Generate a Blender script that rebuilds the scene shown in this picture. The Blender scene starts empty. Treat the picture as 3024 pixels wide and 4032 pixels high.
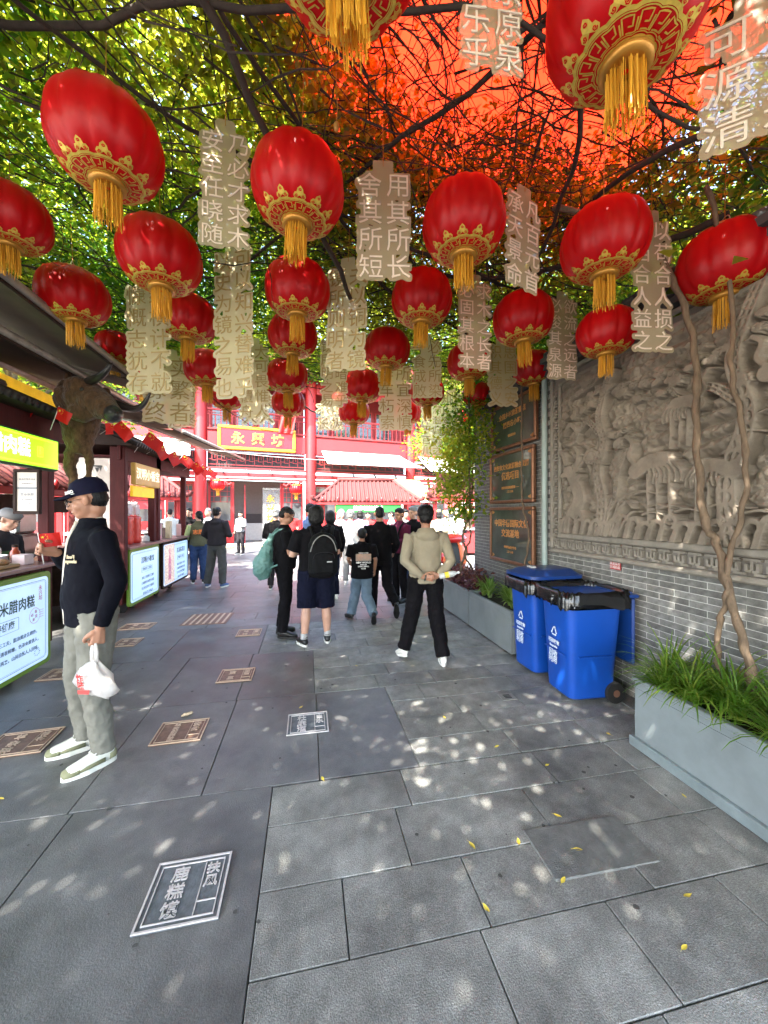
import bpy, math, random
import numpy as np
from mathutils import Vector, Matrix, Euler, noise as mnoise
R = math.radians
DS = 1.8228
PI = math.pi
rnd = random.Random(7)
sc = bpy.context.scene
COL = sc.collection

# ------------------------------------------------------------------ camera, world, sun, exposure
CAM_H, FPX, CX, CY, YAW = 1.6, 1500.0, 1512.0, 2018.0, R(11.3)
cam_d = bpy.data.cameras.new('camera')
cam = bpy.data.objects.new('camera', cam_d)
COL.objects.link(cam)
cam.location = (0, 0, CAM_H)
cam.rotation_euler = (R(90), 0, -YAW)
cam_d.sensor_fit = 'HORIZONTAL'
cam_d.sensor_width = 36
cam_d.lens = 36 * FPX / 3024
cam_d.clip_start = 0.05
cam_d.clip_end = 600
sc.camera = cam

SUN_EL, SUN_FROM = R(50), Vector((-0.60, -0.80, 0)).normalized()
world = bpy.data.worlds.new('World')
sc.world = world
world.use_nodes = True
wn = world.node_tree
wn.nodes.clear()
w_out = wn.nodes.new('ShaderNodeOutputWorld')
w_bg = wn.nodes.new('ShaderNodeBackground')
w_sky = wn.nodes.new('ShaderNodeTexSky')
w_sky.sky_type = 'NISHITA'
w_sky.sun_disc = False
w_sky.sun_elevation = SUN_EL
w_sky.sun_rotation = math.atan2(SUN_FROM.x, SUN_FROM.y)
w_sky.dust_density = 2.5
w_bg.inputs['Strength'].default_value = 0.15
wn.links.new(w_sky.outputs[0], w_bg.inputs['Color'])
wn.links.new(w_bg.outputs[0], w_out.inputs['Surface'])

sun_d = bpy.data.lights.new('sun', 'SUN')
sun_d.energy = 3.6
sun_d.angle = R(0.55)
sun_d.color = (1.0, 0.94, 0.84)
sun = bpy.data.objects.new('sun', sun_d)
COL.objects.link(sun)
sun.location = (-10, -14, 20)
sdir = -(SUN_FROM * math.cos(SUN_EL) + Vector((0, 0, math.sin(SUN_EL))))
sun.rotation_euler = sdir.to_track_quat('-Z', 'Y').to_euler()

sc.view_settings.view_transform = 'Standard'
sc.view_settings.look = 'None'
sc.view_settings.gamma = 1.0
sc.view_settings.use_curve_mapping = False
sc.view_settings.exposure = 3.65
sc.cycles.max_bounces = 7
sc.cycles.diffuse_bounces = 4
sc.cycles.glossy_bounces = 3
sc.cycles.transmission_bounces = 6
sc.cycles.transparent_max_bounces = 12
sc.cycles.caustics_reflective = False
sc.cycles.caustics_refractive = False
sc.cycles.use_denoising = True
sc.cycles.sample_clamp_indirect = 6

def at(px, py, z):
    """point seen at full-size photo pixel (px, py), z metres in front of the lens"""
    X = (px - CX) / FPX * z
    return Vector((X * math.cos(YAW) + z * math.sin(YAW), -X * math.sin(YAW) + z * math.cos(YAW), CAM_H + (CY - py) / FPX * z))

# ------------------------------------------------------------------ materials
_mats = {}
def mat(name, col, rough=0.6, metal=0.0, amt=0.12, scale=9.0, bump=0.0, bscale=60.0, spec=0.5, trans=0.0, emit=0.0,
        col2=None, rand=0.0, alpha=1.0, coat=0.0, sheen=0.0, stretch=(1, 1, 1), tcol=None):
    if name in _mats: return _mats[name]
    m = bpy.data.materials.new(name); m.use_nodes = True
    nt = m.node_tree; N = nt.nodes; L = nt.links
    N.clear()
    out = N.new('ShaderNodeOutputMaterial')
    p = N.new('ShaderNodeBsdfPrincipled')
    tc = N.new('ShaderNodeTexCoord')
    mp = N.new('ShaderNodeMapping'); mp.inputs['Scale'].default_value = stretch
    L.new(tc.outputs['Object'], mp.inputs['Vector'])
    nz = N.new('ShaderNodeTexNoise'); nz.inputs['Scale'].default_value = scale; nz.inputs['Detail'].default_value = 6
    nz.inputs['Roughness'].default_value = 0.65
    L.new(mp.outputs[0], nz.inputs['Vector'])
    ramp = N.new('ShaderNodeMapRange'); ramp.inputs['From Min'].default_value = 0.3; ramp.inputs['From Max'].default_value = 0.7
    L.new(nz.outputs['Fac'], ramp.inputs['Value'])
    mx = N.new('ShaderNodeMix'); mx.data_type = 'RGBA'
    c = Vector(col)
    a = c * (1 - amt)
    b = Vector(col2) if col2 else Vector([min(1, x * (1 + amt)) for x in c])
    mx.inputs[6].default_value = (*a, 1); mx.inputs[7].default_value = (*b, 1)
    L.new(ramp.outputs[0], mx.inputs[0])
    csrc = mx.outputs[2]
    if rand > 0:
        oi = N.new('ShaderNodeObjectInfo')
        mr = N.new('ShaderNodeMapRange'); mr.inputs['To Min'].default_value = 1 - rand; mr.inputs['To Max'].default_value = 1 + rand
        L.new(oi.outputs['Random'], mr.inputs['Value'])
        hs = N.new('ShaderNodeHueSaturation'); L.new(mr.outputs[0], hs.inputs['Value']); L.new(csrc, hs.inputs['Color'])
        csrc = hs.outputs[0]
    L.new(csrc, p.inputs['Base Color'])
    p.inputs['Roughness'].default_value = rough; p.inputs['Metallic'].default_value = metal
    p.inputs['Specular IOR Level'].default_value = spec
    p.inputs['Coat Weight'].default_value = coat
    p.inputs['Sheen Weight'].default_value = sheen
    if emit > 0:
        L.new(csrc, p.inputs['Emission Color']); p.inputs['Emission Strength'].default_value = emit
    if bump > 0:
        n2 = N.new('ShaderNodeTexNoise'); n2.inputs['Scale'].default_value = bscale; n2.inputs['Detail'].default_value = 5
        L.new(mp.outputs[0], n2.inputs['Vector'])
        bp = N.new('ShaderNodeBump'); bp.inputs['Strength'].default_value = bump; bp.inputs['Distance'].default_value = 0.01
        L.new(n2.outputs['Fac'], bp.inputs['Height']); L.new(bp.outputs[0], p.inputs['Normal'])
    sh = p.outputs[0]
    if trans > 0:
        t = N.new('ShaderNodeBsdfTranslucent')
        if tcol: t.inputs['Color'].default_value = (*tcol, 1)
        else: L.new(csrc, t.inputs['Color'])
        ms = N.new('ShaderNodeMixShader'); ms.inputs[0].default_value = trans
        L.new(sh, ms.inputs[1]); L.new(t.outputs[0], ms.inputs[2]); sh = ms.outputs[0]
    if alpha < 1:
        tr = N.new('ShaderNodeBsdfTransparent')
        ms = N.new('ShaderNodeMixShader'); ms.inputs[0].default_value = 1 - alpha
        L.new(sh, ms.inputs[1]); L.new(tr.outputs[0], ms.inputs[2]); sh = ms.outputs[0]
    L.new(sh, out.inputs['Surface'])
    _mats[name] = m
    return m

# ------------------------------------------------------------------ mesh builder
class MB:
    def __init__(s): s.v = []; s.f = []; s.m = []
    def add(s, verts, faces, mi=0, T=None):
        k = len(s.v)
        s.v += [tuple(T @ Vector(p)) for p in verts] if T is not None else [tuple(p) for p in verts]
        s.f += [tuple(i + k for i in f) for f in faces]; s.m += [mi] * len(faces)
        return s
    def merge(s, o, T=None, mi=None):
        k = len(s.v)
        s.v += [tuple(T @ Vector(p)) for p in o.v] if T is not None else o.v
        s.f += [tuple(i + k for i in f) for f in o.f]; s.m += o.m if mi is None else [mi] * len(o.m)
        return s
    def box(s, x, y, z, sx, sy, sz, rz=0.0, mi=0, rx=0.0, ry=0.0):
        h = [(-1,-1,-1),(1,-1,-1),(1,1,-1),(-1,1,-1),(-1,-1,1),(1,-1,1),(1,1,1),(-1,1,1)]
        M = Matrix.Translation((x, y, z)) @ Euler((rx, ry, rz)).to_matrix().to_4x4()
        return s.add([(a*sx/2, b*sy/2, c*sz/2) for a, b, c in h], [(0,3,2,1),(4,5,6,7),(0,1,5,4),(1,2,6,5),(2,3,7,6),(3,0,4,7)], mi, M)
    def bbox(s, x, y, z, sx, sy, sz, b=0.01, rz=0.0, mi=0):
        """box with its four upright and eight level edges cut back by b"""
        v = []; f = []
        M = Matrix.Translation((x, y, z)) @ Matrix.Rotation(rz, 4, 'Z')
        def ring(ix, iy, zz):
            k = len(v)
            for (a, c) in ((-ix,-iy+b),(-ix+b,-iy),(ix-b,-iy),(ix,-iy+b),(ix,iy-b),(ix-b,iy),(-ix+b,iy),(-ix,iy-b)): v.append((a, c, zz))
            return k
        hx, hy, hz = sx/2, sy/2, sz/2
        ks = [ring(hx-b, hy-b, -hz), ring(hx, hy, -hz+b), ring(hx, hy, hz-b), ring(hx-b, hy-b, hz)]
        f.append(tuple(reversed(range(8))))
        for i in range(3):
            for j in range(8): f.append((ks[i]+j, ks[i]+(j+1)%8, ks[i+1]+(j+1)%8, ks[i+1]+j))
        f.append(tuple(ks[3]+j for j in range(8)))
        return s.add(v, f, mi, M)
    def loft(s, rings, mi=0, n=16, cap=True, sq=1.0):
        """rings: (centre, rx, ry) ellipses in planes across the path, or with a 4th item giving the normal"""
        v = []; f = []
        cs = [Vector(r[0]) for r in rings]
        for i, r in enumerate(rings):
            if len(r) > 3: d = Vector(r[3])
            else: d = (cs[min(i+1, len(cs)-1)] - cs[max(i-1, 0)])
            d = d.normalized() if d.length > 1e-9 else Vector((0, 0, 1))
            up = Vector((1, 0, 0))
            if abs(d.dot(up)) > 0.95: up = Vector((0, 1, 0))
            b = d.cross(up).normalized(); a = b.cross(d).normalized()
            for k in range(n):
                t = 2*PI*k/n; ct, st = math.cos(t), math.sin(t)
                if sq != 1.0: ct = math.copysign(abs(ct)**sq, ct); st = math.copysign(abs(st)**sq, st)
                v.append(tuple(cs[i] + a*(r[1]*ct) + b*(r[2]*st)))
        for i in range(len(rings)-1):
            for k in range(n): f.append((i*n+k, i*n+(k+1) % n, (i+1)*n+(k+1) % n, (i+1)*n+k))
        if cap:
            f.append(tuple(reversed(range(n)))); f.append(tuple(range((len(rings)-1)*n, len(rings)*n)))
        return s.add(v, f, mi)
    def tube(s, pts, rs, n=8, mi=0, cap=True):
        if not hasattr(rs, '__len__'): rs = [rs]*len(pts)
        return s.loft([(p, r, r) for p, r in zip(pts, rs)], mi, n, cap)
    def ell(s, c, r, n=14, m=9, mi=0, T=None):
        v = [(c[0], c[1], c[2]-r[2])]
        for i in range(1, m):
            ph = -PI/2 + PI*i/m
            for k in range(n):
                t = 2*PI*k/n
                v.append((c[0]+r[0]*math.cos(ph)*math.cos(t), c[1]+r[1]*math.cos(ph)*math.sin(t), c[2]+r[2]*math.sin(ph)))
        v.append((c[0], c[1], c[2]+r[2])); last = len(v)-1
        f = [(0, 1+(k+1) % n, 1+k) for k in range(n)]
        for i in range(m-2):
            for k in range(n): f.append((1+i*n+k, 1+i*n+(k+1) % n, 1+(i+1)*n+(k+1) % n, 1+(i+1)*n+k))
        f += [(1+(m-2)*n+k, 1+(m-2)*n+(k+1) % n, last) for k in range(n)]
        return s.add(v, f, mi, T)
    def lathe(s, prof, n=24, mi=0, lobe=None, T=None):
        v = []; f = []
        for (r, z) in prof:
            for k in range(n):
                rr = r*(lobe(k, n) if lobe else 1.0); t = 2*PI*k/n
                v.append((rr*math.cos(t), rr*math.sin(t), z))
        for i in range(len(prof)-1):
            for k in range(n): f.append((i*n+k, i*n+(k+1) % n, (i+1)*n+(k+1) % n, (i+1)*n+k))
        return s.add(v, f, mi, T)
    def slab(s, poly, z0, z1, mi=0, T=None):
        n = len(poly)
        v = [(x, y, z0) for x, y in poly] + [(x, y, z1) for x, y in poly]
        f = [tuple(reversed(range(n))), tuple(range(n, 2*n))] + [(i, (i+1) % n, n+(i+1) % n, n+i) for i in range(n)]
        return s.add(v, f, mi, T)
    def mesh(s, name, mats, smooth=False):
        me = bpy.data.meshes.new(name)
        me.from_pydata(s.v, [], s.f); me.validate(); me.update()
        for m_ in (mats if isinstance(mats, (list, tuple)) else [mats]): me.materials.append(m_)
        if len(me.polygons) == len(s.m): me.polygons.foreach_set('material_index', s.m)
        if smooth: me.shade_smooth()
        return me
    def build(s, name, mats, parent=None, smooth=False, label=None, loc=None, rz=0.0, sharp=None):
        me = s.mesh(name, mats, smooth)
        if sharp: me.set_sharp_from_angle(angle=R(sharp))
        return link(name, me, parent, label, loc, rz)

def link(name, me, parent=None, label=None, loc=None, rz=0.0):
    o = bpy.data.objects.new(name, me); COL.objects.link(o)
    if parent is not None: o.parent = parent
    if loc is not None: o.location = loc
    if rz: o.rotation_euler = (0, 0, rz)
    if label: o['label'] = label
    return o
def tag(o, label, cat, group=None):
    o['label'] = label; o['category'] = cat
    if group: o['group'] = group
    return o
def thing(name, label, cat, loc=(0, 0, 0), rz=0.0, group=None):
    o = bpy.data.objects.new(name, None); COL.objects.link(o)
    o.location = loc; o.rotation_euler = (0, 0, rz); o.empty_display_size = 0.1
    return tag(o, label, cat, group)
def struct(o): o['kind'] = 'structure'; return o
def stuff(o): o['kind'] = 'stuff'; return o
def kids(o): return [c for c in bpy.data.objects if c.parent == o]
def copy_tree(o, parent=None, ch=None):
    c = o.copy(); COL.objects.link(c); c.parent = parent
    for k in (kids(o) if ch is None else ch.get(o, [])): copy_tree(k, c, ch)
    return c
def tree_map(root):
    m = {}
    for c in bpy.data.objects:
        if c.parent is not None: m.setdefault(c.parent, []).append(c)
    return m

# text as real mesh: x right, y up, centred, extruded along +z by depth
_txt = {}
def text_mesh(body, size, depth=0.002, bold=0.0, line=1.05, space=1.0, align='CENTER'):
    key = (body, size, depth, bold, line, space, align)
    if key in _txt: return _txt[key]
    c = bpy.data.curves.new('lettering', 'FONT')
    c.body = body; c.size = size; c.extrude = depth/2; c.offset = bold; c.space_line = line; c.space_character = space
    c.align_x = align; c.align_y = 'CENTER'; c.resolution_u = 2
    o = bpy.data.objects.new('lettering', c); COL.objects.link(o)
    dg = bpy.context.evaluated_depsgraph_get()
    me = bpy.data.meshes.new_from_object(o.evaluated_get(dg))
    v = [tuple(p.co) for p in me.vertices]; f = [tuple(p.vertices) for p in me.polygons]
    bpy.data.objects.remove(o); bpy.data.curves.remove(c); bpy.data.meshes.remove(me)
    _txt[key] = (v, f)
    return v, f
def column_text(body, size, pitch=None, gap=0.0, depth=0.002, bold=0.0):
    """columns separated by '/', the first one on the right, read top to bottom; returns verts, faces"""
    V = []; F = []
    cols = body.split('/'); pitch = pitch or size*1.02; n = len(cols)
    for ci, colm in enumerate(cols):
        x = ((n-1)/2 - ci) * (size + gap)
        for ri, ch in enumerate(colm):
            if ch == ' ': continue
            v, f = text_mesh(ch, size, depth, bold)
            if not v: continue
            xs = [p[0] for p in v]; ys = [p[1] for p in v]; ox, oy = (min(xs)+max(xs))/2, (min(ys)+max(ys))/2
            k = len(V); y = -(ri + 0.5) * pitch
            V += [(p[0]-ox+x, p[1]-oy+y, p[2]) for p in v]; F += [tuple(i+k for i in q) for q in f]
    return V, F
def frame(origin, right, up):
    r = Vector(right).normalized(); u = Vector(up).normalized(); n = r.cross(u)
    return Matrix(((r.x, u.x, n.x, origin[0]), (r.y, u.y, n.y, origin[1]), (r.z, u.z, n.z, origin[2]), (0, 0, 0, 1)))

def catmull(P, k=6):
    P = [Vector(p) for p in P]; out = []
    for i in range(len(P)-1):
        a, b, c, d = P[max(i-1, 0)], P[i], P[i+1], P[min(i+2, len(P)-1)]
        for j in range(k):
            t = j/k
            out.append(0.5*((2*b) + (c-a)*t + (2*a-5*b+4*c-d)*t*t + (3*b-a-3*c+d)*t**3))
    out.append(P[-1]); return out
# ================================================================== GROUND
m_joint = mat('paving_joint', (0.045, 0.044, 0.042), 0.95, amt=0.3, scale=30)
m_flamed = mat('flamed_granite', (0.165, 0.166, 0.155), 0.6, amt=0.3, scale=7, bump=0.35, bscale=190, rand=0.16)
m_smooth = mat('honed_granite', (0.108, 0.108, 0.106), 0.42, amt=0.22, scale=4, bump=0.25, bscale=160, rand=0.14)
def speckle(m, amount=0.9, scale=170):
    nt = m.node_tree; N = nt.nodes; L = nt.links
    p = [n for n in N if n.type == 'BSDF_PRINCIPLED'][0]
    src = p.inputs['Base Color'].links[0].from_socket
    tc = N.new('ShaderNodeTexCoord')
    geo = N.new('ShaderNodeNewGeometry')
    nz = N.new('ShaderNodeTexNoise'); nz.inputs['Scale'].default_value = scale; nz.inputs['Detail'].default_value = 2
    L.new(geo.outputs['Position'], nz.inputs['Vector'])
    r = N.new('ShaderNodeMapRange'); r.inputs['From Min'].default_value = 0.36; r.inputs['From Max'].default_value = 0.66
    r.inputs['To Min'].default_value = 1 - amount*0.5; r.inputs['To Max'].default_value = 1 + amount
    L.new(nz.outputs['Fac'], r.inputs['Value'])
    st = N.new('ShaderNodeTexNoise'); st.inputs['Scale'].default_value = 1.7; st.inputs['Detail'].default_value = 7; st.inputs['Roughness'].default_value = 0.7
    L.new(geo.outputs['Position'], st.inputs['Vector'])
    r2 = N.new('ShaderNodeMapRange'); r2.inputs['From Min'].default_value = 0.34; r2.inputs['From Max'].default_value = 0.66
    r2.inputs['To Min'].default_value = 0.62; r2.inputs['To Max'].default_value = 1.38
    L.new(st.outputs['Fac'], r2.inputs['Value'])
    mu = N.new('ShaderNodeMath'); mu.operation = 'MULTIPLY'; L.new(r.outputs[0], mu.inputs[0]); L.new(r2.outputs[0], mu.inputs[1])
    vm = N.new('ShaderNodeVectorMath'); vm.operation = 'SCALE'
    L.new(src, vm.inputs[0]); L.new(mu.outputs[0], vm.inputs['Scale'])
    L.new(vm.outputs[0], p.inputs['Base Color'])
    # scuffed, uneven sheen
    rr = N.new('ShaderNodeMapRange'); b = p.inputs['Roughness'].default_value
    rr.inputs['From Min'].default_value = 0.3; rr.inputs['From Max'].default_value = 0.7
    rr.inputs['To Min'].default_value = b-0.12; rr.inputs['To Max'].default_value = b+0.14
    L.new(st.outputs['Fac'], rr.inputs['Value']); L.new(rr.outputs[0], p.inputs['Roughness'])
speckle(m_flamed, 0.5, 200); speckle(m_smooth, 0.3, 220)

mb = MB(); mb.box(0, 0, -0.35, 400, 400, 0.5)
struct(mb.build('ground', mat('far_ground', (0.2, 0.19, 0.18), 0.9, scale=0.5)))
mb = MB(); mb.box(0, 6.5, -0.05, 9.0, 27, 0.07)
pavement = struct(mb.build('pavement', m_joint))

slabs = []    # x0, x1, y0, y1, kind
def courses(x0f, x1, y0, y1, pitch, lens, kind, seed):
    r = random.Random(seed); y = y0
    while y < y1 - 0.02:
        h = pitch if not hasattr(pitch, '__len__') else r.choice(pitch)
        h = min(h, y1-y)
        x = x0f(y + h/2); x -= 0; first = True
        while x < x1 - 0.01:
            l = r.choice(lens) * (r.uniform(0.45, 1.0) if first else 1.0); first = False
            e = min(x1, x+l)
            if x1 - e < 0.14: e = x1
            slabs.append((x, e, y, y+h, kind)); x = e
        y += h
def edge(y):
    if y < 2.31: return -0.2
    if y < 3.42: return 0.69
    if y < 4.5: return 0.06
    return -0.55
for (a, b) in ((0.2, 1.02), (1.02, 2.31), (2.31, 3.42), (3.42, 4.5), (4.5, 5.62)):
    xs = [edge((a+b)/2)]
    r_ = random.Random(int(a*100))
    first = {2.31: 0.62, 3.42: 0.66}.get(a, 1.02)
    while xs[-1] > -2.9: xs.append(xs[-1] - first); first = r_.choice([0.66, 0.9, 1.1])
    xs[-1] = -3.2
    for i in range(len(xs)-1): slabs.append((xs[i+1], xs[i], a, b, 0))
for (a, b) in ((0.2, 2.31), (2.31, 3.42), (3.42, 4.5), (4.5, 5.62)):
    e = edge((a+b)/2)
    courses(lambda y, e=e: e, 2.75, a, b, {0.2: [0.31, 0.29, 0.2, 0.34], 2.31: 0.277, 3.42: 0.27, 4.5: 0.28}[a], [0.6, 0.55, 0.75, 0.9], 1, int(a*10))
courses(lambda y: -3.2, 2.75, 5.62, 19.5, [0.36, 0.42, 0.5], [0.8, 0.95, 1.15], 0, 3)
def spread_size(s):
    cy_ = max(0.8, s[2]); return (s[1]-s[0]) * (s[3]-s[2]) / cy_**3 if s[1] > -2.7 else 0
slabs.sort(key=spread_size, reverse=True)
rest = [MB(), MB()]
for i, (x0, x1, y0, y1, k) in enumerate(slabs):
    g_ = 0.0026 if k else 0.0024
    t = rnd.uniform(-0.0015, 0.0015)
    w_, d_ = x1-x0-2*g_, y1-y0-2*g_
    if d_ <= 0 or w_ <= 0: continue
    if i < 290:
        mb = MB(); mb.bbox(0, 0, 0, w_, d_, 0.03, 0.0025)
        o = mb.build('paving_slab', m_flamed if k else m_smooth, pavement, loc=((x0+x1)/2, (y0+y1)/2, -0.015+t))
        o.rotation_euler = (rnd.uniform(-.001, .001), rnd.uniform(-.001, .001), 0)
    else: rest[k].box((x0+x1)/2, (y0+y1)/2, -0.015+t, w_, d_, 0.03)
for k in (0, 1):
    if rest[k].v: stuff(rest[k].build('paving', (m_smooth, m_flamed)[k], pavement))

# a recessed cover slab with a worn rim
o = MB().bbox(0, 0, 0, 0.53, 0.27, 0.012, 0.004).build('paving_slab', mat('cover_granite', (0.125, 0.128, 0.12), 0.5, amt=0.3, scale=14, bump=0.5, bscale=150), pavement, loc=(1.32, 1.60, -0.001), rz=-0.02)

# bronze name plates let into the paving
m_bronze = mat('worn_bronze', (0.20, 0.115, 0.075), 0.5, 0.4, amt=0.35, scale=20, bump=0.3, bscale=90)
m_bronze_hi = mat('polished_bronze_edge', (0.52, 0.38, 0.27), 0.5, 0.3, amt=0.15, scale=40)
m_pewter = mat('worn_pewter', (0.12, 0.135, 0.145), 0.5, 0.3, amt=0.3, scale=24, bump=0.3, bscale=90)
m_pewter_hi = mat('polished_pewter_edge', (0.56, 0.52, 0.50), 0.5, 0.25, amt=0.15, scale=40)
def name_plate(x, y, rz, text, label, kind=0, w=0.31, d=0.30, lines=True):
    M0, M1 = ((m_bronze, m_bronze_hi), (m_pewter, m_pewter_hi))[kind]
    t = thing('name_plate', label, 'floor plate', (x, y, 0.0035), rz, 'metal name plates set in the paving')
    MB().bbox(0, 0, 0, w, d, 0.006, 0.001).build('plate', M0, t)
    mb = MB()
    for (iw, th) in ((0.0, 0.008), (0.024, 0.004)):
        a, b = w/2-iw, d/2-iw
        for (sx, sy, px, py) in ((2*a, th, 0, b-th/2), (2*a, th, 0, -b+th/2), (th, 2*b-2*th, a-th/2, 0), (th, 2*b-2*th, -a+th/2, 0)):
            mb.box(px, py, 0.0052, sx, sy, 0.005)
    sx_ = w*0.17
    mb.box(sx_, 0, 0.005, 0.004, d-0.062, 0.004)
    mb.box((sx_+w/2-0.028)/2, -d*0.21, 0.005, w/2-0.03-sx_, 0.004, 0.004)
    mb.build('rim', M1, t)
    a, b = text.split('/')
    s = min(0.070, (d-0.066)/len(b)/1.0)
    v, f = column_text(b, s, pitch=(d-0.066)/len(b), bold=0.0009, depth=0.004)
    MB().add(v, f, 0, frame((-0.045, d/2-0.033, 0.0055), (1, 0, 0), (0, 1, 0))).build('lettering', M1, t)
    s2 = 0.056
    v, f = column_text(a, s2, pitch=0.062, bold=0.0014, depth=0.004)
    MB().add(v, f, 0, frame((sx_+0.037, d/2-0.036, 0.0055), (1, 0, 0), (0, 1, 0))).build('lettering', M1, t)
    return t
name_plate(-0.501, 1.740, R(0.5), '扶风/鹿糕馍', 'pale metal floor plate nearest the camera, reading 扶风 鹿糕馍', 1)
name_plate(-0.905, 3.005, R(1), '安丹/羊肉剁荞面', 'bronze floor plate just in front of the pale dropped crumb', 0, 0.33, 0.29)
name_plate(0.0, 2.935, R(0), '白水/杜康酒', 'grey metal floor plate right of the centre of the lane, reading 白水 杜康酒', 1, 0.30, 0.285)
name_plate(-0.685, 3.935, R(0), '临潼/贾三', 'reddish bronze floor plate beyond the two nearer plates in mid lane', 0, 0.32, 0.30)
name_plate(-0.76, 5.29, R(0), '蓝田/饸饹', 'small bronze floor plate left of the shoes of the man with the green bag', 0, 0.3, 0.28)
name_plate(-1.94, 3.07, R(4), '榆林/羊杂碎', 'bronze floor plate beside the sneakers of the man in the cap', 0, 0.38, 0.31)
name_plate(-2.33, 5.88, R(0), '汉中/面皮', 'faded bronze floor plate before the second illuminated stall panel', 0, 0.4, 0.3)
name_plate(-2.16, 5.18, R(0), '凤翔/豆花', 'bronze floor plate half hidden behind the trousers of the man in the cap', 0, 0.26, 0.3)
name_plate(-2.38, 4.3, R(0), '岐山/臊子', 'bronze floor plate close under the near stall panel', 0, 0.3, 0.28)
t = thing('floor_grate', 'wide brown metal floor grate with cross bars, near the hooded man', 'grate', (-1.46, 6.1, 0.003), R(-1))
MB().bbox(0, 0, 0, 0.62, 0.60, 0.006, 0.001).build('plate', m_bronze, t)
for k in range(7): MB().box(0, 0, 0, 0.03, 0.54, 0.006).build('bar', m_bronze_hi, t, loc=(-0.26+k*0.087, 0, 0.006))
t = thing('floor_drain', 'small square floor drain with dark slots in front of the blue bins', 'drain', (1.69, 3.02, 0.003), R(-2))
MB().bbox(0, 0, 0, 0.13, 0.11, 0.006, 0.001).build('drain_frame', mat('drain_steel', (0.3, 0.3, 0.28), 0.5, 0.6), t)
for k in (-1, 0, 1): MB().box(0, 0, 0, 0.06, 0.012, 0.003).build('slot', m_joint, t, loc=(0, k*0.024, 0.0045))
# sunlit square beyond: pale kerb with a yellow line
m_pale = mat('pale_paving', (0.13, 0.123, 0.11), 0.7, amt=0.15, scale=3, bump=0.2)
struct(MB().box(2, 26, -0.03, 60, 13.0, 0.064).build('forecourt', m_pale))
struct(MB().box(-2.5, 18.9, 0.05, 12, 0.5, 0.12, rz=R(11)).build('kerb', mat('kerb_stone', (0.42, 0.40, 0.36), 0.7)))
struct(MB().box(-2.62, 18.4, 0.0085, 12, 0.22, 0.004, rz=R(11)).build('painted_line', mat('yellow_line_paint', (0.75, 0.5, 0.05), 0.6, amt=0.2, scale=6)))
# ================================================================== RIGHT WALL (plane x = WX)
WX = 2.75
m_mortar = mat('mortar', (0.46, 0.445, 0.41), 0.9, amt=0.2, scale=12)
m_brick = mat('grey_brick', (0.175, 0.170, 0.158), 0.82, amt=0.35, scale=16, bump=0.5, bscale=90, rand=0.3, spec=0.3)
wall = thing('brick_wall', 'grey brick wall with thin pale mortar along the right side of the lane', 'wall', (WX, 0, 0))
W0, W1, WH = 0.6, 6.0, 3.35
MB().box(0.116, (W0+W1)/2, WH/2, 0.22, W1-W0, WH).build('mortar_core', m_mortar, wall)
RY0, RY1, RZ0, RZ1 = 0.9, 3.86, 1.15, 3.12       # relief outer frame
rows = []
bh, bl, gp = 0.0455, 0.245, 0.0048
z = 0.0; r = 0
while z < WH - 0.03:
    y = W0 - (0.13 if r % 2 else 0)
    while y < W1 + 0.0:
        a, b = max(W0, y), min(W1, y+bl)
        if not (z > RZ0-0.03 and z+bh < RZ1+0.03 and b > RY0 and a < RY1 - 0.02) and b-a > 0.03: rows.append((a, b-gp, z))
        y += bl
    z += bh + gp*1.0; r += 1
def key(q):
    a, b, z = q
    vis = 1.0
    if a < 1.75: vis = 0.01
    if z < 0.5 and a < 2.6 : vis *= 0.2
    if 4.15 < a < 5.2 and z > 0.9: vis = 0.01
    return vis / max(a, 1.7)**2.6
rows.sort(key=key, reverse=True)
restb = MB(); bm_cache = {}
for i, (a, b, z) in enumerate(rows):
    p = rnd.uniform(-0.001, 0.001)
    if i < 290:
        l = round(b-a, 3)
        if l not in bm_cache:
            bm_cache[l] = MB().bbox(0, 0, 0, 0.02, l, bh, 0.0025).mesh('brick', m_brick)
        link('brick', bm_cache[l], wall, loc=(0.0 - p + 0.0135, (a+b)/2, z+bh/2))
    else: restb.box(0.0135-p, (a+b)/2, z+bh/2, 0.02, b-a, bh)
stuff(restb.build('brickwork', m_brick, wall))
# cornice of dark tiles along the top
m_cop = mat('dark_roof_tile', (0.06, 0.06, 0.062), 0.75, amt=0.25, scale=15, bump=0.4)
mbc = MB()
for (zz, dx, h_) in ((3.17, 0.03, 0.05), (3.225, 0.07, 0.05), (3.285, 0.12, 0.055)):
    mbc.box(0.04-dx/2, (W0+W1)/2, zz, 0.22+dx, W1-W0, h_)
mbc.build('cornice', m_cop, wall)
tm = MB().tube([(-0.17, 0, -0.03), (0.06, 0, 0.10), (0.12, 0, 0.13)], [0.045, 0.045, 0.045], 10).mesh('roof_tile', m_cop, True)
for k in range(40): link('roof_tile', tm, wall, loc=(0.02, W0+0.1+k*0.135, 3.36))
MB().box(0.02, (W0+W1)/2, 3.32, 0.34, W1-W0, 0.02).build('tile_bed', m_cop, wall)
# pale rain pipe at the relief's far edge
MB().tube([(-0.05, 3.98, 0.85), (-0.05, 3.98, 3.2)], 0.033, 12).build('rain_pipe', mat('pale_green_pipe', (0.30, 0.37, 0.35), 0.5), wall, smooth=True, sharp=40)

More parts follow.
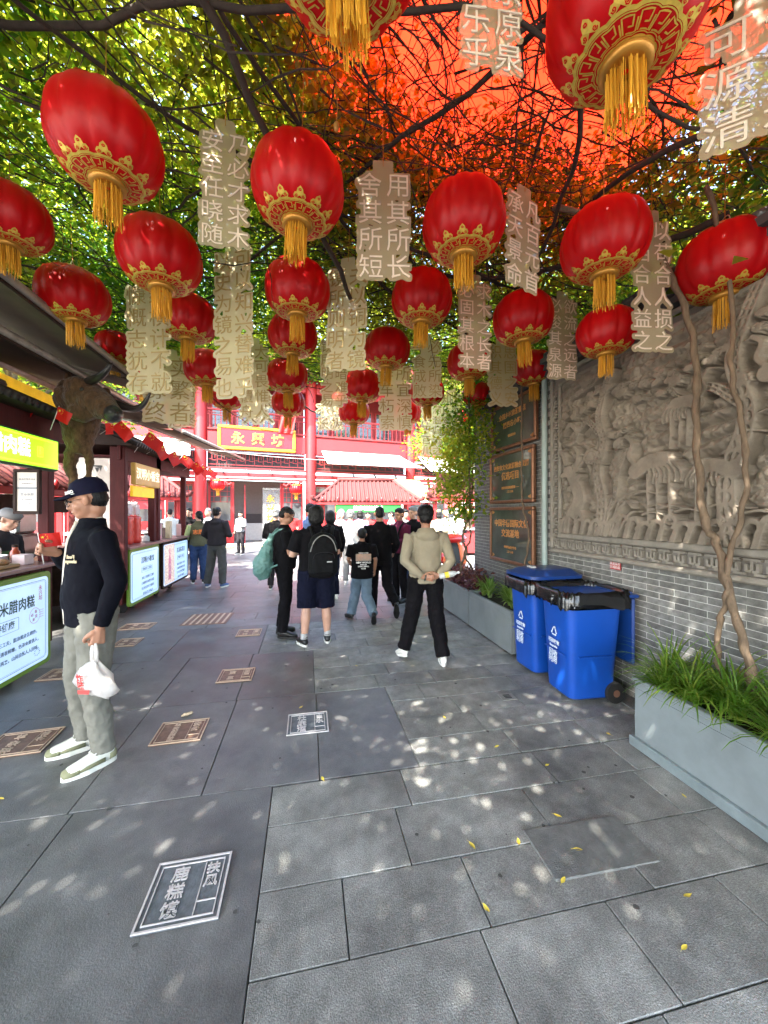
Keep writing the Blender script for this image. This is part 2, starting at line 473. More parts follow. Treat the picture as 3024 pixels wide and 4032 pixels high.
# ---- carved relief
m_relief = mat('carved_sandstone', (0.205, 0.172, 0.135), 0.8, amt=0.35, scale=5, bump=0.35, bscale=120, spec=0.25)
m_reliefrim = mat('carved_stone_rim', (0.24, 0.215, 0.18), 0.8, amt=0.2, scale=9, bump=0.3, bscale=120, spec=0.25)
rel = thing('relief_panel', 'large carved stone relief of cranes, pines, peony and rocks in a fretted border', 'relief', (WX-0.004, 0, 0))
FR = 0.17
# panel heightfield
ya, yb, za, zb = RY0+FR+0.04, RY1-FR-0.04, RZ0+FR+0.06, RZ1-0.16
NY, NZ = 520, 330
U = np.linspace(0, 1, NY)[None, :].repeat(NZ, 0)    # u: 0 = far (left in view) ... 1 = near
V = np.linspace(0, 1, NZ)[:, None].repeat(NY, 1)    # v: up
AY, AZ = (yb-ya), (zb-za)
PX, PZ = U*AY, V*AZ                                   # metres; x from the far edge
H = np.zeros_like(U)
def vnoise(x, z, s, seed):
    rs = np.random.RandomState(seed); n = 64; g = rs.rand(n, n)
    X = x*s; Z = z*s; xi = np.floor(X).astype(int); zi = np.floor(Z).astype(int); fx = X-xi; fz = Z-zi
    fx = fx*fx*(3-2*fx); fz = fz*fz*(3-2*fz)
    g00 = g[zi % n, xi % n]; g10 = g[zi % n, (xi+1) % n]; g01 = g[(zi+1) % n, xi % n]; g11 = g[(zi+1) % n, (xi+1) % n]
    return (g00*(1-fx)+g10*fx)*(1-fz)+(g01*(1-fx)+g11*fx)*fz
def stroke(pts, w, h, taper=1.0, ridge=False):
    global H
    P = catmull([(a, b, 0) for a, b in pts], 5); n = len(P)
    best = np.full(U.shape, -1e9)
    for i in range(n-1):
        a, b = P[i], P[i+1]; d = b-a; L2 = max(d.length_squared, 1e-9)
        x0, x1 = min(a.x, b.x)-w*1.2, max(a.x, b.x)+w*1.2; z0, z1 = min(a.y, b.y)-w*1.2, max(a.y, b.y)+w*1.2
        i0, i1 = max(0, int(x0/AY*(NY-1))), min(NY, int(x1/AY*(NY-1))+2); j0, j1 = max(0, int(z0/AZ*(NZ-1))), min(NZ, int(z1/AZ*(NZ-1))+2)
        if i0 >= i1 or j0 >= j1: continue
        X = PX[j0:j1, i0:i1]; Z = PZ[j0:j1, i0:i1]
        t = np.clip(((X-a.x)*d.x+(Z-a.y)*d.y)/L2, 0, 1)
        dist = np.hypot(X-(a.x+t*d.x), Z-(a.y+t*d.y))
        ww = w*(1-(1-taper)*((i+t)/n))
        q = np.clip(1-(dist/ww)**2, 0, 1)
        val = h*np.sqrt(q)
        if ridge: val = val*(0.72+0.28*np.cos(dist/ww*PI*3))
        sub = best[j0:j1, i0:i1]; np.maximum(sub, np.where(q > 0, val, -1e9), out=sub)
    H = np.where(best > 0, np.maximum(H, H*0.35+best), H)
def blob(x, z, rx, rz, h, rot=0.0, petals=0, layers=1):
    global H
    X, Z = PX-x, PZ-z; c, s = math.cos(rot), math.sin(rot); a = (X*c+Z*s)/rx; b = (-X*s+Z*c)/rz
    rr = np.hypot(a, b); th = np.arctan2(b, a)
    if petals: rr = rr*(1+0.13*np.abs(np.sin(th*petals/2)))
    q = np.sqrt(np.clip(1-rr**2, 0, 1))*h
    if layers > 1: q = q*(0.62+0.38*np.abs(np.cos(rr*PI*layers+0.4*np.sin(th*petals)))) 
    H = np.where(rr < 1, np.maximum(H, H*0.4+q), H)
# rolling background: warped bands like rock strata and clouds
wx = PX+0.25*vnoise(PX, PZ, 2.2, 1); wz = PZ+0.30*vnoise(PX, PZ, 1.6, 2)
H = 0.018*(vnoise(wx, wz, 5, 3)) + 0.012*np.abs(np.sin(wz*34+5*vnoise(wx, wz, 2.3, 4)))*vnoise(PX, PZ, 2.5, 8) + 0.010*vnoise(wx, wz, 16, 5)
# far plane top: framed cloud band (ruyi edge)
stroke([(0.03, 0.62*AZ), (0.10, 0.66*AZ), (0.07, 0.72*AZ), (0.16, 0.74*AZ), (0.25, 0.79*AZ), (0.22, 0.85*AZ), (0.36, 0.88*AZ), (0.55, 0.90*AZ), (0.75, 0.98*AZ)], 0.028, 0.04, ridge=True)
# pine trunk and boughs
for (pts, w, h) in (
    ([(0.62, 0.02), (0.66, 0.3), (0.60, 0.6), (0.68, 0.85), (0.62, 1.1), (0.75, 1.45)], 0.075, 0.085),
    ([(0.68, 0.2), (0.80, 0.32), (0.84, 0.55), (0.92, 0.72)], 0.04, 0.06),
    ([(0.62, 0.95), (0.48, 1.08), (0.36, 1.02), (0.24, 1.10), (0.14, 1.02)], 0.045, 0.06),
    ([(0.36, 1.02), (0.30, 0.92), (0.20, 0.90)], 0.03, 0.05),
    ([(1.75, 0.0), (1.70, 0.4), (1.82, 0.8), (1.74, 1.2), (1.9, 1.6)], 0.08, 0.085),
    ([(1.78, 0.9), (1.6, 1.05), (1.45, 1.0), (1.32, 1.12)], 0.045, 0.055),
    ([(2.35, 0.0), (2.3, 0.5), (2.4, 0.9)], 0.07, 0.08)): stroke(pts, w, h, 0.55, ridge=True)
rs = random.Random(5)
for (cx_, cz_, n_, sp) in ((0.25, 1.14, 9, 0.16), (0.45, 1.25, 9, 0.17), (0.85, 0.85, 7, 0.12), (0.95, 1.2, 8, 0.2), (1.35, 1.2, 10, 0.18), (1.7, 1.3, 9, 0.22), (1.95, 1.0, 6, 0.15), (2.3, 1.1, 9, 0.2), (0.62, 1.3, 8, 0.15)):
    for k in range(n_):
        blob(cx_+rs.uniform(-sp, sp), cz_+rs.uniform(-sp*0.5, sp*0.5), rs.uniform(0.045, 0.08), rs.uniform(0.03, 0.055), rs.uniform(0.045, 0.07), rs.uniform(-.5, .5), 9, 2)
# peony
blob(0.52, 0.74, 0.135, 0.10, 0.085, 0, 9, 3); blob(0.52, 0.74, 0.06, 0.05, 0.10, 0.4, 7, 2)
for a in range(7):
    th = a*0.9; stroke([(0.52+0.12*math.cos(th), 0.74+0.09*math.sin(th)), (0.52+0.2*math.cos(th+.2), 0.74+0.14*math.sin(th+.2))], 0.026, 0.045, 0.3)
# guardian beast at lower left: body, neck, mane curls, head, legs
stroke([(0.30, 0.22), (0.36, 0.36), (0.30, 0.50), (0.24, 0.60)], 0.085, 0.10, 0.8)
blob(0.20, 0.63, 0.075, 0.06, 0.11, 0.3); blob(0.13, 0.60, 0.04, 0.03, 0.10)
for a in range(9):
    th = a*0.7; blob(0.27+0.09*math.cos(th), 0.56+0.12*math.sin(th), 0.035, 0.035, 0.10, 0, 5, 2)
for p in ([(0.26, 0.26), (0.18, 0.14), (0.14, 0.02)], [(0.36, 0.24), (0.42, 0.12), (0.38, 0.01)], [(0.18, 0.72), (0.10, 0.84), (0.05, 0.82)], [(0.30, 0.62), (0.36, 0.78), (0.30, 0.86)]): stroke(p, 0.035, 0.08, 0.5)
# swirling rocks and waves along the bottom
for k in range(26):
    x = 0.05+k*0.105; zc = 0.05+0.09*rs.random()
    stroke([(x-0.08, 0.0), (x-0.03, zc+0.05), (x+0.03, zc+0.07), (x+0.06, zc+0.02), (x+0.035, zc-0.01)], 0.026, rs.uniform(0.05, 0.085), 0.7)
for k in range(7): stroke([(0.62+k*0.035, 0.02), (0.66+k*0.05, 0.2+0.05*(k % 3)), (0.64+k*0.07, 0.40-0.03*k)], 0.022, 0.075, 0.2)
# cranes: body, neck, head, drooping wing feathers, legs
def crane(x, z, s=1.0, f=1):
    stroke([(x-0.16*s*f, z-0.03*s), (x-0.05*s*f, z+0.02*s), (x+0.08*s*f, z+0.03*s)], 0.07*s, 0.10)
    stroke([(x-0.14*s*f, z+0.0*s), (x-0.22*s*f, z+0.10*s), (x-0.19*s*f, z+0.20*s), (x-0.25*s*f, z+0.27*s)], 0.024*s, 0.09, 0.8)
    stroke([(x-0.25*s*f, z+0.27*s), (x-0.34*s*f, z+0.25*s)], 0.012*s, 0.07, 0.4)
    for k in range(7): stroke([(x+(-0.06+k*0.035)*s*f, z+0.03*s), (x+(-0.03+k*0.042)*s*f, z-0.06*s), (x+(-0.05+k*0.046)*s*f, z-0.14*s)], 0.018*s, 0.085, 0.3)
    for k in (-0.05, 0.03, 0.13): stroke([(x+k*s*f, z-0.06*s), (x+(k+0.01)*s*f, z-0.42*s)], 0.011*s, 0.06)
crane(1.18, 0.58); crane(1.62, 0.50, 0.8, -1); crane(2.2, 0.55, 1.0); crane(1.42, 0.98, 0.7, -1); crane(2.05, 1.05, 0.8)
for k in range(14):
    x = 0.95+rs.random()*1.6; zc = 0.12+rs.random()*0.25
    stroke([(x, zc), (x+0.1, zc+0.02), (x+0.22, zc-0.01)], 0.014, 0.05, 0.5)
stroke([(2.0, 0.18), (2.15, 0.26), (2.3, 0.22), (2.35, 0.12)], 0.05, 0.09, 0.6, True)
H += 0.004*vnoise(PX, PZ, 40, 9)
def blur(A, k):
    for ax in (0, 1):
        for _ in range(2):
            C = np.cumsum(np.concatenate([np.repeat(np.take(A, [0], ax), k+1, ax), A, np.repeat(np.take(A, [-1], ax), k, ax)], ax), ax)
            n_ = A.shape[ax]; A = (np.take(C, range(2*k+1, 2*k+1+n_), ax)-np.take(C, range(0, n_), ax))/(2*k+1)
    return A
H = H*1.5+0.010*vnoise(PX, PZ, 60, 31)*0.3
H = H+1.3*(H-blur(H, 9))+0.9*(H-blur(H, 3))
H = H-min(0.0, float(H.min()))
H = np.clip(H+0.016*np.abs(vnoise(wx*1.5, wz*1.5, 12, 12)-0.5)+0.010*vnoise(PX, PZ, 24, 13), 0, 0.26)
q0, q1 = np.percentile(H, 4), np.percentile(H, 99.3)
H = 0.125*np.clip((H-q0)/(q1-q0), 0, 1.05)*np.clip(PX/0.10+0.3, 0, 1)
verts = np.stack([(-H-0.024).ravel(), (yb-PX).ravel(), (za+PZ).ravel()], 1)
idx = np.arange(NY*NZ).reshape(NZ, NY)
quads = np.stack([idx[:-1, :-1], idx[1:, :-1], idx[1:, 1:], idx[:-1, 1:]], -1).reshape(-1, 4)
me = bpy.data.meshes.new('carved_scene'); me.from_pydata(verts.tolist(), [], quads.tolist()); me.shade_smooth(); me.materials.append(m_relief)
link('carved_scene', me, rel)
# frame mouldings
for (n_, y0, y1, z0, z1, dp) in (('outer_moulding', RY0, RY1, RZ0, RZ0+0.045, 0.065), ('outer_moulding', RY0, RY1, RZ1-0.045, RZ1, 0.065), ('outer_moulding', RY1-0.045, RY1, RZ0+0.047, RZ1-0.047, 0.063), 
                         ('inner_moulding', RY0, RY1-FR, RZ0+FR, RZ0+FR+0.06, 0.088), ('inner_moulding', RY1-FR-0.045, RY1-FR, RZ0+FR+0.062, RZ1-0.165, 0.085), ('inner_moulding', RY0, RY1-FR, RZ1-0.163, RZ1-0.12, 0.088)):
    MB().bbox(-dp/2-0.002, (y0+y1)/2, (z0+z1)/2, dp, y1-y0, z1-z0, 0.012).build(n_, m_reliefrim, rel)
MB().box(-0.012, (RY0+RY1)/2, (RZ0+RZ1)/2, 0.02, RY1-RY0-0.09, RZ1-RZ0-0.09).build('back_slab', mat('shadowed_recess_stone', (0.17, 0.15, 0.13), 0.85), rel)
# fret (key pattern) pieces along bottom and far side
def fret(s):
    mb = MB(); t = 0.016; d = 0.035
    for (x, y, w_, h_) in ((0, s*0.43, s*0.9, t), (0, 0.1*s, t, s*0.6), (-s*0.30, -s*0.05, t, s*0.42), (-s*0.17, -s*0.24, s*0.28, t), (s*0.30, -s*0.02, t, s*0.5), (s*0.42, -s*0.42, s*0.55, t), (s*0.17, -s*0.27, s*0.28, t)):
        mb.box(-d/2-0.02, -x, y, d, w_, h_)
    return mb
fm = fret(0.105).mesh('fret', m_reliefrim)
k = 0; y = RY1-0.045-0.06
while y > RY0+0.06:
    link('fret', fm, rel, loc=(0, y, RZ0+0.045+0.062)); y -= 0.118
z = RZ0+0.045+0.062+0.118
while z < RZ1-0.1:
    o = link('fret', fm, rel, loc=(0, RY1-0.045-0.062, z)); o.rotation_euler = (PI/2, 0, 0); z += 0.118

# ---- plaques: bronze-framed dark green boards with gold lettering
m_pframe = mat('plaque_bronze_frame', (0.21, 0.10, 0.055), 0.4, 0.6, amt=0.25, scale=18, bump=0.2)
m_pface = mat('plaque_dark_green', (0.02, 0.035, 0.03), 0.28, 0.1, amt=0.5, scale=4, col2=(0.05, 0.085, 0.07), coat=0.3)
m_pgold = mat('plaque_gold', (0.62, 0.30, 0.10), 0.4, 0.5)
def plaque(z0, z1, lines, label, y0=4.17, y1=5.3, dx=0.05):
    t = thing('plaque', label, 'plaque', (WX-dx, (y0+y1)/2, (z0+z1)/2), 0, 'bronze framed plaques on the brick wall')
    w_, h_ = y1-y0, z1-z0; fw = 0.045
    MB().box(0, 0, 0, 0.02, w_-2*fw, h_-2*fw).build('board', m_pface, t)
    for (a, b, c, d) in ((0, h_/2-fw/2, w_, fw), (0, -h_/2+fw/2, w_, fw), (w_/2-fw/2, 0, fw, h_-2*fw), (-w_/2+fw/2, 0, fw, h_-2*fw)):
        MB().bbox(-0.004, a, b, 0.05, c-0.001, d-0.001, 0.008).build('frame_bar', m_pframe, t)
    mb = MB()
    for (txt, s, zc) in lines:
        v, f = text_mesh(txt, s, 0.003, bold=s*0.02)
        mb.add(v, f, 0, frame((-0.0125, 0, zc*h_), (0, -1, 0), (0, 0, 1)))
    for (a, b) in ((1, 1), (-1, 1), (1, -1), (-1, -1)):
        for k in range(3): mb.box(-0.012, a*(w_/2-fw-0.03-k*0.022), b*(h_/2-fw-0.03), 0.003, 0.012, 0.05-k*0.014); 
    mb.build('lettering', m_pgold, t)
plaque(0.9, 1.67, [('中国华侨国际文化', 0.108, 0.2), ('交流基地', 0.115, 0.02), ('中国华侨历史学会', 0.04, -0.22), ('二〇一八年', 0.034, -0.3)], 'lowest bronze plaque on the brick wall, reading 中国华侨国际文化 交流基地')
plaque(1.72, 2.43, [('西安市文化旅游融合发展', 0.082, 0.2), ('优选项目', 0.115, 0.02), ('西安市文化和旅游局 ——', 0.04, -0.2), ('二〇二〇年', 0.034, -0.28)], 'middle bronze plaque reading 优选项目, between the other two')
plaque(2.47, 3.12, [('全国乡村旅游重点', 0.085, 0.2), ('陕西名小吃', 0.09, 0.0), ('省旅游协会', 0.04, -0.24)], 'topmost dark plaque partly veiled by leaves', y0=4.12, y1=5.26)
# small red notice
t = thing('notice', 'small red notice with white lines under the stone relief', 'sign', (WX-0.02, 2.972, 1.115))
MB().box(0, 0, 0, 0.006, 0.12, 0.07).build('board', mat('notice_red', (0.42, 0.015, 0.02), 0.45), t)
v, f = text_mesh('高清监控\n区域拍摄', 0.03, 0.002)
MB().add(v, f, 0, frame((-0.0042, 0, 0), (0, -1, 0), (0, 0, 1))).build('lettering', mat('notice_white', (0.7, 0.7, 0.68), 0.5), t)
# ================================================================== LEAVES, PLANTERS, BINS
def leaf_mesh(name, P, size, mats, seed=0, flat=0.5, aspect=0.42, droop=0.0, sizes=None):
    """P: (n,3) positions; each leaf is a folded lozenge of two triangles"""
    rs = np.random.RandomState(seed); n = len(P)
    d = rs.normal(size=(n, 3)); d[:, 2] *= (1-flat); d[:, 2] -= droop; d /= np.linalg.norm(d, axis=1)[:, None]
    nn = rs.normal(size=(n, 3))*0.75; nn[:, 2] += flat*1.6
    s = np.cross(d, nn); s /= (np.linalg.norm(s, axis=1)[:, None]+1e-9); up = np.cross(s, d)
    L = size*(0.65+0.7*rs.rand(n)) if sizes is None else sizes
    L = L[:, None]; W = L*aspect*(0.8+0.4*rs.rand(n)[:, None])
    base = P-d*L*0.5; tip = P+d*L*0.5-up*L*0.08
    a = P-d*L*0.08+s*W*0.5+up*L*0.1; b = P-d*L*0.08-s*W*0.5+up*L*0.1
    V = np.stack([base, a, tip, b], 1).reshape(-1, 3)
    k = np.arange(n)*4
    F = np.stack([np.stack([k, k+1, k+2], 1), np.stack([k, k+2, k+3], 1)], 1).reshape(-1, 3)
    me = bpy.data.meshes.new(name)
    me.vertices.add(len(V)); me.vertices.foreach_set('co', V.ravel().astype(np.float32))
    me.loops.add(F.size); me.loops.foreach_set('vertex_index', F.ravel().astype(np.int32))
    me.polygons.add(len(F)); me.polygons.foreach_set('loop_start', (np.arange(len(F))*3).astype(np.int32))
    me.update(calc_edges=True)
    for m_ in mats: me.materials.append(m_)
    if len(mats) > 1:
        # leaf shades come in drifts, not at random
        q = np.array([mnoise.noise(Vector(p)*0.9) for p in P[::1]]) if n < 4000 else np.interp(rs.rand(n), [0, 1], [-0.4, 0.4]) + 0.5*np.sin(P[:, 0]*1.3+P[:, 1]*0.8)*np.cos(P[:, 1]*1.1-P[:, 2]*2)
        mi = np.clip(((q+0.55)/1.1*len(mats)+rs.normal(size=n)*0.45), 0, len(mats)-1).astype(np.int32)
        me.polygons.foreach_set('material_index', np.repeat(mi, 2))
    return me
def leaf_mat(name, col, tcol, tr=0.5, rough=0.45):
    return mat(name, col, rough, amt=0.3, scale=3.5, trans=tr, tcol=tcol, spec=0.35)
m_leaf = [leaf_mat('leaf_deep_green', (0.030, 0.072, 0.012), (0.12, 0.30, 0.02), 0.5), leaf_mat('leaf_mid_green', (0.050, 0.10, 0.016), (0.36, 0.55, 0.03), 0.55),
          leaf_mat('leaf_yellow_green', (0.11, 0.13, 0.02), (0.66, 0.72, 0.05), 0.58), leaf_mat('leaf_olive', (0.09, 0.085, 0.015), (0.36, 0.36, 0.03), 0.5)]
m_bark = mat('vine_bark', (0.13, 0.088, 0.055), 0.88, amt=0.4, scale=30, bump=0.9, bscale=60, stretch=(1, 1, 0.3))
m_barkdark = mat('twig_bark', (0.035, 0.022, 0.016), 0.9, amt=0.35, scale=30)

m_steel = mat('grey_painted_steel', (0.175, 0.20, 0.205), 0.42, amt=0.16, scale=3.0, bump=0.08, bscale=30, coat=0.15)
m_soil = mat('planter_soil', (0.035, 0.025, 0.018), 0.95, amt=0.5, scale=40, bump=1.0, bscale=60)
def planter(y0, y1, h, label, skirt=0.065):
    t = thing('planter', label, 'planter', (2.44, (y0+y1)/2, 0), 0, 'grey steel planters along the brick wall')
    l = y1-y0; x = 0.24
    MB().bbox(-x+0.012, 0, h/2+0.01, 0.02, l-0.01, h-0.03, 0.003).build('side_panel', m_steel, t)
    MB().bbox(x-0.012, 0, h/2+0.01, 0.02, l-0.01, h-0.03, 0.003).build('side_panel', m_steel, t)
    for s in (-1, 1): MB().bbox(0, s*(l/2-0.012), h/2+0.01, 2*x-0.05, 0.02, h-0.03, 0.003).build('end_panel', m_steel, t)
    mb = MB()
    for s in (-1, 1):
        mb.bbox(s*(x-0.008), 0, h-0.012, 0.042, l+0.012, 0.03, 0.004); mb.bbox(0, s*(l/2-0.014), h-0.013, 2*x-0.06, 0.036, 0.03, 0.004)
        mb.bbox(s*(x-0.002), 0, h-0.075, 0.008, l-0.02, 0.006, 0.001)
    mb.build('rim', m_steel, t)
    if skirt: MB().bbox(-x-0.012, 0, skirt/2+0.002, 0.03, l+0.03, skirt, 0.004).build('skirt', mat('galvanised_skirt', (0.27, 0.32, 0.33), 0.35, 0.5, amt=0.2, scale=6), t)
    MB().box(0, 0, h-0.06, 2*x-0.05, l-0.05, 0.02).build('soil', m_soil, t)
    return t
planter(0.7, 2.235, 0.47, 'nearest grey steel planter overflowing with long green blades, at the right edge')
planter(3.845, 4.975, 0.50, 'grey steel planter holding pale strappy plants, right behind the blue bins', 0.0)
planter(5.0, 6.1, 0.50, 'farthest grey steel planter with purple-leaved plants in it', 0.0)

m_blade = [mat('blade_green', (0.07, 0.15, 0.015), 0.4, trans=0.35, amt=0.35, scale=5, tcol=(0.25, 0.5, 0.04)), mat('blade_light', (0.16, 0.24, 0.035), 0.4, trans=0.35, amt=0.3, scale=5, tcol=(0.45, 0.6, 0.08))]
m_spider = [mat('strap_pale', (0.20, 0.30, 0.07), 0.4, trans=0.35, amt=0.25, tcol=(0.45, 0.6, 0.12)), mat('strap_green', (0.09, 0.19, 0.03), 0.4, trans=0.35, amt=0.25, tcol=(0.3, 0.5, 0.06))]
def tuft(n, L, w, mats, seed, up=0.8, wild=0.35):
    r = random.Random(seed); mb = MB()
    for i in range(n):
        a = r.uniform(0, 2*PI); l = L*r.uniform(0.6, 1.15); lean = r.uniform(0.1, 1.0)
        d = Vector((math.cos(a), math.sin(a), 0)); side = Vector((-d.y, d.x, 0))
        p = Vector((r.uniform(-.02, .02), r.uniform(-.02, .02), 0)); v = (d*lean*0.6+Vector((0, 0, up))).normalized()
        k = len(mb.v); N_ = 6; mi = 0 if r.random() < 0.68 else 1
        for j in range(N_+1):
            t = j/N_; ww = w*(0.5+1.1*t)*(1-t**3)+0.0008
            mb.v += [tuple(p-side*ww/2+Vector((0, 0, ww*0.15))), tuple(p), tuple(p+side*ww/2+Vector((0, 0, ww*0.15)))]
            p = p+v*l/N_; v = (v+Vector((0, 0, -0.33))*(0.5+lean)*(0.4+t)+d*0.08+side*r.uniform(-1, 1)*0.04).normalized()
        for j in range(N_):
            for q in (0, 1): mb.f.append((k+j*3+q, k+j*3+q+1, k+j*3+q+4, k+j*3+q+3)); mb.m.append(mi)
    return mb
tm_ = [tuft(110, 0.37, 0.0085, m_blade, s, 0.6).mesh('grass_tuft', m_blade, True) for s in range(3)]
r_ = random.Random(3)
for i in range(15):
    o = link('grass_tuft', tm_[i % 3], None, loc=(2.24+0.30*r_.random(), 0.95+i*0.085+r_.uniform(-.03, .03), 0.42), rz=r_.uniform(0, 6))
    s = r_.uniform(0.8, 1.15); o.scale = (s, s, s*r_.uniform(.8, 1.1))
    tag(o, 'arching green grass tuft growing in the nearest grey planter', 'plant', 'grass tufts in the nearest planter')
tm_ = [tuft(34, 0.30, 0.024, m_spider, 10+s, 1.0).mesh('strappy_plant', m_spider, True) for s in range(2)]
for i in range(7):
    o = link('strappy_plant', tm_[i % 2], None, loc=(2.36+0.16*r_.random(), 3.95+i*0.15, 0.46), rz=r_.uniform(0, 6))
    tag(o, 'pale green strap-leaved plant in the planter behind the blue bins', 'plant', 'strappy plants in the middle planter')
m_purple = [mat('leaf_purple', (0.07, 0.018, 0.03), 0.4, trans=0.25, amt=0.4, tcol=(0.3, 0.05, 0.08)), mat('leaf_dull_red', (0.12, 0.045, 0.04), 0.45, trans=0.25, amt=0.4, tcol=(0.4, 0.12, 0.08)), mat('leaf_dark_plum', (0.03, 0.015, 0.02), 0.4, amt=0.3)]
for i in range(6):
    rs_ = np.random.RandomState(40+i); P = rs_.normal(size=(420, 3))*np.array([0.085, 0.085, 0.07])+np.array([0, 0, 0.12]); P[:, 2] = np.abs(P[:, 2])
    o = link('purple_plant', leaf_mesh('purple_plant', P, 0.06, m_purple, i, 0.3, 0.5), None, loc=(2.38+0.1*(i % 2), 5.08+i*0.16, 0.46))
    tag(o, 'bushy purple-leaved plant in the farthest grey planter', 'plant', 'purple plants in the farthest planter')

# climbing vines
def vine(name, label, stems, foliage=None, rs_=None, m_=m_bark, knob=0.12):
    t = thing(name, label, 'vine', tuple(stems[0][0][0]) if False else (stems[0][0][0][0], stems[0][0][0][1], 0))
    org = Vector(t.location)
    for (pts, r0, r1) in stems:
        P = catmull(pts, 8); n = len(P)
        P = [p-org+Vector((math.sin(i*1.7+r0*99), math.cos(i*1.3), 0))*0.006 for i, p in enumerate(P)]
        rr = [(r0+(r1-r0)*i/n)*(1+knob*math.sin(i*2.1)+(0.35 if i % 13 == 6 else 0)) for i in range(n)]
        MB().tube(P, rr, 8).build('trunk', m_, t, smooth=True)
    if foliage is not None:
        o = link('foliage', leaf_mesh('foliage', foliage-np.array(org)[None, :], 0.065, [m_leaf[0], m_leaf[1], m_leaf[2]], 5, 0.35, 0.6, 0.35), t)
    return t
vine('climbing_vine', 'two bare brown vine stems rising from the nearest planter and crossing the stone relief', [
    ([(2.5, 1.70, 0.42), (2.51, 1.76, 0.75), (2.5, 1.84, 1.06), (2.53, 1.945, 1.40), (2.49, 1.99, 1.55), (2.5, 2.05, 2.1), (2.52, 2.07, 2.6), (2.45, 2.12, 3.05), (2.2, 2.2, 3.5), (1.7, 2.4, 3.75)], 0.024, 0.018),
    ([(2.53, 1.79, 0.42), (2.5, 1.90, 0.62), (2.52, 1.93, 0.85), (2.49, 1.86, 1.08), (2.52, 1.87, 1.3), (2.55, 1.80, 1.7), (2.53, 1.80, 2.1), (2.5, 1.84, 2.45), (2.56, 1.88, 2.9), (2.4, 1.9, 3.6)], 0.017, 0.013)])
rs_ = np.random.RandomState(9)
F_ = []
for (x, y, z, sx, sz, n) in ((2.34, 5.4, 3.0, 0.20, 0.25, 900), (2.28, 5.45, 2.6, 0.2, 0.2, 700), (2.22, 5.5, 2.25, 0.2, 0.16, 650), (2.18, 5.5, 1.95, 0.17, 0.12, 450), (2.36, 5.6, 1.62, 0.1, 0.12, 350), (2.5, 5.5, 1.75, 0.1, 0.1, 160), (2.55, 5.3, 2.7, 0.15, 0.3, 500)):
    F_.append(rs_.normal(size=(n, 3))*np.array([sx, 0.16, sz])+np.array([x, y, z]))
vine('climbing_vine', 'thin twisting vine with hanging green leaves rising from the far planter', [
    ([(2.38, 5.5, 0.48), (2.30, 5.5, 0.75), (2.40, 5.5, 1.0), (2.33, 5.5, 1.15), (2.36, 5.5, 1.35), (2.44, 5.5, 1.6), (2.42, 5.45, 2.1), (2.40, 5.4, 2.7), (2.3, 5.2, 3.5)], 0.020, 0.014),
    ([(2.48, 5.52, 0.48), (2.50, 5.5, 0.7), (2.36, 5.5, 0.95), (2.46, 5.5, 1.2), (2.44, 5.5, 1.5), (2.46, 5.45, 1.9), (2.5, 5.4, 3.2)], 0.016, 0.012)], np.concatenate(F_))
vine('climbing_vine', 'slender vine stem climbing across the bronze plaques behind the bins', [
    ([(2.62, 4.28, 0.45), (2.64, 4.30, 0.9), (2.65, 4.22, 1.3), (2.63, 4.30, 1.6), (2.65, 4.38, 1.85), (2.62, 4.33, 2.2), (2.6, 4.3, 3.3)], 0.014, 0.010)])

# blue wheeled bins
m_bin = mat('blue_bin_plastic', (0.004, 0.055, 0.32), 0.36, amt=0.10, scale=3, bump=0.06, bscale=90, spec=0.5)
m_binlid = mat('blue_lid_plastic', (0.006, 0.035, 0.17), 0.33, amt=0.2, scale=3)
m_bag = mat('black_bin_bag', (0.006, 0.006, 0.007), 0.25, amt=0.4, scale=20, bump=0.8, bscale=14, spec=0.7)
m_print = mat('white_print', (0.62, 0.68, 0.75), 0.6, amt=0.3, scale=60)
m_rubber = mat('black_rubber', (0.012, 0.012, 0.012), 0.75)
def recycle_mark(T):
    mb = MB(); r = 0.048
    for k in range(3):
        a = R(90+120*k); b = R(90+120*(k+1)); p = Vector((math.cos(a)*r, math.sin(a)*r*1.1, 0)); q = Vector((math.cos(b)*r, math.sin(b)*r*1.1, 0))
        d = (q-p).normalized(); n_ = Vector((-d.y, d.x, 0)); w_ = 0.0055
        s0, s1 = p+d*0.014, q-d*0.022
        mb.add([s0-n_*w_, s1-n_*w_, s1+n_*w_, s0+n_*w_], [(0, 1, 2, 3)], 0, T)
        mb.add([s1-n_*w_*2.1, s1+d*0.016, s1+n_*w_*2.1], [(0, 1, 2)], 0, T)
    return mb
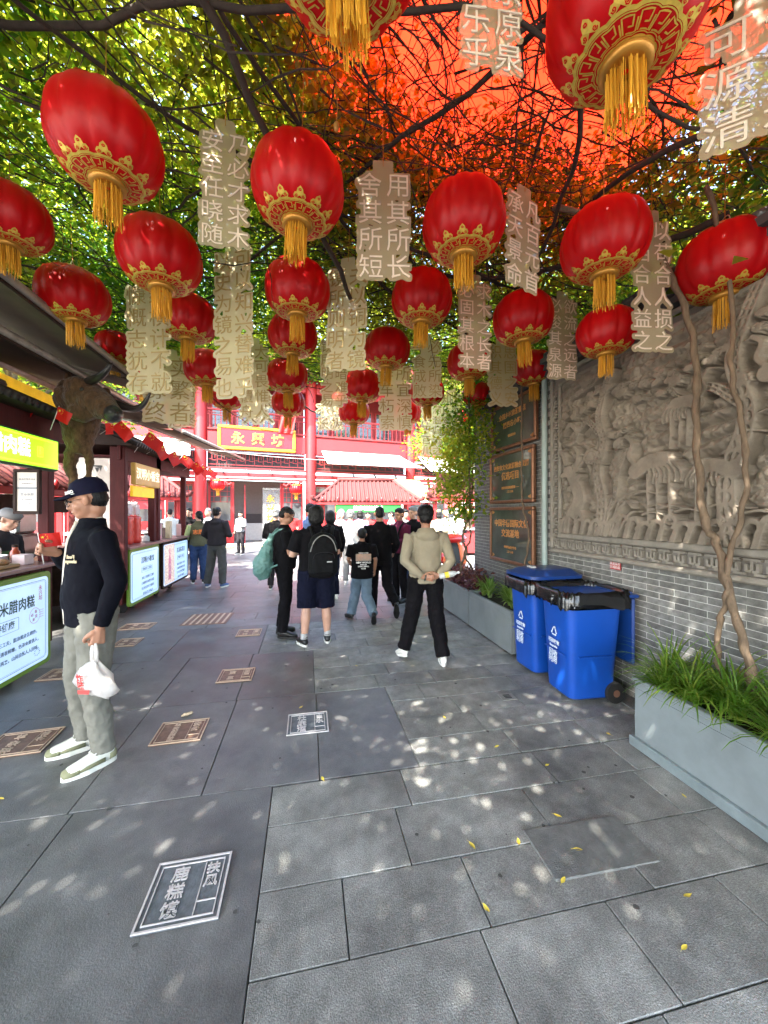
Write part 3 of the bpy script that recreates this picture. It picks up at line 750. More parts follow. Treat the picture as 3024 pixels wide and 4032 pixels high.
def bin_(y, label, lid_open, rz=0.0):
    t = thing('wheeled_bin', label, 'bin', (2.345, y, 0), rz, 'blue wheeled bins by the wall')
    rings = []
    for (z, hx, hy) in ((0.035, 0.190, 0.165), (0.05, 0.205, 0.180), (0.30, 0.218, 0.19), (0.60, 0.238, 0.205), (0.80, 0.252, 0.214), (0.84, 0.255, 0.216), (0.845, 0.268, 0.228), (0.90, 0.270, 0.230)):
        rings.append(((0.0+0.01*z, 0, z), hx, hy, (0, 0, 1)))
    mb = MB(); mb.loft(rings, 0, 48, True, sq=0.28)
    mb.bbox(-0.232, 0, 0.40, 0.016, 0.30, 0.012, 0.002); mb.bbox(0.0, -0.205, 0.40, 0.30, 0.02, 0.012, 0.002)
    mb.build('body', m_bin, t, True, sharp=35)
    # black liner folded over the rim, uneven hem and creases
    r = random.Random(int(y*10)); n = 72; v = []; f = []
    levels = ((0.0, 0.80), (0.006, 0.93), (0.018, 0.945), (0.030, 0.90), (0.034, 0.85))
    hem = [0.05*math.sin(k*0.35+y)+0.03*math.sin(k*1.1)+r.uniform(-.012, .012) for k in range(n)]
    for li, (o_, z) in enumerate(levels):
        for k in range(n):
            a = 2*PI*k/n; c = math.copysign(abs(math.cos(a))**0.28, math.cos(a)); s_ = math.copysign(abs(math.sin(a))**0.28, math.sin(a))
            e = o_-0.012 if li == 0 else o_+0.006*math.sin(k*2.3+li)+r.uniform(0, .006)
            zz = z+(0.5*hem[k]+0.012*math.sin(k*1.9) if li >= 3 else 0.008*math.sin(k*1.7+li))-(0.03 if li == 4 else 0)
            v.append(((0.272+e)*c+0.01, (0.232+e)*s_, zz))
    for li in range(len(levels)-1):
        for k in range(n): f.append((li*n+k, li*n+(k+1) % n, (li+1)*n+(k+1) % n, (li+1)*n+k))
    if lid_open: f.append(tuple(range(n)))
    MB().add(v, f).build('bag_liner', m_bag, t, True)
    if lid_open:
        mb = MB()
        mb.tube([(-0.28, -0.06, 0.90), (-0.30, -0.065, 0.86), (-0.302, -0.06, 0.82), (-0.30, -0.05, 0.80)], [0.012, 0.018, 0.01, 0.004], 7)
        mb.ell((-0.29, -0.06, 0.89), (0.022, 0.026, 0.02)); mb.build('bag_knot', m_bag, t, True)
        mb = MB(); mb.bbox(0.34, 0, 0.60, 0.03, 0.46, 0.56, 0.012); mb.bbox(0.365, 0, 0.62, 0.03, 0.36, 0.42, 0.012); mb.bbox(0.33, 0, 0.895, 0.10, 0.48, 0.03, 0.008)
        mb.build('lid', m_binlid, t)
        MB().tube([(0.335, -0.2, 0.915), (0.335, 0.2, 0.915)], 0.014, 10).build('handle', m_binlid, t, True)
    else:
        mb = MB(); mb.loft([((0.01, 0, 0.955), 0.30, 0.26, (0, 0, 1)), ((0.01, 0, 0.985), 0.30, 0.26, (0, 0, 1)), ((0.02, 0, 1.0), 0.26, 0.22, (0, 0, 1)), ((0.03, 0, 1.03), 0.22, 0.17, (0, 0, 1)), ((0.03, 0, 1.035), 0.20, 0.15, (0, 0, 1))], 0, 40, True, sq=0.3)
        mb.build('lid', m_binlid, t, True, sharp=30)
        MB().bbox(-0.12, 0, 1.045, 0.05, 0.10, 0.02, 0.006).build('lid_catch', mat('pale_clip', (0.45, 0.47, 0.45), 0.5), t)
    T = frame((-0.2405, 0.0, 0.56), (0, -1, 0), (0.045, 0, 1))
    mb = recycle_mark(T)
    for (txt, s, dz) in (('可回收物', 0.040, -0.085), ('Recyclable', 0.026, -0.125), ('回收\n利用', 0.062, -0.215)):
        v, f = text_mesh(txt, s, 0.001, bold=0.0008, line=0.9)
        mb.add(v, f, 0, T @ Matrix.Translation((0, dz, 0)))
    mb.build('print', m_print, t)
    for s in (-1, 1):
        w_ = MB(); w_.loft([((0.19, s*0.19-0.022, 0.085), 0.07, 0.07, (0, 1, 0)), ((0.19, s*0.19-0.02, 0.085), 0.085, 0.085, (0, 1, 0)), ((0.19, s*0.19+0.02, 0.085), 0.085, 0.085, (0, 1, 0)), ((0.19, s*0.19+0.022, 0.085), 0.07, 0.07, (0, 1, 0))], 0, 28)
        wo = w_.build('wheel', m_rubber, t, True, sharp=40)
        MB().loft([((0.19, s*0.19-0.025, 0.085), 0.03, 0.03, (0, 1, 0)), ((0.19, s*0.19+0.025, 0.085), 0.03, 0.03, (0, 1, 0))], 0, 16).build('hub', mat('hub_rust', (0.16, 0.08, 0.05), 0.6), wo)
    return t
bin_(2.955, 'near blue wheeled bin, lid hanging open behind it, black bag folded over the rim', True, R(-3))
bin_(3.50, 'second blue wheeled bin, lid shut, behind the open one', False, R(1))
# ================================================================== LEFT STALLS
m_dred = mat('dark_red_wood', (0.06, 0.008, 0.008), 0.65, spec=0.2, amt=0.3, scale=14, bump=0.2, stretch=(1, 1, 0.2), rand=0.15)
m_brown = mat('dark_brown_wood', (0.026, 0.013, 0.009), 0.7, spec=0.2, amt=0.35, scale=14, bump=0.3, stretch=(1, 0.15, 1))
m_counter = mat('counter_stone', (0.22, 0.12, 0.10), 0.35, amt=0.15, scale=12)
m_tile = mat('roof_tile_brown', (0.03, 0.022, 0.02), 0.75, amt=0.3, scale=12, bump=0.4, rand=0.2)
m_greenlit = mat('lit_green_sign', (0.22, 0.62, 0.01), 0.4, amt=0.05, scale=2, emit=0.24)
m_panel = mat('lit_poster', (0.40, 0.56, 0.82), 0.3, amt=0.08, scale=2.5, emit=0.085, bump=0.05, bscale=20)
m_green = mat('green_poster_border', (0.08, 0.16, 0.015), 0.4, emit=0.03)
m_litlet = mat('lit_letter', (0.55, 0.80, 0.95), 0.4, emit=0.14)
m_dkgreen = mat('dark_green_print', (0.01, 0.05, 0.02), 0.6)
m_bluegrey = mat('blue_grey_print', (0.05, 0.10, 0.15), 0.6)
m_redprint = mat('red_print', (0.45, 0.05, 0.06), 0.6)
m_steelsh = mat('brushed_steel', (0.42, 0.43, 0.44), 0.28, 0.9, amt=0.1, scale=8)
m_white = mat('white_enamel', (0.72, 0.72, 0.70), 0.4)
def Tx(x, y, z): return frame((x, y, z), (0, -1, 0), (0, 0, 1))          # reads toward -X
def Txr(x, y, z): return frame((x, y, z), (0, 1, 0), (0, 0, 1))          # faces +X: right is +Y
def stall(name, label, y0, y1, x=-2.65, depth=1.3, base=0.16, roof=True):
    t = thing(name, label, 'stall', (x, (y0+y1)/2, 0), 0, 'food stalls along the left side'); l = y1-y0; yc = (y0+y1)/2
    n = int(l/0.16)
    for k in range(n): MB().bbox(-0.06, -l/2+(k+0.5)*l/n, 0.55+base/2, 0.03, l/n-0.006, 0.98-base, 0.003).build('plank', m_dred, t)
    MB().box(-depth/2-0.08, 0, 0.55+base/2, depth-0.1, l-0.05, 0.94-base).build('cabinet', m_brown, t)
    MB().bbox(-depth/2+0.03, 0, 1.06, depth+0.10, l+0.08, 0.035, 0.006).build('counter', m_counter, t)
    for (px, py) in ((-0.07, l/2-0.06), (-0.07, -l/2+0.06), (-depth, l/2-0.06), (-depth, -l/2+0.06)):
        MB().bbox(px, py, 1.08+0.66, 0.10, 0.10, 1.32, 0.006).build('post', m_dred, t)
    for s in (-1, 1):
        w_ = MB().loft([((-0.25, s*(l/2-0.45)+dy, 0.12), r, r, (1, 0, 0)) for (dy, r) in ((0, 0.12),)]*1+[((-0.20, s*(l/2-0.45), 0.12), 0.12, 0.12, (1, 0, 0))], 0, 20)
        w_.build('wheel', m_rubber, t, True, sharp=40)
    if roof:
        MB().bbox(-0.02, 0, 2.47, 0.05, l+0.30, 0.22, 0.006).build('fascia', m_dred, t)
        MB().bbox(-depth/2-0.05, 0, 2.42, depth-0.02, l+0.1, 0.03, 0.004).build('ceiling_board', m_dred, t)
        mesh = MB().tube([(0.22, 0, 2.585), (-depth/2, 0, 2.97)], 0.035, 7).mesh('tile_row', m_tile, True)
        k = -l/2-0.15
        while k < l/2+0.16: link('tile_row', mesh, t, loc=(0, k, 0)); k += 0.085
        mb = MB(); mb.add([(0.2, -l/2-0.2, 2.56), (0.2, l/2+0.2, 2.56), (-depth/2, l/2+0.2, 2.94), (-depth/2, -l/2-0.2, 2.94), (-depth-0.2, l/2+0.2, 2.56), (-depth-0.2, -l/2-0.2, 2.56)], [(0, 1, 2, 3), (3, 2, 4, 5), (0, 3, 5), (1, 4, 2), (0, 5, 4, 1)])
        mb.build('roof_deck', m_brown, t)
        MB().tube([(-depth/2, -l/2-0.2, 3.0), (-depth/2, l/2+0.2, 3.0)], 0.06, 8).build('ridge', m_tile, t, True)
    return t
def rounded(w_, h_, r, n=5):
    p = []
    for (cx_, cy_, a0) in ((w_/2-r, h_/2-r, 0), (-w_/2+r, h_/2-r, 90), (-w_/2+r, -h_/2+r, 180), (w_/2-r, -h_/2+r, 270)):
        for i in range(n+1): a = R(a0+90*i/n); p.append((cx_+r*math.cos(a), cy_+r*math.sin(a)))
    return p
def outline(mb, w_, h_, th, r, z0, z1, T):
    a = rounded(w_, h_, r); b = rounded(w_-2*th, h_-2*th, max(0.002, r-th)); n = len(a)
    v = [(x, y, z1) for x, y in a]+[(x, y, z1) for x, y in b]+[(x, y, z0) for x, y in a]
    mb.add(v, [(i, (i+1) % n, n+(i+1) % n, n+i) for i in range(n)]+[(2*n+i, 2*n+(i+1) % n, (i+1) % n, i) for i in range(n)], 0, T)
def poster(parent, x, y, z, w_, h_, title, label, kind=0, tilt=0.0):
    """standing light box on the stall front facing +X (parts under the stall)"""
    T = Matrix.Rotation(tilt, 4, 'Y')
    o = MB().slab(rounded(w_, h_, 0.05), -0.04, 0.0, 0, frame((0, 0, 0), (0, 1, 0), (0, 0, 1))).build('poster', m_green if kind != 2 else m_brown, parent, label=label)
    o.location = (x, y, z); o.rotation_euler = (0, tilt, 0)
    F = lambda dz=0: frame((dz, 0, 0), (0, 1, 0), (0, 0, 1))
    MB().slab(rounded(w_-0.09, h_-0.09, 0.045), 0.0, 0.004, 0, F()).build('screen', m_panel, o)
    mb = MB(); outline(mb, w_-0.15, h_-0.15, 0.004, 0.04, 0.004, 0.006, F()); outline(mb, w_-0.175, h_-0.175, 0.002, 0.03, 0.004, 0.006, F()); mb.build('border_line', m_bluegrey, o)
    L_ = MB(); G = MB(); Rr = MB()
    if kind == 0:
        v, f = text_mesh('农家大米腊肉糕', 0.125, 0.001, bold=0.002); L_.add(v, f, 0, F(0.0065) @ Matrix.Translation((0.40, 0.20, 0)) @ Matrix.Scale(0.88, 4, (1, 0, 0)))
        v, f = text_mesh('现代营养健康', 0.075, 0.001, bold=0.001); L_.add(v, f, 0, F(0.0065) @ Matrix.Translation((0.30, 0.045, 0)))
        outline(G, 0.55, 0.115, 0.003, 0.004, 0.004, 0.0065, F() @ Matrix.Translation((0.30, 0.045, 0)))
        for k, s in enumerate(('精选大米配以腊肉和三三工夫，脂油黄皮各细作，', '传统蒸煮工艺，使其口味清香鲜嫩，色泽金黄诱人，', '老少皆宜，细嚼有滋有味再来。山间自然人人回味。')):
            v, f = text_mesh(s, 0.042, 0.001, bold=0.0006); G.add(v, f, 0, F(0.0065) @ Matrix.Translation((0.38, -0.10-0.08*k, 0)))
        v, f = text_mesh('永\n兴\n坊', 0.055, 0.001, line=0.9); Rr.add(v, f, 0, F(0.0065) @ Matrix.Translation((w_/2-0.16, h_/2-0.20, 0)))
        for k in range(28):
            a0, a1 = 2*PI*k/28, 2*PI*(k+1)/28; c = (w_/2-0.24, 0.06)
            Rr.add([(c[0]+r_*math.cos(a), c[1]+r_*math.sin(a), 0.0065) for (a, r_) in ((a0, 0.075), (a1, 0.075), (a1, 0.071), (a0, 0.071))], [(0, 1, 2, 3)], 0, F())
        for (s, dx, dz) in (('必', -0.035, 0.01), ('备', 0.015, 0.035), ('尝', 0.02, -0.012), ('美', -0.015, -0.04)):
            v, f = text_mesh(s, 0.036, 0.001); Rr.add(v, f, 0, F(0.0065) @ Matrix.Translation((w_/2-0.24+dx, 0.06+dz, 0)))
        for k in range(4): Rr.box(0.006, w_/2-0.145, 0.03+k*0.022, 0.0012, 0.06, 0.003)
        for k in range(9):
            a = k*0.8; G.add([(w_/2-0.22+0.035*math.cos(a)+0.006*q, -h_/2+0.15+0.03*math.sin(a)+0.006*q2, 0.0065) for q, q2 in ((0, 0), (3, 1), (3, 2), (0, 1))], [(0, 1, 2, 3)], 0, F())
    else:
        v, f = text_mesh(title, 0.105, 0.001, bold=0.002); L_.add(v, f, 0, F(0.0065) @ Matrix.Translation((0.08 if kind == 1 else w_*0.17, h_*0.25, 0)))
        v, f = text_mesh('传统手工美食', 0.06, 0.001); L_.add(v, f, 0, F(0.0065) @ Matrix.Translation((0.05 if kind == 1 else w_*0.17, h_*0.08, 0)))
        outline(G, 0.42, 0.09, 0.003, 0.004, 0.004, 0.0065, F() @ Matrix.Translation((0.05 if kind == 1 else w_*0.17, h_*0.08, 0)))
        for k in range(4):
            v, f = text_mesh(('选用上等原料手工制作', '口味醇厚回味悠长香甜', '老少皆宜营养又健康美', '欢迎品尝古城味道')[k], 0.05, 0.001); G.add(v, f, 0, F(0.0065) @ Matrix.Translation((0.08 if kind == 1 else w_*0.17, -h_*0.08-k*0.085, 0)))
        if kind == 2:   # bottle picture on a speckled purple field
            MB().box(0.0062, -w_*0.27, 0, 0.0012, w_*0.36, h_-0.11).build('bottle_picture', mat('bottle_picture', (0.16, 0.14, 0.36), 0.3, amt=0.7, scale=35, col2=(0.75, 0.6, 0.45), emit=0.12), o)
            b = MB().slab([(-0.07, -0.30), (0.07, -0.30), (0.075, 0.0), (0.06, 0.1), (0.025, 0.17), (0.025, 0.30), (-0.025, 0.30), (-0.025, 0.17), (-0.06, 0.1), (-0.075, 0.0)], 0.008, 0.0095, 0, F() @ Matrix.Translation((-w_*0.27, 0, 0)))
            b.build('bottle_print', mat('bottle_print', (0.30, 0.10, 0.16), 0.3, emit=0.1), o)
            v, f = text_mesh('桂\n花\n酒', 0.07, 0.001); MB().add(v, f, 0, F(0.0105) @ Matrix.Translation((-w_*0.27, -0.1, 0))).build('lettering', m_white, o)
    if L_.v: L_.build('lettering', m_dkgreen, o)
    if G.v: G.build('small_print', m_bluegrey, o)
    if Rr.v: Rr.build('seal_print', m_redprint, o)
    return o
st1 = stall('food_stall', 'nearest food stall with lit green sign and large pale poster, at the left edge', 2.5, 4.72)
poster(st1, 0.03, -0.08, 0.53, 2.05, 0.93, '', 'lit poster with green border reading 农家大米腊肉糕', 0)
# fascia light box
o = MB().bbox(0, 0, 0, 0.09, 2.15, 0.33, 0.01).build('light_box', m_dkgreen, st1, loc=(0.02, -0.06, 2.19))
MB().box(0.048, 0, 0, 0.006, 2.11, 0.29).build('lit_face', m_greenlit, o)
v, f = text_mesh('农家大米腊肉糕', 0.175, 0.004, bold=0.003); MB().add(v, f, 0, Txr(0.055, 0.07, 0) @ Matrix.Scale(0.94, 4, (1, 0, 0))).build('lettering', m_litlet, o)
mb = MB(); outline(mb, 2.04, 0.25, 0.004, 0.01, 0, 0.002, Txr(0.0515, 0, 0)); outline(mb, 0.075, 0.095, 0.004, 0.004, 0, 0.002, Txr(0.0515, 0.78, 0.0))
v, f = text_mesh('永\n兴', 0.04, 0.001, line=0.9); mb.add(v, f, 0, Txr(0.053, 0.78, 0)); mb.build('seal_print', mat('lit_yellow_line', (0.75, 0.8, 0.05), 0.4, emit=0.3), o)
# goods on the near counter
tr = thing('food_tray', 'shallow tray of brown steamed cakes on the near stall counter', 'tray', (-2.86, 4.0, 1.079), 0)
MB().bbox(0, 0, 0.015, 0.34, 0.5, 0.03, 0.006).build('tray', mat('bamboo_tray', (0.30, 0.17, 0.07), 0.6), tr)
r_ = random.Random(4)
for k in range(9): MB().ell((0, 0, 0), (0.05, 0.055, 0.032), 12, 7).build('cake', mat('brown_cake', (0.22, 0.12, 0.05), 0.6, amt=0.4, scale=20, bump=0.5), tr, True, loc=(-0.1+0.1*(k % 3), -0.16+0.15*(k//3), 0.055), rz=r_.random())
tr = thing('steel_pan', 'round steel pan beside the cakes on the near stall counter', 'pan', (-3.05, 4.35, 1.079))
MB().lathe([(0.0, 0.004), (0.14, 0.004), (0.16, 0.02), (0.165, 0.09), (0.172, 0.092), (0.16, 0.095), (0.15, 0.03), (0, 0.02)], 28).build('pan', m_steelsh, tr, True, sharp=40)
tr = thing('paper_cup', 'small pinkish paper box standing at the end of the near counter', 'box', (-2.78, 4.42, 1.079))
MB().bbox(0, 0, 0.05, 0.11, 0.13, 0.10, 0.004).build('box', mat('pinkish_paper', (0.55, 0.42, 0.42), 0.6), tr)
# certificate frame on the post
t = thing('certificate_frame', 'dark wooden frame with two printed licences on the near stall post', 'picture frame', (-2.70, 4.36, 1.80), R(-8))
MB().box(0, 0, 0, 0.20, 0.016, 0.38).build('paper', mat('cream_paper', (0.60, 0.54, 0.48), 0.5), t)
for (a, b, c, d) in ((0, 0.205, 0.25, 0.03), (0, -0.205, 0.25, 0.03), (0.11, 0, 0.03, 0.38), (-0.11, 0, 0.03, 0.38)): MB().bbox(a, -0.004, b, c, 0.034, d, 0.004).build('frame_bar', m_brown, t)
mb = MB()
for (s, sz, zz) in (('食品经营许可证', 0.022, 0.12), ('永兴坊小吃第十号', 0.013, 0.08), ('营业执照', 0.032, -0.03), ('统一社会信用代码', 0.012, -0.08), ('二〇二三年', 0.012, -0.12)):
    v, f = text_mesh(s, sz, 0.001); mb.add(v, f, 0, frame((0, -0.0088, zz), (1, 0, 0), (0, 0, 1)))
mb.box(0, -0.009, 0.035, 0.19, 0.002, 0.012); mb.build('lettering', m_bluegrey, t)

st2 = stall('food_stall', 'second food stall with gold sign and red urns on its counter', 6.28, 7.52)
poster(st2, 0.03, 0.02, 0.60, 1.16, 0.86, '汉明小香宝', 'lit poster reading 汉明小香宝', 1)
o = MB().bbox(0, 0, 0, 0.07, 0.98, 0.34, 0.01).build('sign_board', mat('gold_brown_sign', (0.30, 0.18, 0.05), 0.4, amt=0.2, scale=5, emit=0.06), st2, loc=(0.03, 0.05, 2.19))
v, f = text_mesh('汉明小香宝', 0.185, 0.004, bold=0.003); MB().add(v, f, 0, Txr(0.038, 0, 0)).build('lettering', mat('cream_letter', (0.75, 0.66, 0.45), 0.4, emit=0.1), o)
MB().bbox(-0.04, 0.1, 1.93, 0.04, 0.85, 0.17, 0.004).build('yellow_valance', mat('yellow_valance', (0.70, 0.42, 0.02), 0.5, emit=0.06), st2)
t = thing('vertical_sign', 'white upright signboard with black characters 汉明 on the side of the second stall', 'sign', (-2.98, 6.21, 1.78))
MB().bbox(0, 0, 0, 0.56, 0.03, 1.20, 0.004).build('board', mat('offwhite_board', (0.50, 0.44, 0.40), 0.6, amt=0.1), t)
v, f = column_text('汉明小香', 0.22, 0.24, 0.02, 0.003, 0.008); MB().add(v, f, 0, frame((-0.03, -0.017, 0.52), (1, 0, 0), (0, 0, 1))).build('lettering', mat('black_ink', (0.012, 0.012, 0.012), 0.5), t)
v, f = column_text('手工', 0.075, 0.09, 0, 0.003, 0.002); MB().add(v, f, 0, frame((0.20, -0.017, 0.48), (1, 0, 0), (0, 0, 1))).build('seal_print', m_redprint, t)
MB().bbox(-2.70, 6.20, 1.5, 0.20, 0.10, 2.1, 0.008).build('post', m_dred, None)
tag(bpy.data.objects['post'] if False else COL.objects[-1], 'thick dark red wooden post between the white signboard and the second stall', 'post')
COL.objects[-1].name = 'wooden_post'
# urns and boxes on the second counter
for i in range(3):
    t = thing('food_urn', ['red ribbed urn nearest the white signboard on the second stall', 'red ribbed urn in the middle of the second stall counter', 'red ribbed urn at the far side of the second stall counter'][i], 'urn', (-2.88, 6.52+i*0.28, 1.08), 0, 'red urns on the second stall counter')
    MB().lathe([(0.0, 0)]+[(0.115+0.012*(k % 2), 0.06*k) for k in range(8)]+[(0.10, 0.45), (0, 0.46)], 20).build('body', mat('urn_red', (0.55, 0.035, 0.02), 0.35), t, True)
    MB().bbox(0, 0, 0.56, 0.17, 0.17, 0.19, 0.02).build('glass_jar', mat('jar_glass', (0.6, 0.6, 0.62), 0.1, alpha=0.6), t)
    MB().ell((0, 0, 0.55), (0.06, 0.06, 0.055)).build('contents', mat('urn_red', (0.5, 0, 0)), t, True)

st3 = stall('food_stall', 'farthest food stall with a purple wine poster and gift boxes', 7.60, 9.25)
poster(st3, 0.03, 0.0, 0.60, 1.5, 0.86, '古法桂花酒', 'lit poster with a purple bottle picture', 2)
r_ = random.Random(8)
for i in range(7):
    t = thing('gift_box', ['tall pink gift box', 'low brown gift box', 'white tea box', 'tilted beige snack box', 'dark lettered box', 'pale green packet', 'red and white carton'][i]+' on the third stall counter', 'box', (-2.74-0.12*(i % 3), 7.75+i*0.2, 1.08), r_.uniform(-.3, .3), 'boxes displayed on the third stall')
    h_ = (0.30, 0.16, 0.22, 0.34, 0.2, 0.18, 0.26)[i]
    MB().bbox(0, 0, h_/2, 0.09, 0.16, h_, 0.003).build('carton', mat('carton_%s' % 'abcdefg'[i], [(0.5, 0.25, 0.25), (0.22, 0.11, 0.06), (0.65, 0.62, 0.58), (0.5, 0.4, 0.26), (0.1, 0.05, 0.05), (0.3, 0.4, 0.25), (0.55, 0.3, 0.28)][i], 0.5), t)
    MB().box(0.0458, 0, h_*0.5, 0.002, 0.10, h_*0.4).build('printed_label', mat('carton_print', (0.5, 0.42, 0.3), 0.5), t)

# awnings
m_awn = mat('awning_cloth_brown', (0.19, 0.135, 0.10), 0.8, amt=0.15, scale=3, trans=0.22)
m_alu = mat('awning_bar', (0.33, 0.28, 0.24), 0.45, 0.5, amt=0.3, scale=10)
def awning(label, a, b, back=1.25, rise=0.28):
    t = thing('awning', label, 'awning', (0, 0, 0), 0, 'retractable awnings over the stalls')
    a, b = Vector(a), Vector(b)
    MB().tube([a, b], 0.035, 10).build('front_bar', m_alu, t, True)
    MB().tube([a+Vector((0.0, 0, -0.045)), b+Vector((0.0, 0, -0.045))], 0.012, 8).build('hem_rail', m_brown, t, True)
    mb = MB(); n = 10
    for i in range(n+1):
        q = i/n; p0 = a+(b-a)*q
        for j in range(7): s = j/6; mb.v.append(tuple(p0+Vector((-back*s-0.02, 0, rise*s-0.06*math.sin(PI*s)+0.02))))
    for i in range(n):
        for j in range(6): mb.f.append((i*7+j, i*7+j+1, (i+1)*7+j+1, (i+1)*7+j)); mb.m.append(0)
    o = mb.build('awning_cloth', m_awn, t, True); md = o.modifiers.new('t', 'SOLIDIFY'); md.thickness = 0.004
    MB().tube([a+Vector((-back, 0, rise)), b+Vector((-back, 0, rise))], 0.05, 10).build('roller', m_alu, t, True)
    for q in (0.12, 0.88):
        p = a+(b-a)*q; m_ = p+Vector((-back*0.45, 0.35 if q < 0.5 else -0.35, rise*0.3-0.1))
        MB().tube([p, m_, p+Vector((-back, 0, rise-0.08))], 0.018, 7).build('folding_arm', m_alu, t, True)
    return t
awning('nearest brown awning whose front bar runs from the left edge to the bull head', (-1.9, 1.6, 3.12), (-1.9, 5.25, 3.09), 1.05, 0.30)
awning('lower brown awning behind the nearest one, ending above the second stall', (-2.32, 2.6, 2.98), (-2.30, 7.6, 3.10), 0.9, 0.16)
awning('farthest brown awning, its bar pointing at the name board of the hall', (-2.30, 7.75, 3.11), (-2.16, 13.9, 3.42), 0.9, 0.2)
t = thing('yellow_banner', 'bright yellow banner strip between the awnings and the stall roofs', 'banner', (-3.35, 4.6, 3.02))
MB().bbox(0, 0, 0, 0.01, 3.4, 0.26, 0.002).build('banner_cloth', mat('yellow_cloth', (0.75, 0.55, 0.08), 0.6, trans=0.5), t)

# little national flags on sticks
m_flag = mat('flag_red', (0.55, 0.008, 0.006), 0.55, trans=0.35, amt=0.12, scale=6, tcol=(0.8, 0.03, 0.02))
m_star = mat('flag_yellow', (0.75, 0.55, 0.03), 0.5)
m_stick = mat('white_plastic_stick', (0.62, 0.58, 0.54), 0.45)
def star(mb, c, r, M):
    v = [(c[0]+(r if k % 2 == 0 else r*0.4)*math.sin(PI*k/5), c[1]+(r if k % 2 == 0 else r*0.4)*math.cos(PI*k/5), 0.0) for k in range(10)]+[(c[0], c[1], 0)]
    mb.add(v, [(k, (k+1) % 10, 10) for k in range(10)], 0, M)
def flag(p, label, w_=0.21, h_=0.14, rot=(0, 0, 0), stick=0.30, group='small red flags on the stall eaves', wave=0.02, sd=0):
    t = thing('hand_flag', label, 'flag', p, 0, group); t.rotation_euler = rot
    MB().tube([(0, 0, -stick+h_), (0, 0, h_+0.01)], 0.0032, 6).build('stick', m_stick, t, True)
    mb = MB(); n = 12
    fy = lambda x: wave*math.sin(x/w_*5+sd)*x/w_
    for i in range(n+1):
        x = w_*i/n
        for j in range(5): mb.v.append((x, fy(x)+0.006*math.sin(j+i*0.8+sd), h_*j/4-0.25*x*0.25))
    for i in range(n):
        for j in range(4): mb.f.append((i*5+j, (i+1)*5+j, (i+1)*5+j+1, i*5+j+1)); mb.m.append(0)
    mb.build('flag_cloth', m_flag, t, True)
    for sgn in (-1, 1):
        mb = MB()
        for (c, r) in (((0.17, 0.75), 0.021), ((0.33, 0.90), 0.0075), ((0.40, 0.80), 0.0075), ((0.40, 0.67), 0.0075), ((0.33, 0.57), 0.0075)):
            x = c[0]*w_; yy = fy(x)
            star(mb, (x, c[1]*h_-x*0.06), r*w_/0.21, frame((0, yy+sgn*0.008, 0), (1, 0.0, 0), (0, 0, 1)))
        mb.build('stars', m_star, t)
FL = [(tuple(at(32*DS, 880*DS, 3.7)), (0, R(30), -YAW+0.1), 1.25, 'flag nearest the left edge under the awning, stick pointing down'),
      (tuple(at(118*DS, 905*DS, 3.55)), (0, R(22), -YAW-0.1), 1.05, 'flag hanging across the neck of the bull head'),
      ((-2.42, 5.35, 2.66), (-0.3, 0.8, 0.5), 1.5, 'flag just under the muzzle of the bull head'),
      ((-2.43, 5.22, 2.68), (0.2, 1.3, 1.2), 0.9, 'small folded flag left of the one under the bull muzzle'),
      ((-2.42, 6.25, 2.64), (0.1, 0.5, 0.6), 1.7, 'wide flag flying above the white upright signboard'),
      ((-2.42, 6.75, 2.62), (0.2, 0.9, 1.1), 1.5, 'flag next after the wide one on the eave'),
      ((-2.42, 7.3, 2.60), (0.1, 1.0, 0.9), 1.5, 'flag over the gold sign of the second stall'),
      ((-2.42, 7.9, 2.58), (0.0, 0.6, 0.7), 1.6, 'flag over the gap between second and third stall'),
      ((-2.42, 8.6, 2.56), (0.3, 0.9, 0.3), 1.6, 'flag over the third stall, its cloth hanging'),
      ((-2.42, 9.2, 2.54), (0.0, 0.7, 0.8), 1.6, 'farthest flag but one, beside the hall column'),
      ((-2.42, 9.9, 2.52), (-0.2, 0.4, 0.5), 1.6, 'farthest flag, against the hall column')]
for i, (p, e, s, lab) in enumerate(FL):
    flag(p, lab, 0.15*s, 0.11*s, e, 0.22*s, sd=i)

# bull head mounted on the stall corner
m_hide = mat('bull_hide', (0.10, 0.055, 0.03), 0.95, amt=0.55, scale=26, bump=1.2, bscale=45, stretch=(1, 1, 0.5), spec=0.15, sheen=0.2)
m_horn = mat('bull_horn', (0.03, 0.025, 0.022), 0.35, amt=0.4, scale=20, spec=0.5)
m_muzzle = mat('bull_muzzle', (0.022, 0.02, 0.02), 0.4, bump=0.4, bscale=60)
def solidify_union(mb, name, m_, parent, voxel=0.012, smooth=4, disp=0.0, dscale=0.1, disp2=0.0, dscale2=0.02, loc=None, iters=0.6):
    me = mb.mesh(name, m_)
    o = bpy.data.objects.new(name, me); COL.objects.link(o)
    md = o.modifiers.new('r', 'REMESH'); md.mode = 'VOXEL'; md.voxel_size = voxel; md.use_smooth_shade = True
    if smooth: s = o.modifiers.new('s', 'SMOOTH'); s.iterations = smooth; s.factor = iters
    for (q, sc_) in ((disp, dscale), (disp2, dscale2)):
        if q:
            tx = bpy.data.textures.new(name, 'CLOUDS'); tx.noise_scale = sc_; tx.noise_depth = 2
            d = o.modifiers.new('d', 'DISPLACE'); d.texture = tx; d.strength = q; d.mid_level = 0.5; d.texture_coords = 'LOCAL'
    dg = bpy.context.evaluated_depsgraph_get()
    ev = bpy.data.meshes.new_from_object(o.evaluated_get(dg))
    ev.materials.clear(); ev.materials.append(m_)
    bpy.data.objects.remove(o); bpy.data.meshes.remove(me)
    ev.shade_smooth()
    return link(name, ev, parent, loc=loc)
bp_ = at(205*DS, 872*DS, 3.95)
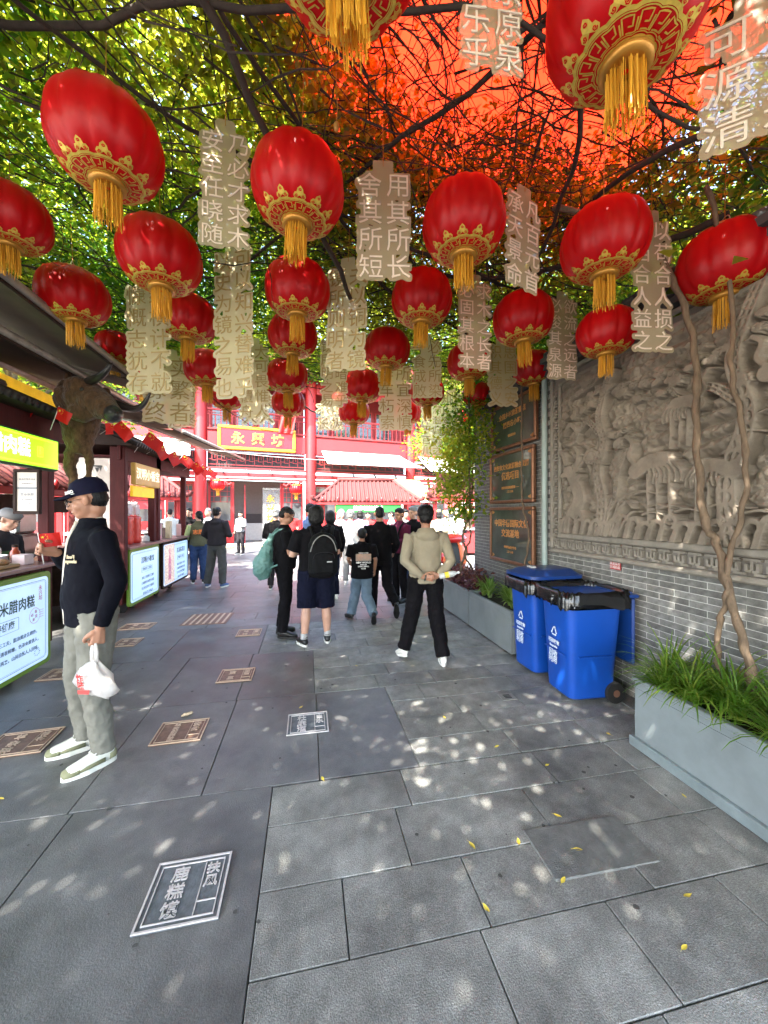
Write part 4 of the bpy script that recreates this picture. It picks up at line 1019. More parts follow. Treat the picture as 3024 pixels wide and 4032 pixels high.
t = thing('bull_head', 'mounted brown bull head with curved dark horns at the corner of the nearest stall', 'animal head', bp_, -YAW)
mb = MB()
# local: x right in view, z up; head points right and slightly down
mb.loft([((-0.28, 0.10, 0.02), 0.20, 0.20), ((-0.20, 0.05, 0.06), 0.22, 0.20), ((-0.08, 0.0, 0.05), 0.20, 0.185), ((0.05, -0.05, -0.01), 0.16, 0.155), ((0.17, -0.09, -0.08), 0.12, 0.12), ((0.26, -0.12, -0.13), 0.098, 0.10), ((0.32, -0.13, -0.16), 0.07, 0.075)], 0, 20)
mb.ell((-0.10, -0.10, 0.15), (0.12, 0.10, 0.09)); mb.ell((0.08, -0.13, 0.05), (0.07, 0.05, 0.045)); mb.ell((-0.05, -0.1, -0.12), (0.15, 0.10, 0.10))
mb.loft([((-0.20, 0.08, 0.0), 0.20, 0.19), ((-0.22, 0.08, -0.22), 0.17, 0.16), ((-0.21, 0.06, -0.42), 0.13, 0.10), ((-0.22, 0.04, -0.52), 0.10, 0.06)], 0, 18)
mb.loft([((-0.27, 0.04, -0.48), 0.075, 0.05), ((-0.28, 0.02, -0.66), 0.06, 0.04), ((-0.24, 0.02, -0.80), 0.045, 0.035), ((-0.27, 0.0, -0.88), 0.02, 0.02)], 0, 12)
mb.loft([((-0.14, 0.08, -0.46), 0.05, 0.045), ((-0.10, 0.06, -0.62), 0.04, 0.035), ((-0.11, 0.05, -0.78), 0.02, 0.02)], 0, 12)
solidify_union(mb, 'head', m_hide, t, 0.011, 3, 0.035, 0.10, 0.010, 0.02)
solidify_union(MB().ell((0.29, -0.14, -0.145), (0.085, 0.088, 0.085)).ell((0.33, -0.16, -0.16), (0.05, 0.06, 0.05)), 'muzzle', m_muzzle, t, 0.01, 2, 0.01, 0.05)
P = catmull([(-0.09, -0.02, 0.19), (0.05, -0.12, 0.19), (0.18, -0.18, 0.21), (0.28, -0.20, 0.28), (0.33, -0.20, 0.40)], 6)
MB().tube(P, [0.048*(1-i/len(P))**0.7+0.004 for i in range(len(P))], 12).build('horn', m_horn, t, True)
P = catmull([(0.12, 0.08, 0.02), (0.28, 0.06, -0.03), (0.42, 0.0, -0.06), (0.54, -0.05, -0.02), (0.62, -0.08, 0.08)], 6)
MB().tube(P, [0.05*(1-i/len(P))**0.7+0.004 for i in range(len(P))], 12).build('horn', m_horn, t, True)
for (c, e) in (((-0.22, -0.06, 0.24), (0.035, 0.05, 0.07)), ((0.0, 0.14, 0.16), (0.06, 0.03, 0.05))): solidify_union(MB().ell(c, e), 'ear', m_hide, t, 0.011, 1, 0.02, 0.04)
MB().ell((0.0, -0.175, 0.09), (0.022, 0.014, 0.018)).build('eye', m_horn, t, True)
for s in (-1, 1): MB().ell((0.365, -0.19+0.03*s, -0.15), (0.012, 0.012, 0.014)).build('nostril', m_rubber, t, True)
# ================================================================== THE HALL AT THE FAR END
HA = R(11); HX, HY = -2.016, 19.778
m_red = mat('red_lacquer', (0.30, 0.010, 0.012), 0.5, amt=0.10, scale=2.5, spec=0.5)
m_redpale = mat('matte_red_paint', (0.22, 0.011, 0.012), 0.65, amt=0.15, scale=3)  # flatter red, slightly deeper than the lacquer
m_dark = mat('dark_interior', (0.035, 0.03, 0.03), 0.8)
m_glassd = mat('tinted_pane', (0.05, 0.055, 0.06), 0.06, spec=0.8)
m_wallgrey = mat('grey_interior_wall', (0.22, 0.21, 0.19), 0.7)
m_gilt = mat('gilt_letter', (0.6, 0.36, 0.04), 0.35, 0.3)
m_canvas = mat('white_awning_canvas', (0.78, 0.77, 0.70), 0.7, amt=0.04, trans=0.35)
m_peach = mat('peach_awning_canvas', (0.42, 0.25, 0.10), 0.7, amt=0.05, trans=0.35)
m_tilered = mat('faded_red_roof_tile', (0.085, 0.012, 0.011), 0.8, amt=0.3, scale=5, rand=0.12)
hall = thing('gate_hall', 'two-storey red timber hall with balcony, columns and gold name board closing the lane', 'building', (HX, HY, 0), HA)
B_ = lambda mb, n, m_, p=None, **k: mb.build(n, m_, p or hall, **k)
cols = [-14.0, -8.6, -2.97, 2.2, 7.95, 13.4, 19.0]
for u in cols:
    c = B_(MB().tube([(u, 0, 0.25), (u, 0, 8.3)], 0.265, 24), 'column', m_red, smooth=True, sharp=50)
    MB().lathe([(0.42, 0), (0.42, 0.10), (0.36, 0.22), (0.28, 0.26)], 24, T=Matrix.Translation((u, 0, 0))).build('column_base', mat('grey_stone', (0.3, 0.29, 0.27), 0.7), c, True, sharp=40)
for i in range(len(cols)-1):
    a, b = cols[i]+0.27, cols[i+1]-0.27; w_ = b-a; c = (a+b)/2
    B_(MB().bbox(c, 0.02, 5.0, w_, 0.20, 0.86, 0.02), 'beam', m_red)
    B_(MB().bbox(c, -0.03, 3.70, w_, 0.16, 0.10, 0.01), 'beam', m_redpale)
    B_(MB().bbox(c, 0.0, 3.42, w_, 0.20, 0.20, 0.01), 'beam', m_red)
    B_(MB().bbox(c, 0.0, 3.21, w_, 0.14, 0.10, 0.01), 'beam', m_redpale)
    # fretwork strip
    fr = B_(MB().bbox(c, 0.0, 4.53, w_, 0.05, 0.04, 0.004), 'fretwork', m_redpale)
    mbf = MB(); n = max(4, int(w_/0.42))
    for k in range(n):
        x = a+(k+0.5)*w_/n; q = w_/n
        for (dx, dz, sx, sz) in ((0, 0.30, q*0.9, 0.03), (-q*0.45, 0.05, 0.03, 0.5), (0, 0.12, 0.03, 0.33), (q*0.22, -0.05, q*0.45, 0.03), (-q*0.22, 0.0, q*0.3, 0.03), (q*0.3, 0.17, 0.03, 0.25), (0, -0.25, q*0.95, 0.03)):
            mbf.box(x+dx, 0.01, 4.13+dz, sx, 0.03, sz)
    stuff(mbf.build('fret_bars', m_redpale, fr))
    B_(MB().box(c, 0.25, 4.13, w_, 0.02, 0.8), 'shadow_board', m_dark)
    for k in range(4 if 1 <= i <= 3 else 0):
        sp = B_(MB().tube([(a+w_*(0.14+0.24*k), -0.14, 3.62), (a+w_*(0.14+0.24*k)+0.06, -0.26, 3.46)], 0.055, 10), 'spotlight', mat('dark_lamp', (0.05, 0.06, 0.08), 0.4), smooth=True, sharp=50)
    # balcony rail with lattice balusters
    rail = B_(MB().bbox(c, -0.05, 6.48, w_, 0.10, 0.09, 0.01), 'railing', m_redpale)
    MB().bbox(c, -0.05, 5.56, w_, 0.08, 0.08, 0.01).build('rail_foot', m_redpale, rail); MB().bbox(c, -0.05, 6.22, w_, 0.05, 0.04, 0.005).build('rail_middle', m_redpale, rail)
    bm_ = MB().box(0, 0, 0, 0.045, 0.04, 0.60).mesh('baluster', m_redpale)
    n = int(w_/0.24)
    if 1 <= i <= 3:
        for k in range(n): link('baluster', bm_, rail, loc=(a+(k+0.5)*w_/n, -0.05, 5.90))
        mm = MB()
        for k in range(n//2): mm.box(a+(k+0.5)*2*w_/n, -0.05, 6.33, w_/n*1.2, 0.03, 0.03); mm.box(a+(k+0.5)*2*w_/n-w_/n*0.6, -0.05, 6.34, 0.03, 0.03, 0.18)
        stuff(mm.build('rail_lattice', m_redpale, rail))
    # upper storey wall with latticed windows, set back
    B_(MB().box(c, 1.9, 6.9, w_+0.5, 0.1, 2.9), 'upper_wall', m_redpale)
    for k in range(4):
        wx_ = a+(k+0.5)*w_/4; ww = w_/4-0.2
        wd = B_(MB().bbox(wx_, 1.82, 6.75, ww, 0.06, 1.7, 0.01), 'window', m_red)
        MB().box(wx_, 1.785, 6.75, ww-0.16, 0.02, 1.54).build('pane', m_glassd, wd)
        lm = MB()
        for q in range(4): lm.box(wx_-ww/2+0.08+(q+0.5)*(ww-0.16)/4, 1.765, 6.75, 0.02, 0.015, 1.54)
        for q in range(5): lm.box(wx_, 1.768, 6.1+q*0.32, ww-0.16, 0.012, 0.02)
        stuff(lm.build('glazing_bars', m_wallgrey, wd))
    B_(MB().box(c, 0.95, 5.36, w_+0.5, 1.8, 0.12), 'balcony_floor', m_redpale)
    B_(MB().bbox(c, 0.0, 8.0, w_, 0.2, 0.5, 0.02), 'beam', m_red)
    # ground floor: red framed screens
    for k in range(4):
        wx_ = a+(k+0.5)*w_/4; ww = w_/4-0.04
        if i == 2 and k in (1, 2): continue
        d_ = B_(MB().bbox(wx_, 0.62, 1.55, ww, 0.07, 3.1, 0.01), 'door_screen', m_red)
        MB().box(wx_, 0.575, 2.05, ww-0.22, 0.02, 1.75).build('pane', m_glassd, d_)
        lm = MB()
        for q in range(3): lm.box(wx_-ww/2+0.11+(q+0.5)*(ww-0.22)/3, 0.56, 2.5, 0.022, 0.012, 0.85)
        for q in range(4): lm.box(wx_, 0.562, 2.1+q*0.26, ww-0.22, 0.010, 0.022)
        stuff(lm.build('door_lattice', m_red, d_)); MB().bbox(wx_, 0.57, 0.6, ww-0.2, 0.03, 0.7, 0.01).build('door_panel', m_redpale, d_)
# roofs: tiled eaves rising back
for (z0, z1, y0, y1, n_) in ((8.35, 9.7, -1.5, 2.0, 'main'), (9.9, 11.6, 1.2, 5.0, 'upper')):
    rf = B_(MB().add([(-14.5, y0, z0), (19.5, y0, z0), (19.5, y1, z1), (-14.5, y1, z1), (-14.5, y0, z0-0.1), (19.5, y0, z0-0.1), (19.5, y1, z1-0.2), (-14.5, y1, z1-0.2)], [(0, 1, 2, 3), (7, 6, 5, 4), (4, 5, 1, 0), (3, 2, 6, 7)]), 'roof', m_tilered)
    tmr = MB().tube([(0, y0-0.03, z0+0.03), (0, y1, z1+0.03)], 0.085, 6).mesh('tile_row', m_tilered, True)
    for k in range(112): link('tile_row', tmr, rf, loc=(-14.3+k*0.30, 0, 0))
    B_(MB().tube([(-14.5, y1, z1+0.15), (19.5, y1, z1+0.15)], 0.18, 8), 'ridge', m_tilered, smooth=True)
B_(MB().box(2.5, 2.2, 9.5, 33, 0.1, 2.8), 'attic_wall', m_redpale)
# doorway in the middle bay
B_(MB().box(-0.4, 3.6, 1.7, 5.0, 0.1, 3.4), 'inner_wall', m_wallgrey)
dw = B_(MB().bbox(-0.35, 2.6, 0.5, 1.5, 0.5, 0.95, 0.02), 'reception_desk', mat('pale_desk', (0.4, 0.4, 0.38), 0.5))
MB().bbox(-0.45, 2.5, 1.25, 0.8, 0.06, 0.5, 0.01).build('desk_screen', m_dark, dw)
for (x, lab) in ((-1.55, 'l'), (0.78, 'r')):
    dd = B_(MB().bbox(x, 0.62, 1.55, 0.10, 0.08, 3.1, 0.01), 'door_jamb', m_red)
gl = B_(MB().box(0.30, 0.60, 1.45, 0.88, 0.015, 2.8), 'glass_door', mat('clear_door_glass', (0.4, 0.42, 0.42), 0.05, alpha=0.25, spec=0.8))
v, f = column_text('永兴坊', 0.42, 0.5, 0, 0.01, 0.008); MB().add(v, f, 0, frame((0.25, 0.585, 2.55), (1, 0, 0), (0, 0, 1))).build('lettering', m_gilt, gl)
for x in (-1.0, 0.75, 1.3): MB().bbox(x, 0.56, 1.5, 0.05, 0.05, 2.95, 0.005).build('door_stile', m_red, hall)
for s, x in ((1, -2.55), (-1, 1.75)):
    mbk = MB(); r_ = random.Random(3)
    for k in range(16): mbk.ell((x+s*(0.06*k), -0.03, 3.10-0.010*k+0.05*math.sin(k*1.3)), (0.06, 0.04, 0.055), 8, 5)
    stuff(B_(mbk, 'carved_bracket', m_redpale, smooth=True))
# gold framed name board
nb = B_(MB().bbox(-0.43, -0.32, 5.14, 3.34, 0.06, 0.96, 0.01), 'name_board', mat('board_crimson', (0.48, 0.006, 0.012), 0.35))
m_gframe = mat('gold_frame', (0.45, 0.24, 0.02), 0.4, 0.4, amt=0.25, scale=14, bump=0.6, bscale=16)
for (a, b, c, d) in ((0, 0.50, 3.60, 0.15), (0, -0.50, 3.60, 0.15), (1.73, 0, 0.15, 0.86), (-1.73, 0, 0.15, 0.86)):
    MB().bbox(-0.43+a, -0.34, 5.14+b, c, 0.12, d, 0.03).build('frame_bar', m_gframe, nb)
for k, ch in enumerate('永興坊'):
    v, f = text_mesh(ch, 0.62, 0.03, bold=0.012)
    xs = [p[0] for p in v]; ox = (min(xs)+max(xs))/2; ys = [p[1] for p in v]; oy = (min(ys)+max(ys))/2
    MB().add([(p[0]-ox, p[1]-oy, p[2]) for p in v], f, 0, frame((-0.43+(k-1)*0.92, -0.365, 5.14), (1, 0, 0), (0, 0, 1))).build('lettering', m_gilt, nb)
# lanterns by the door
def hall_pt(u, off, z): return (HX+u*math.cos(HA)+off*math.sin(HA), HY+u*math.sin(HA)-off*math.cos(HA), z)
HALL_LANTERNS = [((-2.22, 0.6, 2.85), 'small round lantern with yellow tassel left of the hall doorway'), ((1.36, 0.6, 2.72), 'small round lantern with yellow tassel right of the hall doorway')]
# awnings of the hall shops
def shop_awning(label, u0, u1, zt, zb, out, m_, skew=0.5, drop=0.1):
    t = thing('shop_awning', label, 'awning', (HX, HY, 0), HA, 'canvas awnings on the hall front')
    mb = MB(); n = 6
    for i in range(n+1):
        for j in range(7):
            q, s = i/n, j/6
            mb.v.append((u0+(u1-u0)*q+skew*s*(q*1.6-0.2), -0.15-out*s, zt+(zb-zt)*s-0.05*math.sin(PI*s)))
    for i in range(n):
        for j in range(6): mb.f.append((i*7+j, i*7+j+1, (i+1)*7+j+1, (i+1)*7+j)); mb.m.append(0)
    o = mb.build('awning_cloth', m_, t, True); md = o.modifiers.new('t', 'SOLIDIFY'); md.thickness = 0.02
    a, b = mb.v[6], mb.v[n*7+6]
    MB().tube([a, b], 0.04, 8).build('front_bar', mat('white_bar', (0.7, 0.68, 0.64), 0.4), t, True)
    return t
shop_awning('large white canvas awning over the shop right of the hall doorway', 2.75, 7.2, 4.80, 3.95, 1.7, m_canvas)
shop_awning('white canvas awning at the right end of the hall front, beside the leaves', 8.4, 13.2, 4.80, 3.8, 1.7, m_canvas)
shop_awning('white canvas awning at the left end of the hall, above the awning bar', -8.3, -3.4, 4.95, 4.0, 1.7, m_canvas, 0.1)
t = thing('shop_awning', 'peach coloured slanted awning between the big white one and the tiled kiosks', 'awning', (0, 0, 0))
q = [at(*p) for p in ((835*DS, 1035*DS, 16.5), (905*DS, 1038*DS, 16.5), (948*DS, 1085*DS, 15.0), (868*DS, 1084*DS, 15.0))]
MB().add([tuple(p) for p in q]+[tuple(p+Vector((0, 0, -0.03))) for p in q], [(0, 1, 2, 3), (7, 6, 5, 4), (0, 4, 5, 1), (1, 5, 6, 2), (2, 6, 7, 3), (3, 7, 4, 0)]).build('awning_cloth', m_peach, t)
MB().tube([q[3], q[2]], 0.04, 8).build('front_bar', mat('white_bar', (0, 0, 0)), t, True)
# long red drapes and flags hanging on the upper floor
t = thing('red_drape', 'long red cloth hanging beside the balcony column, behind the central lanterns', 'drape', hall_pt(1.2, 0.5, 5.9), HA)
mb = MB()
for i in range(9):
    for j in range(9): mb.v.append((-0.35+0.7*i/8-0.35*j/8, 0.07*math.sin(i*1.7+j*0.4), 1.5-1.9*j/8))
for i in range(8):
    for j in range(8): mb.f.append((i*9+j, i*9+j+1, (i+1)*9+j+1, (i+1)*9+j)); mb.m.append(0)
mb.build('cloth', m_flag, t, True)

# ---- tiled kiosks
def kiosk(x, y, rz, w_, d_, label, sign, sign_m, ez=1.97, rz_=2.78):
    t = thing('tiled_kiosk', label, 'kiosk', (x, y, 0), rz, 'red tiled kiosks before the hall')
    for (px, py) in ((-w_/2+0.25, -d_/2+0.3), (w_/2-0.25, -d_/2+0.3), (-w_/2+0.25, d_/2-0.3), (w_/2-0.25, d_/2-0.3)): MB().bbox(px, py, ez/2, 0.14, 0.14, ez, 0.01).build('post', m_red, t)
    MB().bbox(0, 0, 0.45, w_-0.7, d_-0.7, 0.9, 0.02).build('counter_cabinet', m_redpale, t); MB().bbox(0, 0, 0.93, w_-0.5, d_-0.5, 0.05, 0.01).build('counter', m_white, t)
    rf = MB().add([(-w_/2, -d_/2, ez), (w_/2, -d_/2, ez), (w_/2, d_/2, ez), (-w_/2, d_/2, ez), (-w_*0.27, 0, rz_), (w_*0.27, 0, rz_)], [(0, 1, 5, 4), (1, 2, 5), (2, 3, 4, 5), (3, 0, 4), (3, 2, 1, 0)]).build('roof', m_tilered, t)
    n = int(w_/0.16)
    for k in range(n):
        xx = -w_/2+(k+0.5)*w_/n; tx_ = max(-w_*0.27, min(w_*0.27, xx)); q = 1-max(0, (abs(xx)-w_*0.27)/(w_*0.23))
        a = Vector((xx, -d_/2-0.03, ez+0.02)); b = Vector((xx, -d_/2+(d_/2)*q, ez+(rz_-ez)*q+0.02))
        MB().tube([a, b], 0.045, 6).build('tile_row', m_tilered, rf, True)
    for s in (-1, 1):
        P = catmull([(s*w_*0.27, 0, rz_+0.06), (s*w_*0.38, -d_*0.22, (ez+rz_)/2+0.06), (s*w_/2, -d_/2, ez+0.08), (s*(w_/2+0.1), -d_/2-0.1, ez+0.2)], 5)
        MB().tube(P, 0.07, 7).build('hip_ridge', m_tilered, rf, True)
    MB().tube([(-w_*0.29, 0, rz_+0.07), (w_*0.29, 0, rz_+0.07)], 0.08, 8).build('ridge', m_tilered, rf, True)
    MB().bbox(0, -d_/2+0.06, ez-0.06, w_, 0.08, 0.12, 0.01).build('eave_board', m_red, t)
    for k in range(int(w_/0.55)): MB().ell((0, 0, 0), (0.05, 0.04, 0.09), 8, 6).build('eave_finial', m_red, t, True, loc=(-w_/2+0.3+k*0.55, -d_/2-0.02, ez+0.08))
    sg = MB().bbox(0.0, -d_/2+0.10, ez-0.27, w_*0.62, 0.06, 0.28, 0.01).build('sign_board', sign_m, t)
    v, f = text_mesh(sign, 0.19, 0.01, bold=0.003); MB().add(v, f, 0, frame((0, -d_/2+0.06, ez-0.27), (1, 0, 0), (0, 0, 1))).build('lettering', m_white, sg)
    return t
kiosk(2.32, 15.3, R(-4), 4.0, 2.2, 'red tiled kiosk with lit green sign in front of the hall', '陕南松针烤鸡', mat('kiosk_green', (0.01, 0.16, 0.02), 0.4, emit=0.1), 2.0, 2.84)
kiosk(6.1, 14.6, R(-6), 3.0, 2.2, 'red tiled kiosk with peaked roof beside the leaves at the wall end', '长安小吃', m_redprint, 2.15, 3.0)
kiosk(-5.3, 7.6, R(80), 3.6, 2.0, 'pink-red tiled kiosk seen through the gap between the stalls', '花馍', m_brown, 2.0, 2.7)
kiosk(-6.0, 14.2, R(20), 3.6, 2.2, 'red tiled kiosk beyond the third stall at the far left', '老陕面馆', m_redprint, 2.1, 2.9)
# bulb string under the right kiosk
for i in range(12):
    t = thing('bulb', 'yellow bulb strung under the right kiosk eave', 'bulb', (4.75+i*0.23, 13.42+0.01*i, 1.62-0.03*math.sin(i*1.2)), 0, 'yellow bulbs under the right kiosk')
    MB().ell((0, 0, 0), (0.075, 0.075, 0.075), 10, 7).build('glass', mat('bulb_yellow', (0.8, 0.6, 0.15), 0.4, emit=0.25), t, True)
# shining steel cart glimpsed through the near stall
t = thing('steel_cart', 'bright stainless steel cart seen behind the near stall counter', 'cart', (-4.4, 5.9, 0), R(10))
MB().bbox(0, 0, 0.75, 1.5, 0.8, 1.1, 0.03).build('body', m_steelsh, t); MB().bbox(0, 0.1, 1.45, 1.3, 0.5, 0.28, 0.03).build('hood', m_steelsh, t)
MB().bbox(0, -0.41, 0.9, 1.2, 0.02, 0.5, 0.01).build('door', m_white, t)
for s in (-1, 1): MB().loft([((s*0.5, -0.3, 0.1), 0.1, 0.1, (0, 1, 0)), ((s*0.5, -0.24, 0.1), 0.1, 0.1, (0, 1, 0))], 0, 16).build('wheel', m_rubber, t)
# ================================================================== CANOPY
m_tarp = mat('orange_red_cloth', (0.55, 0.05, 0.025), 0.6, amt=0.10, scale=2, trans=0.62, tcol=(1.0, 0.20, 0.11))
t = thing('sun_cloth', 'orange-red translucent cloth spread on ribs above the vines, top right', 'cloth', (1.35, 2.0, 4.85))
mb = MB(); n1, n2 = 20, 16
for j in range(n2+1):
    for i in range(n1+1):
        x = -1.75+3.5*i/n1; y = -1.25+3.0*j/n2
        mb.v.append((x, y, 0.05*math.cos(x*5+y)*math.cos(y*2.2)+0.03*math.sin(x*11+y*2)-0.05*y))
for j in range(n2):
    for i in range(n1): mb.f.append((j*(n1+1)+i, j*(n1+1)+i+1, (j+1)*(n1+1)+i+1, (j+1)*(n1+1)+i)); mb.m.append(0)
o = mb.build('cloth', m_tarp, t, True); md = o.modifiers.new('thick', 'SOLIDIFY'); md.thickness = 0.003
for k in range(6): MB().tube([(-1.3+k*0.5, -1.1, 0.07), (-1.3+k*0.5, 0.0, 0.09), (-1.3+k*0.5, 1.3, -0.05)], 0.006, 6).build('rib', m_barkdark, t)
for k in range(4): MB().tube([(-1.3, -1.0+k*0.58, 0.08-0.03*k), (1.2, -1.0+k*0.58, 0.08-0.03*k)], 0.005, 6).build('rib', m_barkdark, t)

rs = np.random.RandomState(11)
def canopy_h(x, y):   # underside height
    return 3.72+0.12*np.sin(x*1.1+0.5)+0.10*np.sin(y*0.9+x*0.4)-0.10*np.clip((y-4.2)/2, 0, 1)+0.05*np.sin(x*4+y*3)
def leaves(n, x0, x1, y0, y1, depth, size, seed, lowpow=1.0, name='leaf_canopy', clump=0.28, holes=True):
    rs = np.random.RandomState(seed)
    nc = max(1, n//60); c = np.stack([rs.uniform(x0, x1, nc), rs.uniform(y0, y1, nc), rs.rand(nc)**lowpow], 1)
    P = np.repeat(c, 60, 0)[:n]; P = P+np.stack([rs.normal(size=len(P))*clump, rs.normal(size=len(P))*clump, rs.normal(size=len(P))*0.10], 1)
    z = canopy_h(P[:, 0], P[:, 1])+np.abs(P[:, 2])*depth
    Q = np.stack([P[:, 0], P[:, 1], z], 1)
    keep = np.ones(len(Q), bool)
    if holes:
        # thin under the orange cloth, and gaps where sky shows
        inside = (Q[:, 0] > -0.25) & (Q[:, 0] < 3.1) & (Q[:, 1] > 1.0) & (Q[:, 1] < 3.6) & ((Q[:, 0]-1.2-0.35*(Q[:, 2]-3.7))**2/1.9+(Q[:, 1]-1.68-0.38*(Q[:, 2]-3.7))**2/0.50 < 1+0.35*np.sin(Q[:, 0]*5)*np.cos(Q[:, 1]*6))
        keep &= ~(inside & (rs.rand(len(Q)) < 0.985))
        gap = np.sin(Q[:, 0]*2.1+1.3*np.sin(Q[:, 1]*1.7))*np.sin(Q[:, 1]*2.6+1.1*np.cos(Q[:, 0]*2.3))
        keep &= ~((gap > 0.72) & (rs.rand(len(Q)) < 0.55))
    return Q[keep]
Q = np.concatenate([leaves(235000, -5.2, 4.6, 0.9, 6.2, 1.1, 0.05, 1), leaves(60000, -3.2, 3.2, 0.9, 6.1, 0.35, 0.05, 2, clump=0.2)])
stuff(link('leaf_canopy', leaf_mesh('leaf_canopy', Q, 0.058, m_leaf, 3, 0.45, 0.5)))
Q = leaves(112000, -6.0, 5.0, -5.0, 1.0, 1.1, 0.1, 4, holes=False, clump=0.4)  # unseen leaves behind the camera, put in and thickened to block the sun
stuff(link('leaf_canopy', leaf_mesh('leaf_canopy', Q, 0.115, m_leaf, 6, 0.5, 0.6)))
# limbs that cross the lane, and tangled twigs
def wander(p, d, n, step, jit, zt, r):
    P = [Vector(p)]; d = Vector(d).normalized()
    for i in range(n):
        d = (d+Vector((r.uniform(-jit, jit), r.uniform(-jit, jit), r.uniform(-jit, jit)*0.45+(zt-P[-1].z)*0.25))).normalized()
        P.append(P[-1]+d*step)
    return P
r = random.Random(21)
limbs = [((-3.2, 1.1, 3.8), (1, 0.35, 0), 26, 0.018), ((-3.0, 2.2, 3.75), (1, -0.1, 0), 24, 0.02), ((-0.9, 0.6, 4.0), (0.35, 1, 0), 24, 0.022), ((2.6, 1.2, 3.6), (-1, 0.5, 0.1), 22, 0.02), ((3.0, 3.4, 3.7), (-1, 0.12, 0), 24, 0.02),
         ((-3.2, 4.0, 3.7), (1, 0.05, 0), 26, 0.026), ((0.2, 0.8, 4.0), (1, 0.8, 0), 20, 0.02), ((2.7, 2.0, 3.55), (-0.6, 1, 0), 22, 0.024), ((-2.4, 1.4, 3.9), (0.5, 1, 0), 24, 0.02), ((3.1, 4.6, 3.55), (-1, -0.05, 0), 26, 0.022), ((-3.0, 5.2, 3.55), (1, 0.02, 0), 26, 0.02), ((1.6, 0.9, 3.9), (-0.25, 1, 0), 24, 0.018)]
for i, (p, d, n, w_) in enumerate(limbs):
    P = wander(p, d, n, 0.22, 0.28, 3.72, r)
    o = MB().tube(P, [w_*(1-0.6*k/len(P)) for k in range(len(P))], 7).build('vine_limb', m_barkdark, None, True)
    tag(o, 'dark winding vine limb lying across the underside of the leaf canopy', 'vine', 'main vine limbs overhead')
def twigs(n, x0, x1, y0, y1, seed, steps, step, w0, jit=0.5, zs=(3.5, 4.1)):
    r = random.Random(seed); mb = MB()
    for i in range(n):
        x, y = r.uniform(x0, x1), r.uniform(y0, y1)
        a = r.choice([0.3, 0.35, 2.8, 1.2, 0.0])+r.uniform(-0.5, 0.5)
        z = float(canopy_h(np.float64(x), np.float64(y)))-0.06+r.random()**1.6*0.6
        P = wander((x, y, z), (math.cos(a), math.sin(a), 0), r.randint(steps//2, steps), step, jit, z-0.03, r)
        mb.tube(P, [w0*r.uniform(0.5, 1.3)*(1-0.7*k/len(P)) for k in range(len(P))], 4, cap=False)
    return mb
stuff(twigs(1500, -4.6, 3.6, 0.9, 5.8, 5, 11, 0.10, 0.0045).build('twig_tangle', m_barkdark))
stuff(twigs(420, -4.2, 3.0, 0.9, 5.6, 6, 14, 0.15, 0.0085, 0.4).build('twig_tangle', m_barkdark))
stuff(twigs(380, 0.0, 2.9, 1.0, 3.2, 8, 12, 0.09, 0.0038, 0.6).build('twig_tangle', m_barkdark))
# trees that stand beyond the wall and the stalls
def tree(x, y, h, rad, label, n=9000, size=0.12, seed=0, zlow=0.45, group='trees beyond the lane'):
    t = thing('tree', label, 'tree', (x, y, 0), 0, group); r = random.Random(seed); rs = np.random.RandomState(seed)
    P = catmull([(0, 0, 0), (0.1, 0, h*0.25), (-0.08, 0.1, h*0.5), (0.1, 0, h*0.8)], 5)
    MB().tube(P, [0.16*(1-0.7*i/len(P)) for i in range(len(P))], 9).build('trunk', m_bark, t, True)
    cl = []; mb = MB()
    for k in range(26):
        a = r.uniform(0, 2*PI); q = r.random(); zz = h*(zlow+(1-zlow)*q); rr = rad*math.sin(PI*min(0.95, 0.25+0.7*q))*r.uniform(0.4, 1)
        c = Vector((rr*math.cos(a), rr*math.sin(a), zz)); cl.append(c)
        mb.tube([(0, 0, max(0.5, zz-rad*0.6)), c*0.6+Vector((0, 0, zz*0.35)), c], [0.05, 0.03, 0.01], 5)
    mb.build('branches', m_bark, t, True)
    per = n//26
    Q = np.concatenate([rs.normal(size=(per, 3))*np.array([rad*0.2, rad*0.2, rad*0.15])+np.array(c)[None, :] for c in cl])
    link('crown', leaf_mesh('crown', Q, size, m_leaf[:3], seed, 0.4, 0.6), t)
    return t
tree(-6.2, 9.5, 6.5, 2.4, 'yellow-green tree beyond the stalls on the left, behind the verse boards', 16000, 0.11, 1, 0.5)
tree(4.6, 8.3, 5.0, 1.5, 'green tree behind the far end of the brick wall', 9000, 0.11, 2, 0.50)
tree(4.9, 4.6, 5.2, 1.9, 'leafy tree behind the brick wall above the stone relief', 12000, 0.1, 3, 0.66)
tree(4.8, 1.6, 5.2, 1.9, 'leafy tree behind the near end of the brick wall', 12000, 0.1, 4, 0.66)
tree(6.2, 14.2, 7.8, 2.0, 'green tree before the right end of the hall', 11000, 0.12, 6, 0.5)
